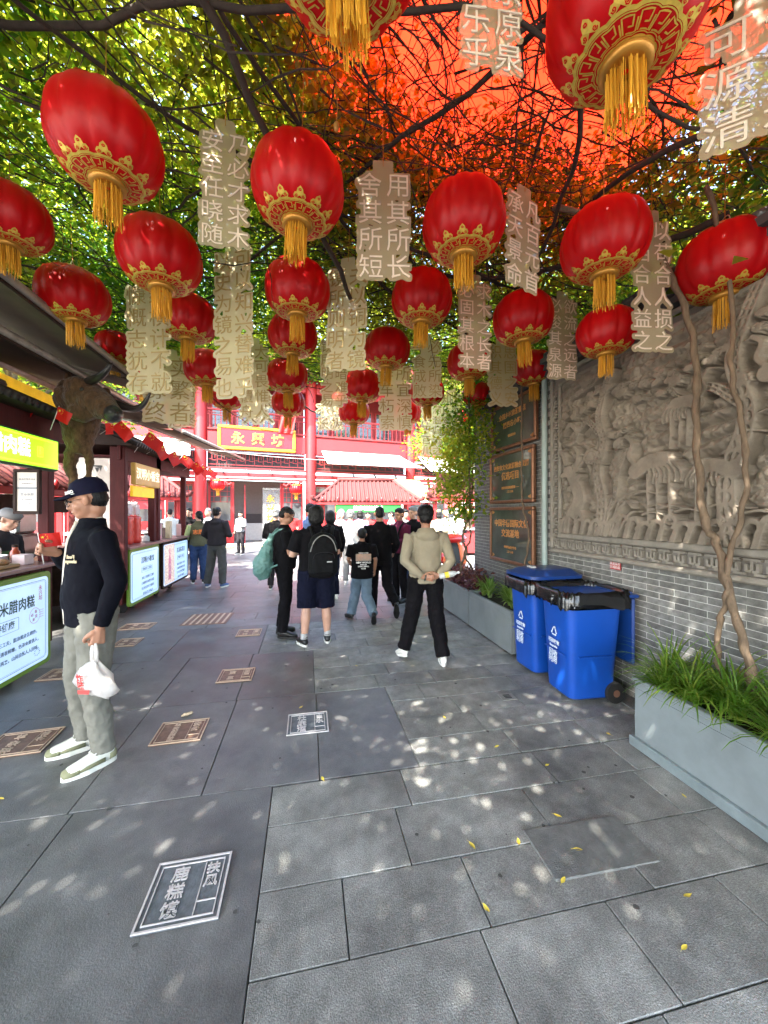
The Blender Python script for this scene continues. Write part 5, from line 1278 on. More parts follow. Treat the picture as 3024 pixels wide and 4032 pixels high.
# ================================================================== LANTERNS
m_satin = mat('red_satin', (0.56, 0.004, 0.008), 0.38, amt=0.12, scale=2.5, trans=0.38, tcol=(0.85, 0.012, 0.008), spec=0.38, bump=0.05, bscale=200)
m_gold = mat('gold_print', (0.66, 0.46, 0.075), 0.42, 0.35, amt=0.2, scale=40)
m_goldrim = mat('dull_gold_cap', (0.42, 0.20, 0.03), 0.4, 0.5)
m_tassel = mat('gold_tassel', (0.70, 0.36, 0.03), 0.5, amt=0.35, scale=30, stretch=(3, 3, 0.2), trans=0.25)
LR, LZ = 0.25, 0.19    # radius, half height
def lan_r(t):          # t from -1 (bottom) to 1 (top) -> radius, height
    a = t*PI/2; return LR*(0.30+0.70*math.cos(a)**0.80) if abs(t) < 1 else LR*0.30, LZ*math.sin(a)
def lobe(k, n):
    ph = (k/n*12) % 1.0; return 1-0.05*(abs(2*ph-1)**2.4)
def on_skin(th, t, off=0.0022):
    r, z = lan_r(t); ph = (th/(2*PI)*12) % 1.0; r *= 1-0.05*(abs(2*ph-1)**2.4)
    nr, nz = math.cos(t*PI/2), math.sin(t*PI/2)*1.1
    return Vector(((r+off*nr)*math.cos(th), (r+off*nr)*math.sin(th), z+off*nz))
def ribbon(mb, path, w, off=0.0022):
    """path in (theta, t); width w metres"""
    P = [on_skin(a, b, off) for a, b in path]; k = len(mb.v)
    for i, p in enumerate(P):
        d = (P[min(i+1, len(P)-1)]-P[max(i-1, 0)]); th, t = path[i]
        n_ = Vector((math.cos(t*PI/2)*math.cos(th), math.cos(t*PI/2)*math.sin(th), math.sin(t*PI/2)*1.1)).normalized()
        s = d.cross(n_); s = s.normalized()*w/2 if s.length > 1e-9 else Vector((w/2, 0, 0))
        mb.v += [tuple(p-s), tuple(p+s)]
    for i in range(len(P)-1): mb.f.append((k+2*i, k+2*i+1, k+2*i+3, k+2*i+2)); mb.m.append(0)
def arc(th, t0, t1, n=2): return [(th, t0+(t1-t0)*i/n) for i in range(n+1)]
def stuff_mesh(b): return b.mesh('scroll_outline', m_satin)
def lantern_meshes():
    n = 96; prof = [lan_r(-1+2*i/26) for i in range(27)]
    b = MB().lathe(prof, n, 0, lobe).mesh('shade', m_satin, True)
    gds = []
    for sgn in (-1, 1):
        g = MB(); T = lambda t: sgn*t
        for (t, w_) in ((0.99, 0.009), (0.965, 0.003), (0.785, 0.0035), (0.752, 0.011)):
            ribbon(g, [(2*PI*i/72, T(t)) for i in range(73)], w_)
        N_ = 16
        for k in range(N_):   # key fret
            a0 = 2*PI*k/N_; u = 2*PI/N_
            p = [(0.0, 0.95), (0.0, 0.812), (0.62, 0.812), (0.62, 0.90), (0.32, 0.90)]
            q = [(0.18, 0.95), (0.86, 0.95), (0.86, 0.845)]
            for path in (p, q):
                pts = []
                for i in range(len(path)-1):
                    for j in range(3 if abs(path[i][0]-path[i+1][0]) > 0.1 else 2):
                        s = j/(3 if abs(path[i][0]-path[i+1][0]) > 0.1 else 2)
                        pts.append((a0+u*(path[i][0]*(1-s)+path[i+1][0]*s), T(path[i][1]*(1-s)+path[i+1][1]*s)))
                pts.append((a0+u*path[-1][0], T(path[-1][1])))
                ribbon(g, pts, 0.0046)
        for k in range(12):   # cloud petals: filled lobe, two scrolls
            a0 = 2*PI*(k+0.5)/12; hw = 0.145
            K = len(g.v); oc = on_skin(a0, T(0.69), 0.0018); g.v.append(tuple(oc)); out = []
            shape = [(-1.0, 0.752), (-1.3, 0.685), (-1.0, 0.64), (-0.65, 0.64), (-0.5, 0.585), (0, 0.54), (0.5, 0.585), (0.65, 0.64), (1.0, 0.64), (1.3, 0.685), (1.0, 0.752)]
            for (x, t) in shape: g.v.append(tuple(on_skin(a0+x*hw, T(t), 0.0018)))
            for i in range(len(shape)-1): g.f.append((K, K+1+i, K+2+i)); g.m.append(0)
        gds.append(g.mesh('gold_trim', m_gold))
    gd = gds
    sm = []
    for sgn in (-1, 1):
        s_ = MB()
        for k in range(12):
            a0 = 2*PI*(k+0.5)/12; hw = 0.145
            for sx in (-1, 1):
                ribbon(s_, [(a0+sx*hw*(0.72+0.33*(1-i/9)*math.cos(i*1.1)), sgn*(0.69+0.032*(1-i/9)*math.sin(i*1.1))) for i in range(9)], 0.0035, 0.0034)
            ribbon(s_, [(a0+hw*0.2*math.cos(i), sgn*(0.60+0.015*math.sin(i))) for i in range(7)], 0.004, 0.0034)
        sm.append(stuff_mesh(s_))
    cm = []
    for sgn in (-1, 1): cm.append(MB().lathe([(0.077, sgn*LZ), (0.080, sgn*(LZ+0.003)), (0.080, sgn*(LZ+0.022)), (0.060, sgn*(LZ+0.026)), (0.01, sgn*(LZ+0.026))], 32).mesh('cap', m_goldrim, True))
    t = MB(); r = random.Random(2)
    for i in range(190):
        a = r.uniform(0, 2*PI); rr = 0.058*math.sqrt(r.uniform(0.25, 1)); l = r.uniform(0.12, 0.195)
        x, y = rr*math.cos(a), rr*math.sin(a); dx, dy = r.uniform(-.008, .008), r.uniform(-.008, .008); w_ = r.uniform(0.0012, 0.0024); b_ = r.uniform(0, PI)
        c_, s2 = math.cos(b_)*w_, math.sin(b_)*w_
        K = len(t.v)
        for (q, zz) in ((0, 0), (0.5, 0.5), (1, 1)):
            t.v += [(x+dx*q-c_, y+dy*q-s2, -LZ-0.02-l*zz), (x+dx*q+c_, y+dy*q+s2, -LZ-0.02-l*zz)]
        t.f += [(K, K+1, K+3, K+2), (K+2, K+3, K+5, K+4)]; t.m += [0, 0]
    ta = t.mesh('tassel', m_tassel)
    cord = MB().tube([(0, 0, LZ+0.02), (0.004, 0, LZ+0.12), (-0.004, 0, LZ+0.5)], 0.0025, 5).mesh('cord', m_goldrim)
    hk = MB().tube([(0.03*math.cos(a), 0, LZ+0.055+0.03*math.sin(a)) for a in [x*0.5-1.5 for x in range(11)]], 0.003, 6).mesh('hook', mat('wire', (0.5, 0.45, 0.35), 0.4, 0.6))
    return b, gd, sm, cm, ta, cord, hk
LM = lantern_meshes()
LANTERNS = [   # display px centre x, y (1659-wide view), width, label
 (1352, 10, 330, 'biggest red lantern, closest to the camera at the top right, seen from below'),
 (742, -200, 330, 'lantern cut by the top edge, only its gold fringe and rim in view'),
 (232, 312, 215, 'large red lantern slanting at upper left, with the biggest dome on that side'),
 (645, 408, 202, 'large red lantern left of centre heading the central string'),
 (1001, 485, 181, 'red lantern between the four-line verse board and the narrow verse board, right of centre'),
 (1305, 525, 186, 'red lantern just left of the rightmost verse board over the wall'),
 (1567, 570, 196, 'large red lantern at the right edge above the stone relief'),
 (20, 472, 165, 'red lantern cut by the left edge of the picture'),
 (347, 557, 176, 'red lantern below and right of the biggest upper left lantern'),
 (643, 628, 142, 'red lantern directly under the large glinting one, top of the central string'),
 (911, 648, 132, 'red lantern below the four-line verse board, right of the central string'),
 (1129, 690, 131, 'red lantern under the narrow verse board'),
 (1309, 720, 126, 'red lantern whose right side is covered by the rightmost verse board'),
 (160, 642, 146, 'flat-looking red lantern just above the stall awning on the left'),
 (408, 690, 122, 'red lantern half behind a pale verse board on the left'),
 (633, 727, 108, 'second lantern down the central string, its top behind a fringe'),
 (836, 756, 100, 'small glossy red lantern right of the mirror verse board'),
 (1012, 783, 94, 'small red lantern mostly hidden by a broad pale verse board'),
 (1152, 797, 90, 'small red lantern near the far top corner of the brick wall'),
 (250, 752, 84, 'pale-lit red lantern peeping over the end of the awning'),
 (447, 798, 97, 'red lantern above the left end of the name board on the far hall'),
 (621, 813, 90, 'third lantern down the central string'),
 (783, 836, 84, 'bright red lantern with sharp pleats above the white-topped one'),
 (922, 847, 76, 'small red lantern with a verse board in front of its top'),
 (1031, 854, 64, 'small red lantern beside the upper plaque'),
 (490, 857, 73, 'white-topped lantern behind the left verse boards'),
 (623, 871, 73, 'lowest lantern of the central string, pale on top'),
 (765, 891, 68, 'white-topped lantern right of the central string, lowest there'),
 (879, 893, 62, 'small red lantern in front of the hall balcony, right of centre'),
 (1007, 903, 46, 'tiny red lantern partly hidden by leaves near the wall end'),
 (312, 818, 70, 'pale-topped lantern behind the longest verse board on the left'),
 (731, 862, 30, 'tiniest hanging lantern, far off before the hall balcony'),
]
def make_lantern(loc, s, label, group='red lanterns hung over the lane', rz=0.0, cordlen=True):
    t = thing('lantern', label, 'lantern', loc, rz, group)
    t.scale = (s, s, s)
    b, gd, sm, cm, ta, cord, hk = LM
    sh = link('shade', b, t)
    for q in (0, 1): link('gold_trim', gd[q], sh); stuff(link('scroll_outline', sm[q], sh)); link('cap', cm[q], t)
    stuff(link('tassel', ta, t))
    if cordlen: link('cord', cord, t)
    link('hook', hk, t)
    return t
for i, (x, y, w_, lab) in enumerate(LANTERNS):
    px, py = x*DS, y*DS
    zd = (3.28-CAM_H)*FPX/(CY-py)
    s = 1.0
    if i == 31: zd = 9.5; s = 0.8
    zd_w = 0.5*s*FPX/(w_*DS)
    if 3 < i < 31: zd = 0.75*zd+0.25*zd_w*1.03
    if i == 12: zd *= 0.86
    p = at(px, py, zd)
    th = abs(px-CX)/FPX
    s = w_*DS*zd/FPX/0.5/(1.0+0.10*min(1, th)) if i not in (0, 1) else 1.0
    s = min(1.08, max(0.7, s)) if i not in (2, 7) else (0.92, 0.84)[i == 7]
    t = make_lantern(p, s, lab, rz=rnd.uniform(0, 6))
    t.rotation_euler = (R(rnd.uniform(-2.5, 2.5)), R(rnd.uniform(-2.5, 2.5)), t.rotation_euler.z)

# ================================================================== VERSE BOARDS (contour-cut acrylic)
m_board = [mat('smoky_acrylic', (0.52, 0.45, 0.31), 0.3, amt=0.10, scale=4, trans=0.55, tcol=(0.72, 0.66, 0.46), alpha=0.58, spec=0.4),
           mat('cream_acrylic', (0.70, 0.66, 0.48), 0.3, amt=0.08, scale=4, trans=0.6, tcol=(0.80, 0.76, 0.50), alpha=0.64, spec=0.4)]
m_let = [mat('letter_catching_light', (0.78, 0.68, 0.58), 0.4, trans=0.3), mat('letter_against_light', (0.30, 0.22, 0.08), 0.5)]  # same lettering in two tones: caught light and backlit darkness painted into colour
def board_mesh(body, size, pitch, gap, margin=0.022):
    V, F = column_text(body, size, pitch=pitch, gap=gap, depth=0.004, bold=-size*0.004)
    A = np.array([(p[0], p[1]) for p in V])
    pts = [A]
    E_ = set()
    for f in F:
        for i in range(len(f)):
            a, b = f[i], f[(i+1) % len(f)]; E_.add((min(a, b), max(a, b)))
    E_ = np.array(list(E_)); a = A[E_[:, 0]]; b = A[E_[:, 1]]
    for t in np.linspace(0.08, 0.92, 10): pts.append(a*(1-t)+b*t)
    n_r = max(len(c) for c in body.split('/')); n_c = len(body.split('/'))
    # a spine strip that ties the characters together
    sx = np.linspace(-size*0.3, size*0.3, 40)
    sy = np.linspace(0.05, -n_r*pitch+0.03, 300)
    G = np.stack(np.meshgrid(sx if n_c > 1 else sx*0.3, sy), -1).reshape(-1, 2); pts.append(G)
    pts = np.concatenate(pts)
    c = 0.006; x0, y0 = pts.min(0)-0.05; x1, y1 = pts.max(0)+0.05
    nx, ny = int((x1-x0)/c)+1, int((y1-y0)/c)+1
    g = np.zeros((ny, nx)); ii = ((pts[:, 0]-x0)/c).astype(int); jj = ((pts[:, 1]-y0)/c).astype(int); g[jj, ii] = 1
    k = int(margin/c)+1; d = np.full_like(g, 0.0)
    for dy in range(-k, k+1):
        for dx in range(-k, k+1):
            if dx*dx+dy*dy <= (margin/c)**2: d = np.maximum(d, np.roll(np.roll(g, dy, 0), dx, 1))
    for _ in range(2): d = (d+np.roll(d, 1, 0)+np.roll(d, -1, 0)+np.roll(d, 1, 1)+np.roll(d, -1, 1))/5
    d[0, :] = d[-1, :] = d[:, 0] = d[:, -1] = 0
    verts = []; ids = {}; faces = []
    def vid(key, x, y):
        if key not in ids: ids[key] = len(verts); verts.append((x0+x*c, y0+y*c))
        return ids[key]
    th = 0.5
    for j, i in zip(*np.nonzero(np.maximum.reduce([d[:-1, :-1], d[1:, :-1], d[:-1, 1:], d[1:, 1:]]) > th)):
        cs = ((i, j), (i+1, j), (i+1, j+1), (i, j+1)); poly = []
        for q in range(4):
            p, r = cs[q], cs[(q+1) % 4]; vp, vr = d[p[1], p[0]], d[r[1], r[0]]
            if vp > th: poly.append(vid(p, p[0], p[1]))
            if (vp > th) != (vr > th):
                t = (th-vp)/(vr-vp); poly.append(vid((min(p, r), max(p, r)), p[0]+(r[0]-p[0])*t, p[1]+(r[1]-p[1])*t))
        if len(poly) > 2: faces.append(tuple(poly))
    ec = {}
    for f in faces:
        for q in range(len(f)): ec[(f[q], f[(q+1) % len(f)])] = 1
    n = len(verts); th_ = 0.004
    VV = [(x, y, -0.0024) for x, y in verts]+[(x, y, -0.0024-th_) for x, y in verts]
    FF = list(faces)+[tuple(reversed([q+n for q in f])) for f in faces]+[(b_, a_, a_+n, b_+n) for (a_, b_) in ec if (b_, a_) not in ec]
    return (VV, FF), (V, F)
BOARDS = [   # text, x centre, top y, bottom y (1659-wide view), top height m, tone, letter, yaw, label
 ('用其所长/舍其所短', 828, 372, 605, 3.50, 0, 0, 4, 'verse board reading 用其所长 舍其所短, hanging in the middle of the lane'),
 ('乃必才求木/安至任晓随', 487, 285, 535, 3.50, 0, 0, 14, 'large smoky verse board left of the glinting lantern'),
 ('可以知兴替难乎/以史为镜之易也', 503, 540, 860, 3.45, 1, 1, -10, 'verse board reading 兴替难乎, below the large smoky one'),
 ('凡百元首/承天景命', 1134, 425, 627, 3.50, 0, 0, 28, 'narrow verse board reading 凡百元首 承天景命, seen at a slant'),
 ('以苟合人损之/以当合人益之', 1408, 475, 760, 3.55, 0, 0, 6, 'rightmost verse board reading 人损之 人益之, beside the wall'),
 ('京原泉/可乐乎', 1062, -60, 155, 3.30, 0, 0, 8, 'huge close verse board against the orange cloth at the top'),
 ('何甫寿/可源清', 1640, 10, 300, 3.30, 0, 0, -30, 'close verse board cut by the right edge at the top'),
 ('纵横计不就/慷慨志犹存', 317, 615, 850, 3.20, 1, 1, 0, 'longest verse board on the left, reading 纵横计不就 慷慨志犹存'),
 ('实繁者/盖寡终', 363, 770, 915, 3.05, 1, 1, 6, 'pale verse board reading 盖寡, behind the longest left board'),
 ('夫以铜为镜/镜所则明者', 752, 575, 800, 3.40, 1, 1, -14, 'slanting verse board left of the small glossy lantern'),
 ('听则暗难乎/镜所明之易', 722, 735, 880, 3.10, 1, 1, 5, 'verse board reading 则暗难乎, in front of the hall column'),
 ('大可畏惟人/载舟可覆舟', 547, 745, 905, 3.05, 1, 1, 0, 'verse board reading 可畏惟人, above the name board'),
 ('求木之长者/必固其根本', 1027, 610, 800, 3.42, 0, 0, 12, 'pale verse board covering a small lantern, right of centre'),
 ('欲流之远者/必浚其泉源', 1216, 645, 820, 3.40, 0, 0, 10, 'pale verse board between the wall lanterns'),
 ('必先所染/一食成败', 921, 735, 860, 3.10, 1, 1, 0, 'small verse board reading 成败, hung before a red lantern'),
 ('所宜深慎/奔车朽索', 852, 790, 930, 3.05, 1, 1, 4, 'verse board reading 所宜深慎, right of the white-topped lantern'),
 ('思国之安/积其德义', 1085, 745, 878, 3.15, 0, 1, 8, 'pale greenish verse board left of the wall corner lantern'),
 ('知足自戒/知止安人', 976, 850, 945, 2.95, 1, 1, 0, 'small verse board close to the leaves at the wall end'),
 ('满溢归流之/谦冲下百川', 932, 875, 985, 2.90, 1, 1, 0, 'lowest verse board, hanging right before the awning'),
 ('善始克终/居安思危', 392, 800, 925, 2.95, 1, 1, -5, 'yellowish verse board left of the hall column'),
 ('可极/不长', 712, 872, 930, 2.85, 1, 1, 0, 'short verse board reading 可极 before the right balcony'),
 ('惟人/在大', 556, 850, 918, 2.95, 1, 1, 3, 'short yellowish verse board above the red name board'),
]
for (body, x, yt, yb_, zt, tone, let, yaw, lab) in BOARDS:
    zt = max(zt, 3.48) if yt > 500 else zt
    zd = (zt-CAM_H)*FPX/(CY-yt*DS)
    hh = (yb_-yt)*DS*zd/FPX; nr = max(len(c) for c in body.split('/'))
    pitch = hh/nr; size = pitch*0.94
    p = at(x*DS, yt*DS, zd)
    (pv, pf), (tv, tf) = board_mesh(body, size, pitch, size*0.10, size*0.12)
    t = thing('verse_board', lab, 'hanging sign', p, 0, 'verse boards hung among the lanterns')
    t.rotation_euler = (0, R(rnd.uniform(-2, 2)), -YAW+R(yaw))
    T = frame((0, 0, 0), (1, 0, 0), (0, 0, 1))
    MB().add(pv, pf, 0, T).build('plate', m_board[tone], t)
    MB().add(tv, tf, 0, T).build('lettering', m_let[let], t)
    MB().tube([(0, 0, 0.03), (0.002, 0, 0.30)], 0.0018, 5).build('cord', m_goldrim, t)
# stray dead seed pod
t = thing('dry_seed_pod', 'single orange-brown dry pod dangling above the large glinting lantern', 'seed pod', at(727*DS, 275*DS, 1.75))
MB().ell((0, 0, 0), (0.014, 0.014, 0.024)).tube([(0, 0, 0.02), (0.004, 0, 0.06), (-0.003, 0, 0.3)], 0.0015, 5).build('pod', mat('dry_pod', (0.5, 0.25, 0.06), 0.6, trans=0.3), t, True)
# thin cables strung across the lane
t = thing('cable', 'thin pale cable strung level across the far lane before the hall', 'cable', (0, 0, 0))
MB().tube(catmull([(-2.9, 9.0, 3.05), (-0.8, 9.0, 2.86), (1.0, 9.0, 2.80), (2.4, 9.0, 2.78), (4.6, 9.0, 2.92)], 6), 0.006, 5).build('wire', mat('cable_grey', (0.45, 0.43, 0.42), 0.5), t)
t = thing('cable', 'dark cable sagging between the lanterns above the far hall', 'cable', (0, 0, 0))
MB().tube(catmull([(-2.5, 5.6, 3.75), (-0.8, 5.6, 3.52), (0.4, 5.6, 3.38), (1.4, 5.6, 3.52), (2.7, 5.6, 3.5)], 6), 0.006, 5).build('wire', m_barkdark, t)
# ================================================================== PEOPLE
m_skin = mat('skin_tan', (0.34, 0.165, 0.10), 0.5, amt=0.10, scale=12, spec=0.4)
m_skinl = mat('skin_light', (0.48, 0.27, 0.19), 0.5, amt=0.10, scale=12, spec=0.4)
m_hair = mat('black_hair', (0.004, 0.0032, 0.003), 0.5, spec=0.25, amt=0.5, scale=60, bump=0.9, bscale=130, stretch=(1, 1, 0.2))
m_hairg = mat('grey_hair', (0.16, 0.16, 0.16), 0.5, amt=0.4, scale=60, bump=0.9, bscale=130, stretch=(1, 1, 0.2))
m_eye = mat('dark_eye', (0.01, 0.008, 0.008), 0.2)
m_shoew = mat('white_shoe', (0.66, 0.65, 0.60), 0.5, amt=0.06)
m_shoeb = mat('black_shoe', (0.006, 0.006, 0.006), 0.5)
m_phone = mat('phone_black', (0.01, 0.01, 0.012), 0.15)
def cloth(n, c, amt=0.2, **k): return mat(n, c, k.pop('rough', 0.85), amt=amt, scale=5, bump=k.pop('bump', 0.6), bscale=k.pop('bscale', 13), spec=0.1, **k)
c_black = cloth('black_cotton', (0.0045, 0.004, 0.005)); c_navy = cloth('navy_cloth', (0.005, 0.006, 0.016)); c_jack = cloth('black_jacket_cloth', (0.0028, 0.003, 0.006))
c_olive = cloth('olive_grey_chino', (0.17, 0.165, 0.138)); c_beige = cloth('beige_windbreaker', (0.25, 0.215, 0.15), 0.1); c_jean = cloth('blue_denim', (0.03, 0.05, 0.11), 0.4)
c_ltjean = cloth('washed_denim', (0.12, 0.17, 0.22), 0.3); c_char = cloth('charcoal_cloth', (0.022, 0.020, 0.023)); c_white = cloth('white_cotton', (0.4, 0.4, 0.4), 0.06)
c_blue = cloth('blue_grey_shirt', (0.10, 0.15, 0.28)); c_plum = cloth('plum_knit', (0.085, 0.012, 0.033)); c_vest = cloth('khaki_vest_cloth', (0.085, 0.08, 0.045)); c_lime = cloth('pale_green_sleeve', (0.36, 0.42, 0.20))
c_red = cloth('red_cotton', (0.45, 0.03, 0.03)); c_pink = cloth('pink_cotton', (0.5, 0.28, 0.3)); c_grey = cloth('grey_cotton', (0.2, 0.2, 0.2))

def hand(mb, w_, d, side, nrm, curl=0.5, s=1.0, fr=0.0088, fist=False):
    """d: direction of the hand, side: towards the thumb, nrm: the way the palm faces"""
    w_ = Vector(w_); d = Vector(d).normalized(); nrm = Vector(nrm); nrm = (nrm-d*nrm.dot(d)).normalized(); sd = Vector(side); sd = (sd-d*sd.dot(d)-nrm*sd.dot(nrm)).normalized()
    mb.loft([(w_-d*0.02*s, 0.024*s, 0.019*s, d), (w_+d*0.02*s, 0.028*s, 0.017*s, d), (w_+d*0.06*s, 0.036*s, 0.015*s, d), (w_+d*0.088*s, 0.036*s, 0.013*s, d)], 0, 12) if abs(sd.x) > 0.5 else \
    mb.tube([w_-d*0.02*s, w_+d*0.085*s], [0.022*s, 0.018*s], 8)
    for q in (-0.026, -0.009, 0.009, 0.026): mb.tube([w_+d*0.01*s+sd*q*0.6*s, w_+d*0.09*s+sd*q*s], [0.014*s, 0.0125*s], 8)
    for i, (q, L_) in enumerate(((0.028, 0.070), (0.010, 0.080), (-0.009, 0.074), (-0.027, 0.058))):
        p = w_+d*0.085*s+sd*q*s; a = 0.15; pts = [p]
        for seg, fr_ in ((0.45, 1), (0.30, 1), (0.25, 1)):
            a += curl*(0.9 if seg != 0.45 else 0.8)*(1+0.12*i)
            p = p+(d*math.cos(a)+nrm*math.sin(a)+sd*q*0.6)*(L_*seg*s); pts.append(p)
        mb.tube(pts, [fr*s*1.05, fr*s, fr*s*0.95, fr*s*0.75], 8)
    p = w_+d*0.02*s+sd*0.024*s; t1 = p+(d*0.7+sd*0.75+nrm*0.25).normalized()*0.042*s; t2 = t1+(d*0.9+sd*0.1+nrm*(0.3+curl*0.6)).normalized()*0.032*s; t3 = t2+(d*0.8-sd*0.25*curl+nrm*0.5*curl).normalized()*0.024*s
    mb.tube([p, t1, t2, t3], [0.016*s, 0.0125*s, 0.0105*s, 0.008*s], 8)

def head_parts():
    h = MB()
    h.ell((0, -0.014, 0.028), (0.075, 0.093, 0.088), 22, 14); h.ell((0, 0.026, -0.030), (0.061, 0.060, 0.086), 20, 12)
    h.ell((0, 0.050, -0.085), (0.036, 0.034, 0.028)); h.ell((0.036, 0.045, -0.035), (0.028, 0.032, 0.032)); h.ell((-0.036, 0.045, -0.035), (0.028, 0.032, 0.032))
    h.loft([((0, 0.080, 0.012), 0.009, 0.008), ((0, 0.096, -0.014), 0.012, 0.012), ((0, 0.103, -0.030), 0.016, 0.013), ((0, 0.092, -0.040), 0.015, 0.01)], 0, 10)
    for s in (-1, 1):
        h.ell((s*0.081, -0.004, -0.010), (0.011, 0.019, 0.031)); h.ell((s*0.089, -0.010, 0.002), (0.009, 0.015, 0.022)); h.ell((s*0.030, 0.078, 0.018), (0.024, 0.012, 0.008))
    h.ell((0, 0.086, -0.060), (0.023, 0.012, 0.006)); h.ell((0, 0.085, -0.069), (0.020, 0.012, 0.007)); h.ell((0, -0.03, -0.06), (0.050, 0.052, 0.055))
    return h
HEADM = head_parts()
def person(label, loc, rz, H=1.70, w=1.0, skin=m_skin, hair='short', hairm=m_hair, top=c_black, sleeve='long', hem=0.92, loose=1.0, legs=c_black, legkind='trousers', legloose=1.0,
           arms=None, legp=None, lean=0.0, yaw=0.0, pitch=0.0, shoes=(m_shoeb, m_shoeb), voxel=0.010, hoodie=False, collar=True, face=False, curl=0.5, ankle=False, hands=True, belly=0.0, group=None, roll=0.0, hipw=1.0):
    t = thing('person', label, 'person', (loc[0], loc[1], loc[2] if len(loc) > 2 else 0.0), rz, group)
    s = H/1.72; fine = voxel < 0.009
    S = lambda p: Vector(p)*s
    sp = lambda z: lean*max(0, z-0.95)
    arms = arms or {}
    aL = arms.get('L', ((-0.255, -0.03, 1.13), (-0.265, 0.05, 0.88), (0, 0.25, -1), (0, 1, 0), (1, 0, 0)))
    aR = arms.get('R', ((0.255, -0.03, 1.13), (0.265, 0.05, 0.88), (0, 0.25, -1), (0, 1, 0), (-1, 0, 0)))
    legp = legp or {}
    lL = legp.get('L', ((-0.10, 0.02, 0.49), (-0.11, -0.02, 0.085), 0.15, 0.0))
    lR = legp.get('R', ((0.10, 0.02, 0.49), (0.11, -0.02, 0.085), -0.15, 0.0))
    # ---- body: one mesh
    b = MB()
    hc = Vector((0, sp(1.6)+0.012+0.05*math.sin(max(0, pitch)), 1.605))
    HT = Matrix.Translation(S(hc)) @ Euler((-pitch, roll, yaw)).to_matrix().to_4x4() @ Matrix.Scale(s, 4)
    b.merge(HEADM, HT)
    b.tube([S((0, sp(1.36)-0.01, 1.36)), S((0, sp(1.45)-0.008, 1.46)), S(hc+Vector((0, -0.024, -0.05)))], [0.07*s, 0.053*s, 0.048*s], 14)
    b.loft([(S((0, sp(z), z)), a*s*w, c*s) for z, a, c in ((0.86, 0.13, 0.09), (0.96, 0.145, 0.10), (1.10, 0.125, 0.09), (1.25, 0.14, 0.10), (1.38, 0.14, 0.085), (1.42, 0.08, 0.06))], 0, 16)
    sh = {}
    for k, a, sx in (('L', aL, -1), ('R', aR, 1)):
        shp = Vector((sx*0.178*w, sp(1.38)-0.01, 1.385)); sh[k] = shp
        b.tube([S((sx*0.08, sp(1.38), 1.39)), S(shp), S(a[0]), S((Vector(a[0])+Vector(a[1]))/2+Vector((0, 0, 0))), S(a[1])], [0.05*s, 0.05*s, 0.039*s, 0.036*s, 0.026*s], 12)
        if hands: hand(b, S(a[1]), a[2], a[3], a[4], a[5] if len(a) > 5 else curl, s*1.02, 0.0092 if fine else 0.0105)
        else: b.ell(S(Vector(a[1])+Vector(a[2]).normalized()*0.05), (0.035*s, 0.035*s, 0.05*s))
    for k, L_, sx in (('L', lL, -1), ('R', lR, 1)):
        hip = Vector((sx*0.085, sp(0.9), 0.90)); kn, an = Vector(L_[0]), Vector(L_[1])
        b.tube([S(hip), S((hip+kn)/2), S(kn), S(kn*0.62+an*0.38+Vector((0, -0.012, 0))), S(an)], [0.082*s, 0.07*s, 0.053*s, 0.056*s*(1.08 if legkind == 'shorts' else 1), 0.036*s], 12)
        b.tube([S(an), S(an+Vector((0, 0.02, -0.035)))], [0.036*s, 0.03*s], 8)
    solidify_union(b, 'body', skin, t, 0.0062 if fine else max(0.009, voxel*0.85), 2 if fine else 2)
    if face or fine:
        for sx in (-1, 1):
            e = MB().ell((sx*0.030, 0.078, 0.002), (0.012, 0.008, 0.0055), 10, 6).build('eye', m_eye, t, True); e.data.transform(HT)
            e = MB().tube([(sx*0.015, 0.089, 0.020), (sx*0.03, 0.090, 0.025), (sx*0.047, 0.078, 0.021)], 0.0035, 6).build('eyebrow', m_hair, t, True); e.data.transform(HT)
        e = MB().tube([(-0.022, 0.090, -0.064), (0, 0.0985, -0.066), (0.022, 0.090, -0.064)], 0.0032, 6).build('mouth', mat('lip', (0.25, 0.07, 0.06), 0.5), t, True); e.data.transform(HT)
    # ---- hair
    if hair:
        h = MB()
        h.ell((0, -0.022, 0.045), (0.083, 0.098, 0.083), 18, 12); h.ell((0, -0.045, -0.005), (0.076, 0.072, 0.078), 16, 10)
        if hair == 'short' : h.ell((0, 0.035, 0.085), (0.060, 0.045, 0.035)); 
        if hair == 'crop': h = MB().ell((0, -0.020, 0.042), (0.077, 0.094, 0.083), 18, 12).ell((0, -0.050, 0.0), (0.070, 0.063, 0.07))
        if hair == 'bob': h.ell((0, -0.035, -0.05), (0.098, 0.082, 0.10)); h.ell((0.055, 0.0, -0.03), (0.045, 0.06, 0.10)); h.ell((-0.055, 0.0, -0.03), (0.045, 0.06, 0.10)); h.ell((0, -0.02, 0.03), (0.098, 0.105, 0.09))
        if hair == 'afro': h.ell((0, -0.018, 0.055), (0.098, 0.108, 0.095))
        if hair == 'pony': h.ell((0, -0.115, -0.02), (0.035, 0.035, 0.035)); h.tube([(0, -0.12, -0.02), (0.01, -0.145, -0.09), (0, -0.13, -0.19)], [0.03, 0.034, 0.012], 10)
        if hair == 'bun': h.ell((0, -0.10, 0.07), (0.042, 0.04, 0.04))
        h2 = MB().merge(h, HT)
        solidify_union(h2, 'hair', hairm, t, 0.0075 if fine else 0.011, 1, 0.012, 0.03, 0.006, 0.008)
    # ---- legs
    g = MB(); lo = legloose
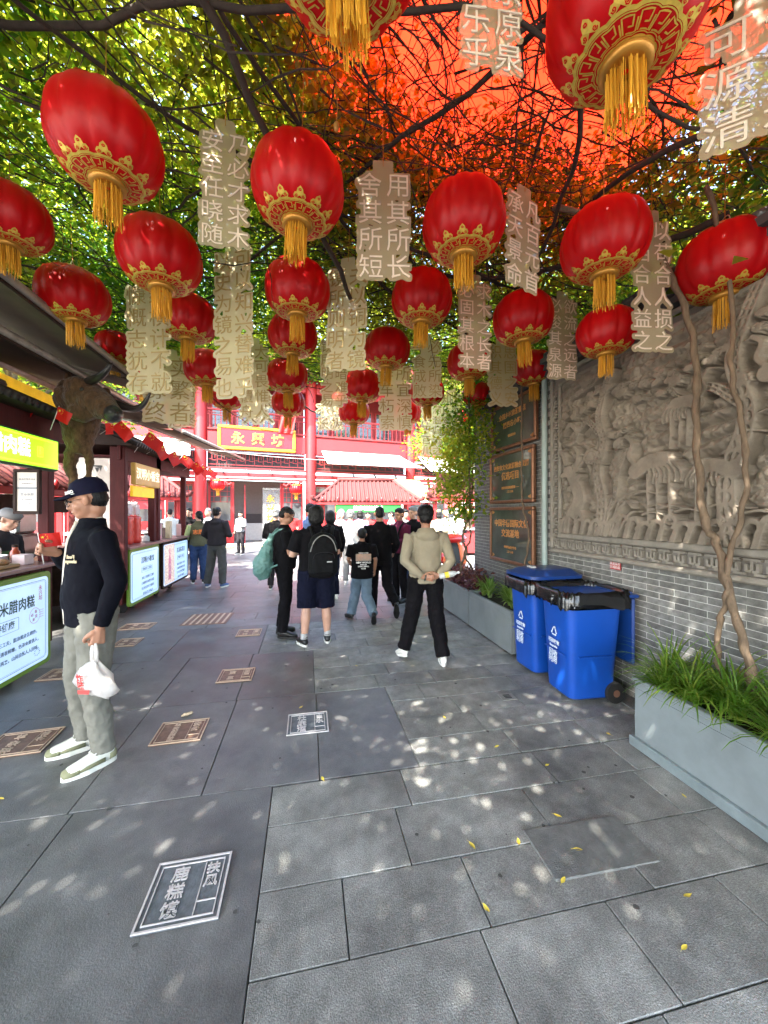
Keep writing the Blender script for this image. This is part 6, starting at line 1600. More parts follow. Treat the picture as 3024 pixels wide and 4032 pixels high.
    for L_, sx in ((lL, -1), (lR, 1)):
        hip = Vector((sx*0.088*w, sp(0.92)-0.005, 0.93)); kn, an = Vector(L_[0]), Vector(L_[1])
        if legkind == 'trousers':
            end = an+(kn-an).normalized()*(0.055 if ankle else 0.0)
            g.tube([S(hip), S(hip*0.6+kn*0.4), S(kn), S(kn*0.5+an*0.5), S(an*0.88+kn*0.12), S(end)], [0.105*s*w, 0.094*s*w**0.7, 0.068*s*lo, 0.062*s*lo, 0.057*s*lo, 0.060*s*lo], 16)
        else:
            end = kn*1.0+(an-kn)*0.10
            g.tube([S(hip), S(hip*0.5+kn*0.5), S(kn), S(end)], [0.112*s*w, 0.104*s*w, 0.096*s*lo, 0.095*s*lo], 16)
    g.loft([(S((0, sp(z)-dy, z)), a*s*w*hipw, c*s) for z, a, c, dy in ((0.80, 0.10, 0.09, 0), (0.87, 0.168, 0.115, 0.008), (0.94, 0.170, 0.118, 0.01), (1.02, 0.150, 0.10, 0))], 0, 20)
    solidify_union(g, 'trousers' if legkind == 'trousers' else 'shorts', legs, t, voxel, 4, 0.022, 0.09, 0.012, 0.035)
    # ---- top
    g = MB(); L2 = loose
    rings = [(hem, 0.172*w, 0.128), (hem+0.03, 0.176*w, 0.130), (1.05, 0.168*w, 0.122), (1.15, 0.166*w, 0.118), (1.27, 0.180*w, 0.124), (1.36, 0.178*w, 0.112), (1.405, 0.15*w, 0.09), (1.44, 0.095, 0.072), (1.462, 0.068, 0.064)]
    rings = [r for i, r in enumerate(rings) if i < 2 or r[0] > hem+0.05]
    g.loft([(S((0, sp(z)+0.004+(belly*math.exp(-((z-1.08)/0.1)**2)), z)), a*s*(1+(L2-1)*0.6), (c+belly*math.exp(-((z-1.08)/0.12)**2))*s*L2) for z, a, c in rings], 0, 24)
    for k, a, sx in (('L', aL, -1), ('R', aR, 1)):
        el, wr = Vector(a[0]), Vector(a[1]); q = sh[k]
        if sleeve == 'none': continue
        if sleeve == 'short': 
            e2 = q+(el-q)*0.80; g.tube([S(q-Vector((sx*0.06, 0, -0.005))), S(q), S(e2)], [0.068*s, 0.070*s*L2, 0.068*s*L2], 14)
        else:
            end = wr+(el-wr)*0.04
            g.tube([S(q-Vector((sx*0.06, 0, -0.005))), S(q), S((q+el)/2), S(el), S((el+wr)/2), S(end+(el-end)*0.1), S(end)], [0.066*s, 0.070*s*L2, 0.060*s*L2, 0.055*s*L2, 0.049*s*L2, 0.042*s*L2, 0.038*s*L2], 14)
    if hoodie:
        g.ell(S((0, sp(1.42)-0.075, 1.40)), (0.135*s, 0.075*s, 0.075*s)); g.loft([(S((0, sp(1.45)-0.03, 1.43)), 0.11*s, 0.10*s), (S((0, sp(1.45)-0.02, 1.475)), 0.095*s, 0.085*s)], 0, 18)
    elif collar: g.loft([(S((0, sp(1.45)-0.004, 1.44)), 0.078*s, 0.072*s), (S((0, sp(1.45)-0.006, 1.49)), 0.066*s, 0.065*s)], 0, 18)
    solidify_union(g, 'jacket' if sleeve == 'long' else 'shirt', top, t, voxel, 6, 0.016, 0.13, 0.006, 0.04)
    # ---- shoes
    for L_, sx in ((lL, -1), (lR, 1)):
        an = Vector(L_[1]); T = Matrix.Translation(S(an)) @ Euler((L_[3], 0, L_[2])).to_matrix().to_4x4() @ Matrix.Scale(s, 4) @ Matrix.Translation((0, 0.045, -0.085))
        u = MB().loft([((0, y, z), rx, rz_, (0, 1, 0)) for y, z, rx, rz_ in ((-0.105, 0.045, 0.018, 0.02), (-0.095, 0.055, 0.032, 0.036), (-0.06, 0.064, 0.037, 0.050), (-0.02, 0.066, 0.041, 0.048), (0.03, 0.055, 0.044, 0.038), (0.08, 0.046, 0.047, 0.028), (0.12, 0.042, 0.043, 0.022), (0.15, 0.036, 0.028, 0.014), (0.157, 0.034, 0.012, 0.008))], 0, 18)
        u.tube([(0, -0.05, 0.09), (0, -0.055, 0.118)], [0.038, 0.040], 14)
        out_ = [(0.03*math.sin(a)*1.35 if math.cos(a) < 0 else 0.036*math.sin(a)*1.35, 0.025+0.137*math.cos(a)) for a in [2*PI*k/26 for k in range(26)]]
        so = MB().slab(out_[::-1], 0.0, 0.028, 0)
        uo = u.build('shoe', shoes[0], t, True); uo.data.transform(T)
        o2 = so.build('sole', shoes[1], uo); o2.data.transform(T)
    t['_s'] = s
    P_ = dict(t=t, S=S, HT=HT, s=s, sp=sp)
    del t['_s']
    return P_

# --- man in the cap, left foreground
m_shoeo = mat('olive_cream_shoe', (0.62, 0.61, 0.52), 0.5, amt=0.03, scale=8)
HP = person('man in navy cap and black jacket standing by the nearest stall', (-1.385, 2.82), R(128), 1.80, 1.10, m_skin, 'crop', m_hair, c_jack, 'long', 0.85, 1.04, c_olive, 'trousers', 1.08,
    arms={'L': ((-0.275, -0.06, 1.12), (-0.26, 0.02, 0.86), (0.05, 0.1, -1), (0, 1, -0.1), (1, 0, 0), 1.15),
          'R': ((0.27, 0.03, 1.12), (0.07, 0.16, 1.285), (-0.25, 1, 0.35), (-0.3, -0.2, 1), (-1, -0.1, -0.1), 0.75)},
    legp={'L': ((-0.13, 0.02, 0.49), (-0.14, -0.03, 0.085), 0.05, 0), 'R': ((0.11, 0.05, 0.49), (0.13, 0.0, 0.085), -0.22, 0)},
    yaw=R(-22), pitch=R(14), shoes=(m_shoeo, mat('cream_sole', (0.70, 0.70, 0.62), 0.55)), voxel=0.0085, belly=0.012, curl=0.9)
hero, HS, HT = HP['t'], HP['S'], HP['HT']
capm = cloth('navy_cap_cloth', (0.006, 0.006, 0.018))
mb = MB(); mb.loft([((0, -0.020, 0.028), 0.086, 0.102, (0, 0, 1)), ((0, -0.020, 0.075), 0.085, 0.100, (0, 0, 1)), ((0, -0.020, 0.110), 0.070, 0.083, (0, 0, 1)), ((0, -0.022, 0.131), 0.040, 0.05, (0, 0, 1)), ((0, -0.022, 0.137), 0.008, 0.01, (0, 0, 1))], 0, 32)
o = mb.build('cap', capm, hero, True, sharp=50); o.data.transform(HT)
mb = MB(); n = 14
for k in range(n+1):
    a = PI*k/n; ca, sa = math.cos(a), math.sin(a)
    for (r0, z) in ((0, 0.040), (1, 0.034)): mb.v.append((0.078*ca, 0.055+0.02*sa+r0*(0.085*sa), z-0.012*r0*sa+0.012*abs(sa)-0.01*ca*ca*r0))
for k in range(n): mb.f.append((2*k, 2*k+1, 2*k+3, 2*k+2)); mb.m.append(0)
br = mb.build('brim', capm, o, True); br.data.transform(HT); md = br.modifiers.new('t', 'SOLIDIFY'); md.thickness = 0.005
MB().ell((0, -0.022, 0.139), (0.008, 0.008, 0.004), 10, 6).build('button', capm, o, True).data.transform(HT)
v, f = text_mesh('CHINA', 0.026, 0.003, bold=0.0008); lt = MB()
lt.add(v, f, 0, frame((-0.052, 0.067, 0.058), (0.76, 0.65, 0), (0, 0.1, 1))); lt.add([tuple(Vector(p)) for p in [(-0.043, -0.016, 0), (0.043, -0.016, 0), (0.043, -0.013, 0), (-0.043, -0.013, 0)]], [(0, 1, 2, 3)], 0, frame((-0.052, 0.067, 0.058), (0.76, 0.65, 0), (0, 0.1, 1)))
lt.build('lettering', m_white, o).data.transform(HT)
# spectacles
gm = MB()
for sx in (-1, 1):
    gm.tube([(sx*0.033+0.026*math.cos(a), 0.100-0.01*abs(math.cos(a)), -0.002+0.021*math.sin(a)) for a in [2*PI*k/20 for k in range(21)]], 0.0016, 6)
    gm.tube([(sx*0.059, 0.094, 0.004), (sx*0.080, 0.02, 0.006), (sx*0.082, -0.012, 0.0)], 0.0016, 6)
gm.tube([(-0.008, 0.104, 0.004), (0.008, 0.104, 0.004)], 0.0016, 6)
gl = gm.build('spectacles', mat('dark_metal_rim', (0.05, 0.045, 0.04), 0.3, 0.7), hero, True); gl.data.transform(HT)
for sx in (-1, 1):
    MB().loft([((sx*0.033, 0.0995, -0.002), 0.025, 0.020, (0, 1, 0)), ((sx*0.033, 0.1005, -0.002), 0.025, 0.020, (0, 1, 0))], 0, 20).build('lens', mat('clear_lens', (0.8, 0.8, 0.8), 0.03, alpha=0.15, spec=0.9), gl, True).data.transform(HT)
# jacket details: white zip placket, chest print, collar lining
sc_ = HP['s']
mb = MB().tube([HS((0.0, 0.075, 1.47)), HS((-0.006, 0.120, 1.36)), HS((-0.004, 0.134, 1.22)), HS((-0.002, 0.140, 1.08)), HS((-0.004, 0.138, 0.95)), HS((-0.008, 0.134, 0.86))], [0.012, 0.010, 0.009, 0.009, 0.009, 0.008], 8)
mb.build('zip_placket', mat('cream_zip', (0.62, 0.56, 0.47), 0.6), hero, True)
v, f = text_mesh('Feel\nalways', 0.030, 0.004, bold=0.001, line=0.9)
MB().add(v, f, 0, frame(HS((-0.125, 0.128, 1.255)), (0.80, 0.60, 0), (0.0, -0.02, 1))).build('chest_print', mat('tan_print', (0.55, 0.45, 0.28), 0.6), hero)
mb = MB().loft([(HS((0, -0.003, 1.455)), 0.062*sc_, 0.064*sc_), (HS((0, 0.004, 1.490)), 0.057*sc_, 0.060*sc_)], 0, 20, cap=False)
md = mb.build('shirt_collar', mat('cream_collar', (0.55, 0.50, 0.42), 0.7), hero, True).modifiers.new('t', 'SOLIDIFY'); md.thickness = 0.004
# olive overlays and laces on the hero's sneakers
for an, tz in ((Vector((-0.14, -0.03, 0.085)), 0.05), (Vector((0.13, 0.0, 0.085)), -0.22)):
    T = Matrix.Translation(HS(an)) @ Matrix.Rotation(tz, 4, 'Z') @ Matrix.Scale(sc_, 4) @ Matrix.Translation((0, 0.045, -0.085))
    om = mat('olive_suede', (0.20, 0.20, 0.11), 0.8)
    parent = [c for c in kids(hero) if c.name.startswith('shoe')][0 if tz > 0 else 1]
    mb = MB().loft([((0, y, z), rx, rz_, (0, 1, 0)) for y, z, rx, rz_ in ((0.085, 0.036, 0.0505, 0.027), (0.12, 0.036, 0.047, 0.0255), (0.152, 0.033, 0.033, 0.019), (0.160, 0.032, 0.012, 0.008))], 0, 18)
    mb.loft([((0, y, z), rx, rz_, (0, 1, 0)) for y, z, rx, rz_ in ((-0.109, 0.045, 0.012, 0.02), (-0.098, 0.055, 0.036, 0.034), (-0.065, 0.052, 0.0415, 0.034))], 0, 16)
    for sx in (-1, 1): mb.loft([((sx*0.036, y, z), 0.013, 0.015, (0, 1, 0)) for y, z in ((-0.04, 0.044), (0.04, 0.042), (0.10, 0.038))], 0, 8)
    mb.build('overlay', om, parent, True).data.transform(T)
    lm = MB()
    for k in range(6): y = 0.0+k*0.016; lm.tube([(-0.022, y-0.004, 0.092-k*0.0055), (0, y, 0.103-k*0.0062), (0.022, y+0.004, 0.092-k*0.0055)], 0.0038, 6)
    lm.tube([(-0.01, -0.01, 0.112), (-0.035, -0.0, 0.10), (-0.03, 0.02, 0.09)], 0.0028, 6); lm.tube([(0.01, -0.01, 0.112), (0.036, 0.005, 0.10), (0.032, 0.025, 0.088)], 0.0028, 6)
    lm.build('laces', m_shoew, parent, True).data.transform(T)
hm = Matrix.Translation(hero.location) @ Matrix.Rotation(R(128), 4, 'Z')
# flag in his raised right hand
pf = hm @ HS((0.045, 0.235, 1.32))
flag(pf, 'small flag held up in the raised hand of the man in the cap', 0.10, 0.085, (R(4), R(-8), R(28)), 0.19, group='hand held flag', wave=0.012, sd=2)
# carrier bag hanging from his left hand
pb = hm @ HS((-0.262, 0.045, 0.775))
bag = thing('carrier_bag', 'white carrier bag with red print held by the man in the cap', 'bag', pb, R(0))
m_plastic = mat('thin_white_plastic', (0.70, 0.66, 0.62), 0.25, amt=0.06, scale=10, trans=0.35, bump=0.9, bscale=14, alpha=0.93, spec=0.6)
mb = MB(); n = 22; lv = ((-0.10, 0.012, 0.012), (-0.125, 0.05, 0.03), (-0.16, 0.105, 0.05), (-0.21, 0.135, 0.065), (-0.25, 0.14, 0.065), (-0.275, 0.12, 0.05), (-0.285, 0.05, 0.02))
r_ = random.Random(6)
for (z, a, c) in lv:
    for k in range(n):
        th = 2*PI*k/n; q = 1+0.12*math.sin(th*4+z*50)+r_.uniform(-.05, .05)
        mb.v.append((a*math.cos(th)*q+0.015, c*math.sin(th)*q, z-0.035*math.cos(th)*(a/0.14)+0.008*math.sin(th*5)))
for i in range(len(lv)-1):
    for k in range(n): mb.f.append((i*n+k, (i+1)*n+k, (i+1)*n+(k+1) % n, i*n+(k+1) % n)); mb.m.append(0)
mb.f.append(tuple(range((len(lv)-1)*n, len(lv)*n))[::-1]); mb.m.append(0)
bag.rotation_euler = (0, 0, -R(25))
mb.build('pouch', m_plastic, bag, True)
MB().loft([((-0.012, 0, -0.11), 0.018, 0.010), ((-0.018, 0, -0.05), 0.014, 0.007), ((-0.010, 0.0, 0.01), 0.010, 0.005)], 0, 10).build('handle', m_plastic, bag, True)
MB().loft([((0.012, 0, -0.11), 0.018, 0.010), ((0.016, 0, -0.05), 0.014, 0.007), ((0.008, 0.0, 0.005), 0.010, 0.005)], 0, 10).build('handle', m_plastic, bag, True)
v, f = text_mesh('炸\n味', 0.052, 0.001, bold=0.001, line=0.85)
mbp = MB().add(v, f, 0, frame((-0.01, -0.076, -0.20), (1, 0, 0), (0, -0.15, 1)))
mbp.add([(-0.02, -0.081, -0.265), (0.06, -0.081, -0.258), (0.062, -0.08, -0.235), (-0.025, -0.08, -0.245)], [(0, 1, 2, 3)])
mbp.build('print', mat('red_bag_print', (0.60, 0.04, 0.035), 0.5), bag)

# --- man with the green bag, in profile reading his phone
A2 = {'L': ((-0.21, 0.02, 1.12), (-0.10, 0.26, 1.12), (0.5, 1, 0.15), (0, 0, 1), (1, -0.3, 0), 0.8), 'R': ((0.22, 0.03, 1.12), (0.11, 0.27, 1.11), (-0.5, 1, 0.15), (0, 0, 1), (-1, -0.3, 0), 0.8)}
P2 = person('man in black tee and black trousers reading a phone, carrying a green drawstring bag', (-0.30, 5.12), R(-76), 1.66, 1.0, m_skin, 'crop', m_hair, c_black, 'short', 0.90, 1.10, c_black, 'trousers', 1.15, arms=A2,
            legp={'L': ((-0.10, 0.03, 0.49), (-0.11, -0.03, 0.085), 0.1, 0), 'R': ((0.11, 0.0, 0.49), (0.12, -0.05, 0.085), -0.5, 0)}, pitch=R(26), yaw=R(-8), belly=0.015)
gl = MB(); 
for sx in (-1, 1): gl.tube([(sx*0.033+0.024*math.cos(a), 0.098, 0.0+0.018*math.sin(a)) for a in [2*PI*k/14 for k in range(15)]], 0.0022, 5); gl.tube([(sx*0.057, 0.094, 0.004), (sx*0.082, -0.01, 0.004)], 0.0022, 5)
gl.build('spectacles', m_eye, P2['t'], True).data.transform(P2['HT'])
def world_of(P, p): t = P['t']; return Matrix.Translation(t.location) @ Matrix.Rotation(t.rotation_euler.z, 4, 'Z') @ P['S'](p)
t = thing('phone', 'dark phone held low by the man with the green bag', 'phone', world_of(P2, (0.0, 0.37, 1.15)), P2['t'].rotation_euler.z)
MB().bbox(0, 0, 0, 0.075, 0.15, 0.009, 0.003).build('handset', m_phone, t); t.rotation_euler.x = R(35)
gb = thing('drawstring_bag', 'pale green crumpled drawstring bag slung on the back of the man reading his phone', 'bag', world_of(P2, (-0.02, -0.22, 1.05)), P2['t'].rotation_euler.z)
m_gbag = mat('pale_green_nylon', (0.12, 0.25, 0.22), 0.5, amt=0.15, scale=6, bump=0.6, bscale=16, trans=0.15)
mb = MB(); mb.loft([((0, 0.06, 0.30), 0.03, 0.03), ((0, 0.03, 0.20), 0.07, 0.045), ((0, -0.02, 0.05), 0.12, 0.09), ((0.0, -0.06, -0.08), 0.15, 0.12), ((0, -0.06, -0.18), 0.14, 0.11), ((0, -0.03, -0.26), 0.08, 0.06)], 0, 18)
solidify_union(mb, 'sack', m_gbag, gb, 0.011, 2, 0.05, 0.10, 0.02, 0.03)
for sx in (-1, 1): MB().tube(catmull([(sx*0.03, 0.06, 0.28), (sx*0.10, 0.14, 0.36), (sx*0.13, 0.24, 0.34), (sx*0.15, 0.30, 0.20), (sx*0.13, 0.22, -0.02), (sx*0.10, 0.02, -0.12)], 4), 0.013, 7).build('strap', m_gbag, gb, True)

# --- person with the black backpack
P3 = person('woman with bobbed hair and navy shorts wearing a big black backpack', (0.10, 4.70), R(4), 1.68, 1.16, m_skinl, 'bob', m_hair, c_black, 'short', 0.84, 1.16, c_navy, 'shorts', 1.22,
            arms={'L': ((-0.30, -0.02, 1.10), (-0.22, 0.20, 1.12), (0.6, 1, 0.2), (0, 0, 1), (1, 0, 0), 0.7), 'R': ((0.27, 0.04, 1.12), (0.16, 0.24, 1.12), (-0.6, 1, 0.2), (0, 0, 1), (-1, 0, 0), 0.7)},
            legp={'L': ((-0.12, 0.02, 0.49), (-0.15, -0.04, 0.085), 0.35, 0), 'R': ((0.12, 0.03, 0.49), (0.14, 0.02, 0.085), -0.1, 0)}, shoes=(m_shoeb, m_shoew), pitch=R(8), hipw=1.05)
for sx, an in ((-1, (-0.15, -0.04)), (1, (0.14, 0.02))): MB().tube([P3['S']((an[0], an[1]-0.004, 0.09)), P3['S']((an[0], an[1]-0.002, 0.155))], [0.044, 0.041], 12).build('sock', c_white, P3['t'], True)
bk = thing('backpack', 'large black backpack with front pocket and straps on the woman in shorts', 'backpack', world_of(P3, (0.06, -0.21, 1.12)), R(4))
c_nylon = mat('black_nylon', (0.004, 0.004, 0.0045), 0.8, amt=0.3, scale=20, bump=0.3, bscale=120, spec=0.15)
solidify_union(MB().bbox(0, 0, -0.03, 0.33, 0.17, 0.44, 0.05).ell((0, 0.0, 0.17), (0.155, 0.085, 0.10)).ell((0, 0, -0.2), (0.165, 0.09, 0.07)), 'main_compartment', c_nylon, bk, 0.011, 5, 0.014, 0.08)
solidify_union(MB().bbox(0, -0.10, -0.10, 0.26, 0.07, 0.22, 0.03).ell((0, -0.10, 0.0), (0.12, 0.04, 0.05)), 'front_pocket', c_nylon, bk, 0.009, 4, 0.008, 0.05)
MB().tube(catmull([(-0.12, -0.135, -0.02), (-0.10, -0.13, 0.03), (0, -0.135, 0.05), (0.10, -0.13, 0.03), (0.12, -0.135, -0.02)], 5), 0.004, 6).build('zip', c_char, bk, True)
MB().tube(catmull([(-0.15, -0.06, 0.05), (-0.10, -0.08, 0.18), (0.0, -0.08, 0.24), (0.10, -0.08, 0.18), (0.15, -0.06, 0.05)], 5), 0.006, 6).build('zip', mat('reflective_piping', (0.25, 0.24, 0.22), 0.4), bk, True)
for sx in (-1, 1): MB().tube(catmull([(sx*0.10, 0.05, 0.20), (sx*0.13, 0.14, 0.31), (sx*0.15, 0.26, 0.29), (sx*0.17, 0.34, 0.10), (sx*0.17, 0.24, -0.10), (sx*0.15, 0.05, -0.18)], 5), 0.022, 8).build('strap', c_nylon, bk, True)
MB().tube(catmull([(-0.04, 0.02, 0.25), (0, 0.0, 0.30), (0.04, 0.02, 0.25)], 4), 0.008, 6).build('carry_loop', c_nylon, bk, True)
MB().bbox(0.06, -0.138, -0.06, 0.06, 0.003, 0.012, 0.001).build('brand_tag', mat('pale_tag', (0.5, 0.5, 0.5), 0.5), bk)

# --- boy with the printed tee
P4 = person('boy in black tee with a big picture print and baggy washed jeans, striding away', (0.78, 5.55), R(-6), 1.36, 1.04, m_skin, 'short', m_hair, c_black, 'short', 0.80, 1.25, c_ltjean, 'trousers', 1.5,
            arms={'L': ((-0.25, -0.02, 1.14), (-0.20, 0.16, 1.02), (0, 1, -0.1), (0, 0, 1), (1, 0, 0)), 'R': ((0.25, -0.02, 1.13), (0.24, 0.10, 0.92), (0, 0.4, -1), (0, 1, 0), (-1, 0, 0))},
            legp={'L': ((-0.12, 0.16, 0.50), (-0.20, 0.16, 0.10), 0.6, 0.0), 'R': ((0.08, 0.0, 0.47), (0.20, -0.30, 0.20), -0.1, -0.9)}, hipw=1.1)
T = frame(P4['S']((0.02, -0.165, 1.20)), (1, 0, 0), (0, 0.05, 1))
ob = MB().box(0, 0, 0.0, 0.22, 0.10, 0.006).build('shirt_print', mat('photo_print', (0.45, 0.50, 0.42), 0.6, amt=0.5, scale=18, col2=(0.60, 0.30, 0.20)), P4['t']); ob.data.transform(T)
mb = MB()
for k, (tx_, sz, zz) in enumerate((('PORTRAIT OF TIME', 0.016, 0.062), ('NEW WORLD', 0.034, -0.075), ('S0 F9 U12', 0.022, -0.105), ('GREAT SIGNAL', 0.024, -0.13), ('OO8', 0.03, -0.16))):
    v, f = text_mesh(tx_, sz, 0.006, bold=0.001); mb.add(v, f, 0, Matrix.Translation((0, zz, 0)))
mb.build('lettering', m_white, P4['t']).data.transform(T)

# --- man in black, walking away with right foot lifted
P5 = person('man in black overshirt and black trousers walking away, sole of one shoe lifted', (1.10, 5.85), R(-2), 1.68, 1.06, m_skin, 'crop', m_hair, c_black, 'long', 0.86, 1.15, c_black, 'trousers', 1.2,
            arms={'L': ((-0.26, -0.02, 1.13), (-0.24, 0.14, 0.93), (0, 0.5, -1), (0, 1, 0), (1, 0, 0)), 'R': ((0.27, -0.05, 1.13), (0.25, 0.12, 0.98), (0, 0.7, -0.6), (0, 1, 0), (-1, 0, 0))},
            legp={'L': ((-0.09, 0.10, 0.50), (-0.10, 0.08, 0.085), 0.0, 0.0), 'R': ((0.12, -0.02, 0.47), (0.22, -0.28, 0.22), -0.2, -1.15)}, shoes=(m_shoeb, m_shoeb))
MB().tube([P5['S']((0.20, -0.24, 0.25)), P5['S']((0.215, -0.27, 0.225))], [0.05, 0.048], 12).build('sock', c_white, P5['t'], True)

# --- man in plum sweater, smiling, looking down
P6 = person('young man in plum sweater with a dark strap, smiling down at his hands', (1.62, 6.65), R(118), 1.67, 1.0, m_skin, 'short', m_hair, c_plum, 'long', 0.90, 1.1, c_black, 'trousers', 1.1,
            arms={'L': ((-0.22, 0.02, 1.12), (-0.08, 0.24, 1.10), (0.6, 1, 0.1), (0, 0, 1), (1, 0, 0), 0.8), 'R': ((0.22, 0.02, 1.12), (0.08, 0.25, 1.08), (-0.6, 1, 0.1), (0, 0, 1), (-1, 0, 0), 0.8)}, face=True, pitch=R(12), yaw=R(12))
MB().tube(catmull([P6['S'](p) for p in ((-0.10, -0.02, 1.45), (-0.13, 0.10, 1.38), (-0.12, 0.145, 1.22), (-0.13, 0.135, 1.05))], 4), 0.018, 6).build('shoulder_strap', c_nylon, P6['t'], True)

# --- man in the beige windbreaker, hands behind his back
P7 = person('man in beige hooded windbreaker and black trousers walking away, hands clasped behind his back', (1.27, 4.02), R(-6), 1.655, 1.06, m_skin, 'afro', m_hair, c_beige, 'long', 0.86, 1.06, c_black, 'trousers', 1.34,
            arms={'L': ((-0.262, -0.13, 1.12), (-0.07, -0.205, 0.955), (1, -0.10, -0.10), (0, -0.1, 1), (0, -1, 0), 0.7), 'R': ((0.265, -0.13, 1.12), (0.10, -0.20, 0.965), (-0.9, -0.14, -0.2), (0, -0.1, 1), (0, 1, 0), 0.7)},
            legp={'L': ((-0.15, 0.04, 0.49), (-0.25, 0.03, 0.10), 0.25, -0.25), 'R': ((0.11, -0.06, 0.49), (0.15, -0.22, 0.085), -0.15, 0)}, shoes=(m_shoew, m_shoew), hoodie=True, yaw=R(-3), curl=0.8, voxel=0.0085, ankle=False)
mb = MB().tube(catmull([P7['S'](p) for p in ((-0.20, -0.09, 1.40), (-0.15, -0.135, 1.28), (-0.135, -0.142, 1.1))], 4), 0.004, 5)
mb.tube(catmull([P7['S'](p) for p in ((0.20, -0.09, 1.40), (0.15, -0.135, 1.28), (0.135, -0.142, 1.1))], 4), 0.004, 5); mb.build('seam', mat('beige_seam', (0.26, 0.22, 0.15), 0.8), P7['t'], True)
MB().tube([P7['S']((-0.055, -0.208, 0.95)), P7['S']((-0.040, -0.209, 0.947))], 0.034, 12).build('watch', mat('watch_band', (0.05, 0.06, 0.05), 0.4), P7['t'], True)
t = thing('water_bottle', 'clear bottle with yellow label held behind the back of the man in beige', 'bottle', world_of(P7, (0.10, -0.245, 0.965)), R(-6)); t.rotation_euler = (0, R(78), R(-10))
MB().lathe([(0, 0), (0.03, 0.003), (0.031, 0.05), (0.028, 0.08), (0.031, 0.11), (0.030, 0.15), (0.012, 0.185), (0.012, 0.20), (0, 0.20)], 18).build('bottle', mat('clear_plastic', (0.75, 0.78, 0.78), 0.1, alpha=0.5, spec=0.8), t, True)
MB().lathe([(0.0318, 0.06), (0.0318, 0.10)], 18).build('wrapper', mat('yellow_wrapper', (0.8, 0.6, 0.05), 0.4), t, True); MB().lathe([(0.014, 0.195), (0.014, 0.215), (0, 0.216)], 14).build('cap', m_white, t, True)

# --- group by the third stall
person('man in charcoal hoodie and grey cargo trousers standing with his back turned, far left', (-1.90, 8.65), R(-18), 1.70, 1.05, m_skinl, 'short', m_hair, c_char, 'long', 0.90, 1.2, cloth('grey_cargo', (0.07, 0.072, 0.07)), 'trousers', 1.35,
       arms={'L': ((-0.28, -0.03, 1.14), (-0.20, 0.14, 1.02), (0, 1, 0), (0, 0, 1), (1, 0, 0)), 'R': ((0.27, 0.0, 1.14), (0.20, 0.20, 1.10), (0, 1, 0.2), (0, 0, 1), (-1, 0, 0))}, hoodie=True, voxel=0.012,
       legp={'L': ((-0.14, 0.0, 0.49), (-0.20, -0.04, 0.085), 0.3, 0), 'R': ((0.12, 0.02, 0.49), (0.13, 0.0, 0.085), -0.1, 0)}, shoes=(c_blue, m_shoew))
P9 = person('woman in khaki vest with orange letters, pale green sleeves, flared blue jeans', (-2.42, 9.25), R(12), 1.62, 1.06, m_skinl, 'pony', m_hair, c_vest, 'none', 0.88, 1.12, c_jean, 'trousers', 1.25, yaw=R(35), voxel=0.012, shoes=(m_shoeb, m_shoew))
for sx in (-1, 1): solidify_union(MB().tube([P9['S']((sx*0.19, -0.01, 1.38)), P9['S']((sx*0.25, -0.03, 1.14)), P9['S']((sx*0.258, 0.0, 1.04))], [0.066, 0.058, 0.055], 12), 'sleeve', c_lime, P9['t'], 0.012, 3, 0.015, 0.06)
v, f = text_mesh('志愿', 0.11, 0.01, bold=0.002); MB().add(v, f, 0, frame(P9['S']((0, -0.150, 1.22)), (1, 0, 0), (0, 0, 1))).build('lettering', mat('orange_print', (0.75, 0.18, 0.03), 0.6), P9['t'])
person('woman in black cardigan facing the camera, behind the woman in the vest', (-3.0, 10.6), R(172), 1.70, 1.05, m_skinl, 'bun', m_hair, c_black, 'long', 0.86, 1.15, c_char, 'trousers', 1.1, face=True, voxel=0.013, yaw=R(6))
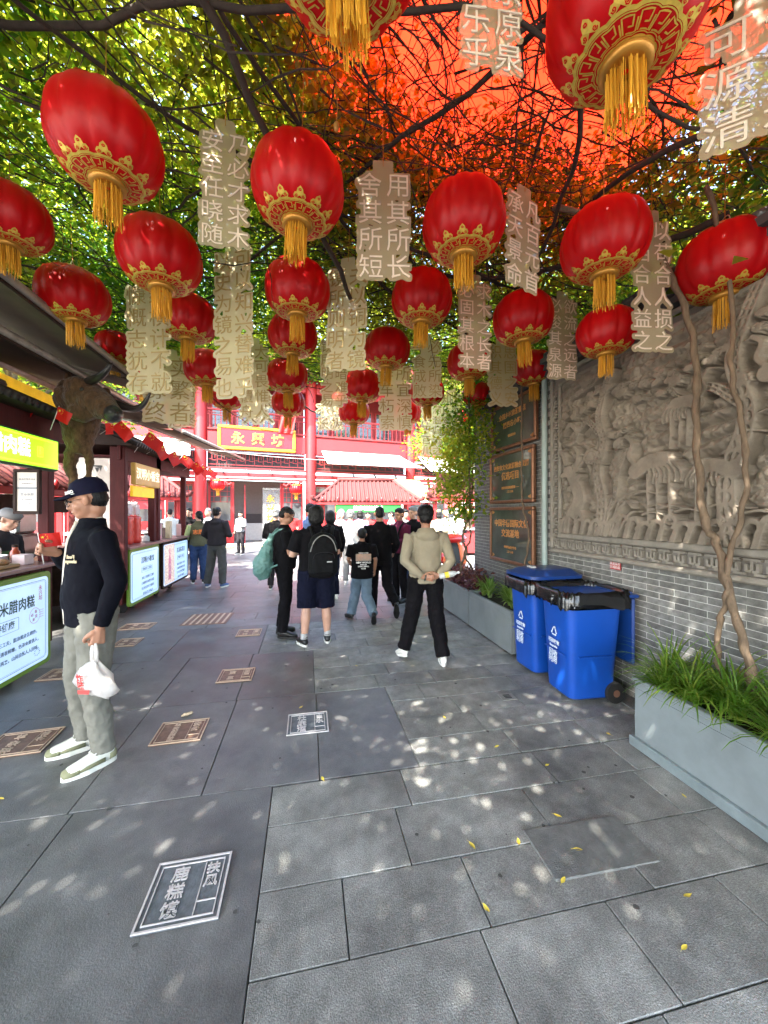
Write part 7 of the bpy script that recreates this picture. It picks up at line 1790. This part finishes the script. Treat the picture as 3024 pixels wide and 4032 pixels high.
FAR = [   # (px,py of head top display, z, H) label, rz, hair, top, legs
 ((450, 1092), 10.2, 1.70, 'man with grey hair and white shirt beyond the hooded man', R(160), 'crop', m_hairg, c_white, c_pink),
 ((367, 1096), 11.4, 1.68, 'man in white shirt with a strap, farthest left in the crowd', R(20), 'crop', m_hair, c_white, c_grey),
 ((596, 1098), 7.9, 1.66, 'woman in black with hair tied up, partly behind the man reading his phone', R(-10), 'bun', m_hairg, c_black, c_char),
 ((670, 1080), 7.2, 1.76, 'tall man in blue grey shirt looking right, between the two people in black tees', R(-70), 'crop', m_hair, c_blue, c_char),
 ((714, 1106), 7.0, 1.62, 'dark-haired woman in black just right of the bobbed hair', R(20), 'bob', m_hair, c_black, c_navy),
 ((757, 1100), 8.4, 1.63, 'older woman with curly grey hair in a white hooded top', R(-20), 'afro', m_hairg, c_white, c_grey),
 ((737, 1098), 9.3, 1.66, 'person with light hair and pink top far behind the backpack', R(200), 'bob', m_hairg, c_pink, c_grey),
 ((893, 1090), 6.9, 1.70, 'grey-haired man in patterned black shirt smiling down, beside the plum sweater', R(125), 'short', m_hairg, c_black, c_jean),
 ((875, 1098), 8.8, 1.66, 'person in pale blue jeans seen between the plum sweater and the beige jacket', R(185), 'short', m_hair, c_grey, c_ltjean),
 ((778, 1106), 10.5, 1.64, 'woman in lilac jacket before the green kiosk sign', R(10), 'bob', m_hair, cloth('lilac_cloth', (0.35, 0.28, 0.42)), c_grey),
 ((795, 1108), 12.0, 1.60, 'woman in red top standing at the green kiosk', R(170), 'pony', m_hair, c_red, c_char),
 ((846, 1110), 12.2, 1.62, 'person in grey standing left of the right kiosk', R(90), 'short', m_hair, c_grey, c_char),
 ((965, 1108), 12.6, 1.66, 'man in pale shirt at the right kiosk counter', R(20), 'crop', m_hairg, c_white, c_grey),
 ((948, 1110), 11.6, 1.62, 'woman in beige top behind the shoulder of the man in beige', R(-20), 'bob', m_hair, c_beige, c_jean),
 ((987, 1106), 13.4, 1.70, 'cook in white with a white hat in the right kiosk', R(175), 'afro', c_white, c_white, c_white),
 ((520, 1112), 14.5, 1.62, 'person in grey walking before the hall doorway', R(150), 'short', m_hair, c_grey, c_char),
 ((630, 1108), 12.5, 1.66, 'woman in red and white top near the hall column', R(200), 'bob', m_hair, c_red, c_white),
]
for (pp, z, H_, lab, rz, hr, hm_, tp, lg) in FAR:
    p = at(pp[0]*DS, pp[1]*DS, z)
    person(lab, (p.x, p.y), rz, H_, 1.0, m_skinl, hr, hm_, tp, 'long', 0.88, 1.12, lg, 'trousers', 1.15, voxel=0.014 if z < 8 else 0.02, face=(z < 8), shoes=(m_shoew if lg != c_char else m_shoeb, m_shoew), hands=z < 8, group='people in the crowd ahead', pitch=R(8),
           legp=None, arms={'L': ((-0.24, 0.0, 1.12), (-0.14, 0.22, 1.10), (0.5, 1, 0), (0, 0, 1), (1, 0, 0)), 'R': ((0.25, -0.03, 1.13), (0.26, 0.05, 0.90), (0, 0.2, -1), (0, 1, 0), (-1, 0, 0))})
# vendor behind the near counter
PV = person('vendor in grey cap and green apron bending over the near stall counter', (-3.45, 4.95), R(-100), 1.62, 1.05, m_skinl, 'crop', m_hair, c_char, 'long', 0.88, 1.1, c_char, voxel=0.011, lean=0.35, pitch=R(25), face=True,
    arms={'L': ((-0.24, 0.16, 1.12), (-0.15, 0.40, 1.12), (0.3, 1, -0.2), (0, 0, 1), (1, 0, 0)), 'R': ((0.24, 0.16, 1.12), (0.15, 0.40, 1.12), (-0.3, 1, -0.2), (0, 0, 1), (-1, 0, 0))})
o = MB().loft([((0, -0.018, 0.035), 0.095, 0.108, (0, 0, 1)), ((0, -0.01, 0.08), 0.10, 0.115, (0, 0, 1)), ((0, -0.015, 0.115), 0.07, 0.085, (0, 0, 1)), ((0, -0.015, 0.125), 0.02, 0.02, (0, 0, 1))], 0, 22).build('cap', c_grey, PV['t'], True); o.data.transform(PV['HT'])
o = solidify_union(MB().loft([(PV['S']((0, 0.02+0.35*max(0, z-0.95), z)), 0.16, 0.145) for z in (0.80, 0.95, 1.1, 1.28)], 0, 18), 'apron', cloth('green_apron', (0.05, 0.09, 0.04)), PV['t'], 0.012, 3, 0.015, 0.08)
# ================================================================== SMALL THINGS
for (u, off, z), lab in HALL_LANTERNS:
    make_lantern(hall_pt(u, off, z), 1.25, lab, 'lanterns beside the hall doorway', cordlen=False)
# fallen leaves
m_fl = mat('fallen_yellow_leaf', (0.62, 0.48, 0.06), 0.6, amt=0.25, scale=30)
LV = [(697,1685),(1073,1615),(1120,1822),(1248,1838),(1216,1905),(1050,1965),(1478,1722),(1205,1765),(1485,1938),(1315,1588),(1478,2050),(960,1552),(1020,1830),(650,1530),(770,1440),(1182,1655),(3,1728),(1490,1480)]
me_l = []
for s in range(3):
    mb = MB(); n = 7; r_ = random.Random(s)
    for i in range(n+1):
        t_ = i/n; w_ = 0.0085*math.sin(PI*min(1, t_*1.02+0.01))**0.8+0.0003; x = (t_-0.5)*0.042
        mb.v += [(x, -w_, 0.003+0.004*abs(t_-0.5)*s+0.002), (x, 0, 0.003+0.008*(t_-0.5)**2), (x, w_, 0.0055+0.002*math.sin(t_*5+s))]
    for i in range(n):
        for q in (0, 1): mb.f.append((i*3+q, (i+1)*3+q, (i+1)*3+q+1, i*3+q+1)); mb.m.append(0)
    mb.tube([(0.02, 0, 0.004), (0.032, 0.004, 0.004)], 0.0006, 4)
    me_l.append(mb.mesh('fallen_leaf', m_fl, True))
for i, (x, y) in enumerate(LV):
    px, py = x*DS, y*DS; p = at(px, py, CAM_H*FPX/(py-CY)); s = rnd.uniform(0.7, 1.15)
    o = link('fallen_leaf', me_l[i % 3], None, loc=(p.x, p.y, 0.001), rz=rnd.uniform(0, 6)); o.scale = (s, s, s)
    tag(o, 'small yellow leaf fallen on the grey paving', 'leaf', 'yellow leaves scattered on the paving')
p = at(403*DS, 1547*DS, CAM_H*FPX/(1547*DS-CY))
t = thing('dropped_crumb', 'pale crumbled piece of food dropped on the paving before a bronze plate', 'crumb', (p.x, p.y, 0.0), 0.3)
solidify_union(MB().ell((0, 0, 0.012), (0.03, 0.014, 0.012)).ell((0.028, 0.008, 0.012), (0.02, 0.012, 0.011)).ell((-0.025, -0.006, 0.010), (0.014, 0.01, 0.009)), 'piece', mat('pale_crumb', (0.55, 0.42, 0.27), 0.8, amt=0.3, scale=60), t, 0.0035, 1, 0.008, 0.012)
# red delivery scooter beyond the wall end
t = thing('scooter', 'red scooter with orange front panels and a red cover parked beyond the wall end', 'scooter', (2.92, 7.4, 0), R(8))
m_sred = mat('scooter_red', (0.50, 0.012, 0.012), 0.3, coat=0.4); m_sor = mat('scooter_orange', (0.70, 0.16, 0.06), 0.4)
MB().loft([((0, 0, 0.35), 0.14, 0.07, (0, 0, 1)), ((0, -0.04, 0.6), 0.21, 0.10, (0, 0, 1)), ((0, 0.0, 0.85), 0.19, 0.10, (0, 0, 1)), ((0, 0.05, 1.02), 0.10, 0.07, (0, 0, 1))], 0, 24).build('front_shield', m_rubber, t, True)
for s in (-1, 1): MB().loft([((s*0.15, -0.07, 0.40), 0.05, 0.03, (0, 0, 1)), ((s*0.19, -0.10, 0.62), 0.09, 0.04, (0, 0, 1)), ((s*0.15, -0.08, 0.88), 0.06, 0.04, (0, 0, 1)), ((s*0.10, -0.03, 0.98), 0.02, 0.02, (0, 0, 1))], 0, 16).build('side_panel', m_sor, t, True)
MB().ell((0, 0.05, 1.05), (0.36, 0.16, 0.10)).build('cover', m_sred, t, True); MB().bbox(0, 0.5, 0.62, 0.34, 0.8, 0.22, 0.06).build('seat_body', m_sred, t)
MB().bbox(0, -0.14, 0.32, 0.42, 0.14, 0.05, 0.015).build('bumper', m_steelsh, t); MB().ell((0, -0.06, 0.24), (0.17, 0.22, 0.09)).build('mudguard', m_sred, t, True)
for y in (-0.08, 0.9): MB().loft([((-0.05, y, 0.2), 0.16, 0.16, (1, 0, 0)), ((-0.04, y, 0.2), 0.2, 0.2, (1, 0, 0)), ((0.04, y, 0.2), 0.2, 0.2, (1, 0, 0)), ((0.05, y, 0.2), 0.16, 0.16, (1, 0, 0))], 0, 24).build('wheel', m_rubber, t, True)
MB().tube([(-0.34, 0.08, 0.98), (-0.1, 0.02, 0.96), (0.1, 0.02, 0.96), (0.34, 0.08, 0.98)], 0.016, 8).build('handlebar', m_rubber, t, True)
for s in (-1, 1): MB().tube([(s*0.22, 0.03, 0.97), (s*0.27, 0.0, 1.16)], 0.006, 6).ell((s*0.28, 0.0, 1.19), (0.055, 0.015, 0.035)).build('mirror', m_rubber, t, True)

# jars and bowls along the near and third counters
r_ = random.Random(12)
for i, (x, y, z, h, r0, c, lab) in enumerate([(-2.95, 4.58, 1.079, 0.16, 0.04, (0.30, 0.05, 0.02), 'small chilli jar at the end of the near stall counter'), (-3.15, 4.62, 1.079, 0.20, 0.045, (0.45, 0.42, 0.38), 'pale seasoning jar behind the chilli jar on the near counter'),
    (-2.95, 8.05, 1.079, 0.22, 0.05, (0.10, 0.03, 0.02), 'dark wine jar between the gift boxes of the farthest stall'), (-3.0, 8.7, 1.079, 0.26, 0.05, (0.35, 0.25, 0.10), 'amber bottle among the gift boxes of the farthest stall'),
    (-2.80, 7.42, 1.079, 0.12, 0.06, (0.5, 0.5, 0.48), 'white bowl at the corner of the second stall counter')]):
    t = thing('jar', lab, 'jar', (x, y, z))
    MB().lathe([(0, 0), (r0, 0.003), (r0*1.04, h*0.3), (r0, h*0.7), (r0*0.6, h*0.85), (r0*0.6, h), (0, h)], 18).build('body', mat('jar_%s' % 'vwxyz'[i], c, 0.25), t, True, sharp=50)
    MB().lathe([(r0*0.66, h), (r0*0.66, h+0.025), (0, h+0.027)], 16).build('lid', m_brown, t, True, sharp=50)
# trodden gum and grit on the paving
mb = MB(); r_ = random.Random(31)
for k in range(150):
    x, y = r_.uniform(-2.5, 2.1), r_.uniform(1.2, 8); q = r_.uniform(0.004, 0.013); n = 8
    mb.slab([(x+q*r_.uniform(.75, 1.2)*math.cos(2*PI*j/n), y+q*r_.uniform(.75, 1.2)*math.sin(2*PI*j/n)) for j in range(n)], 0.0022, 0.0032)
o = stuff(mb.build('trodden_spots', mat('trodden_gum', (0.055, 0.054, 0.05), 0.8)))
tag(o, 'small dark trodden gum spots dotted over the paving', 'gum spots')
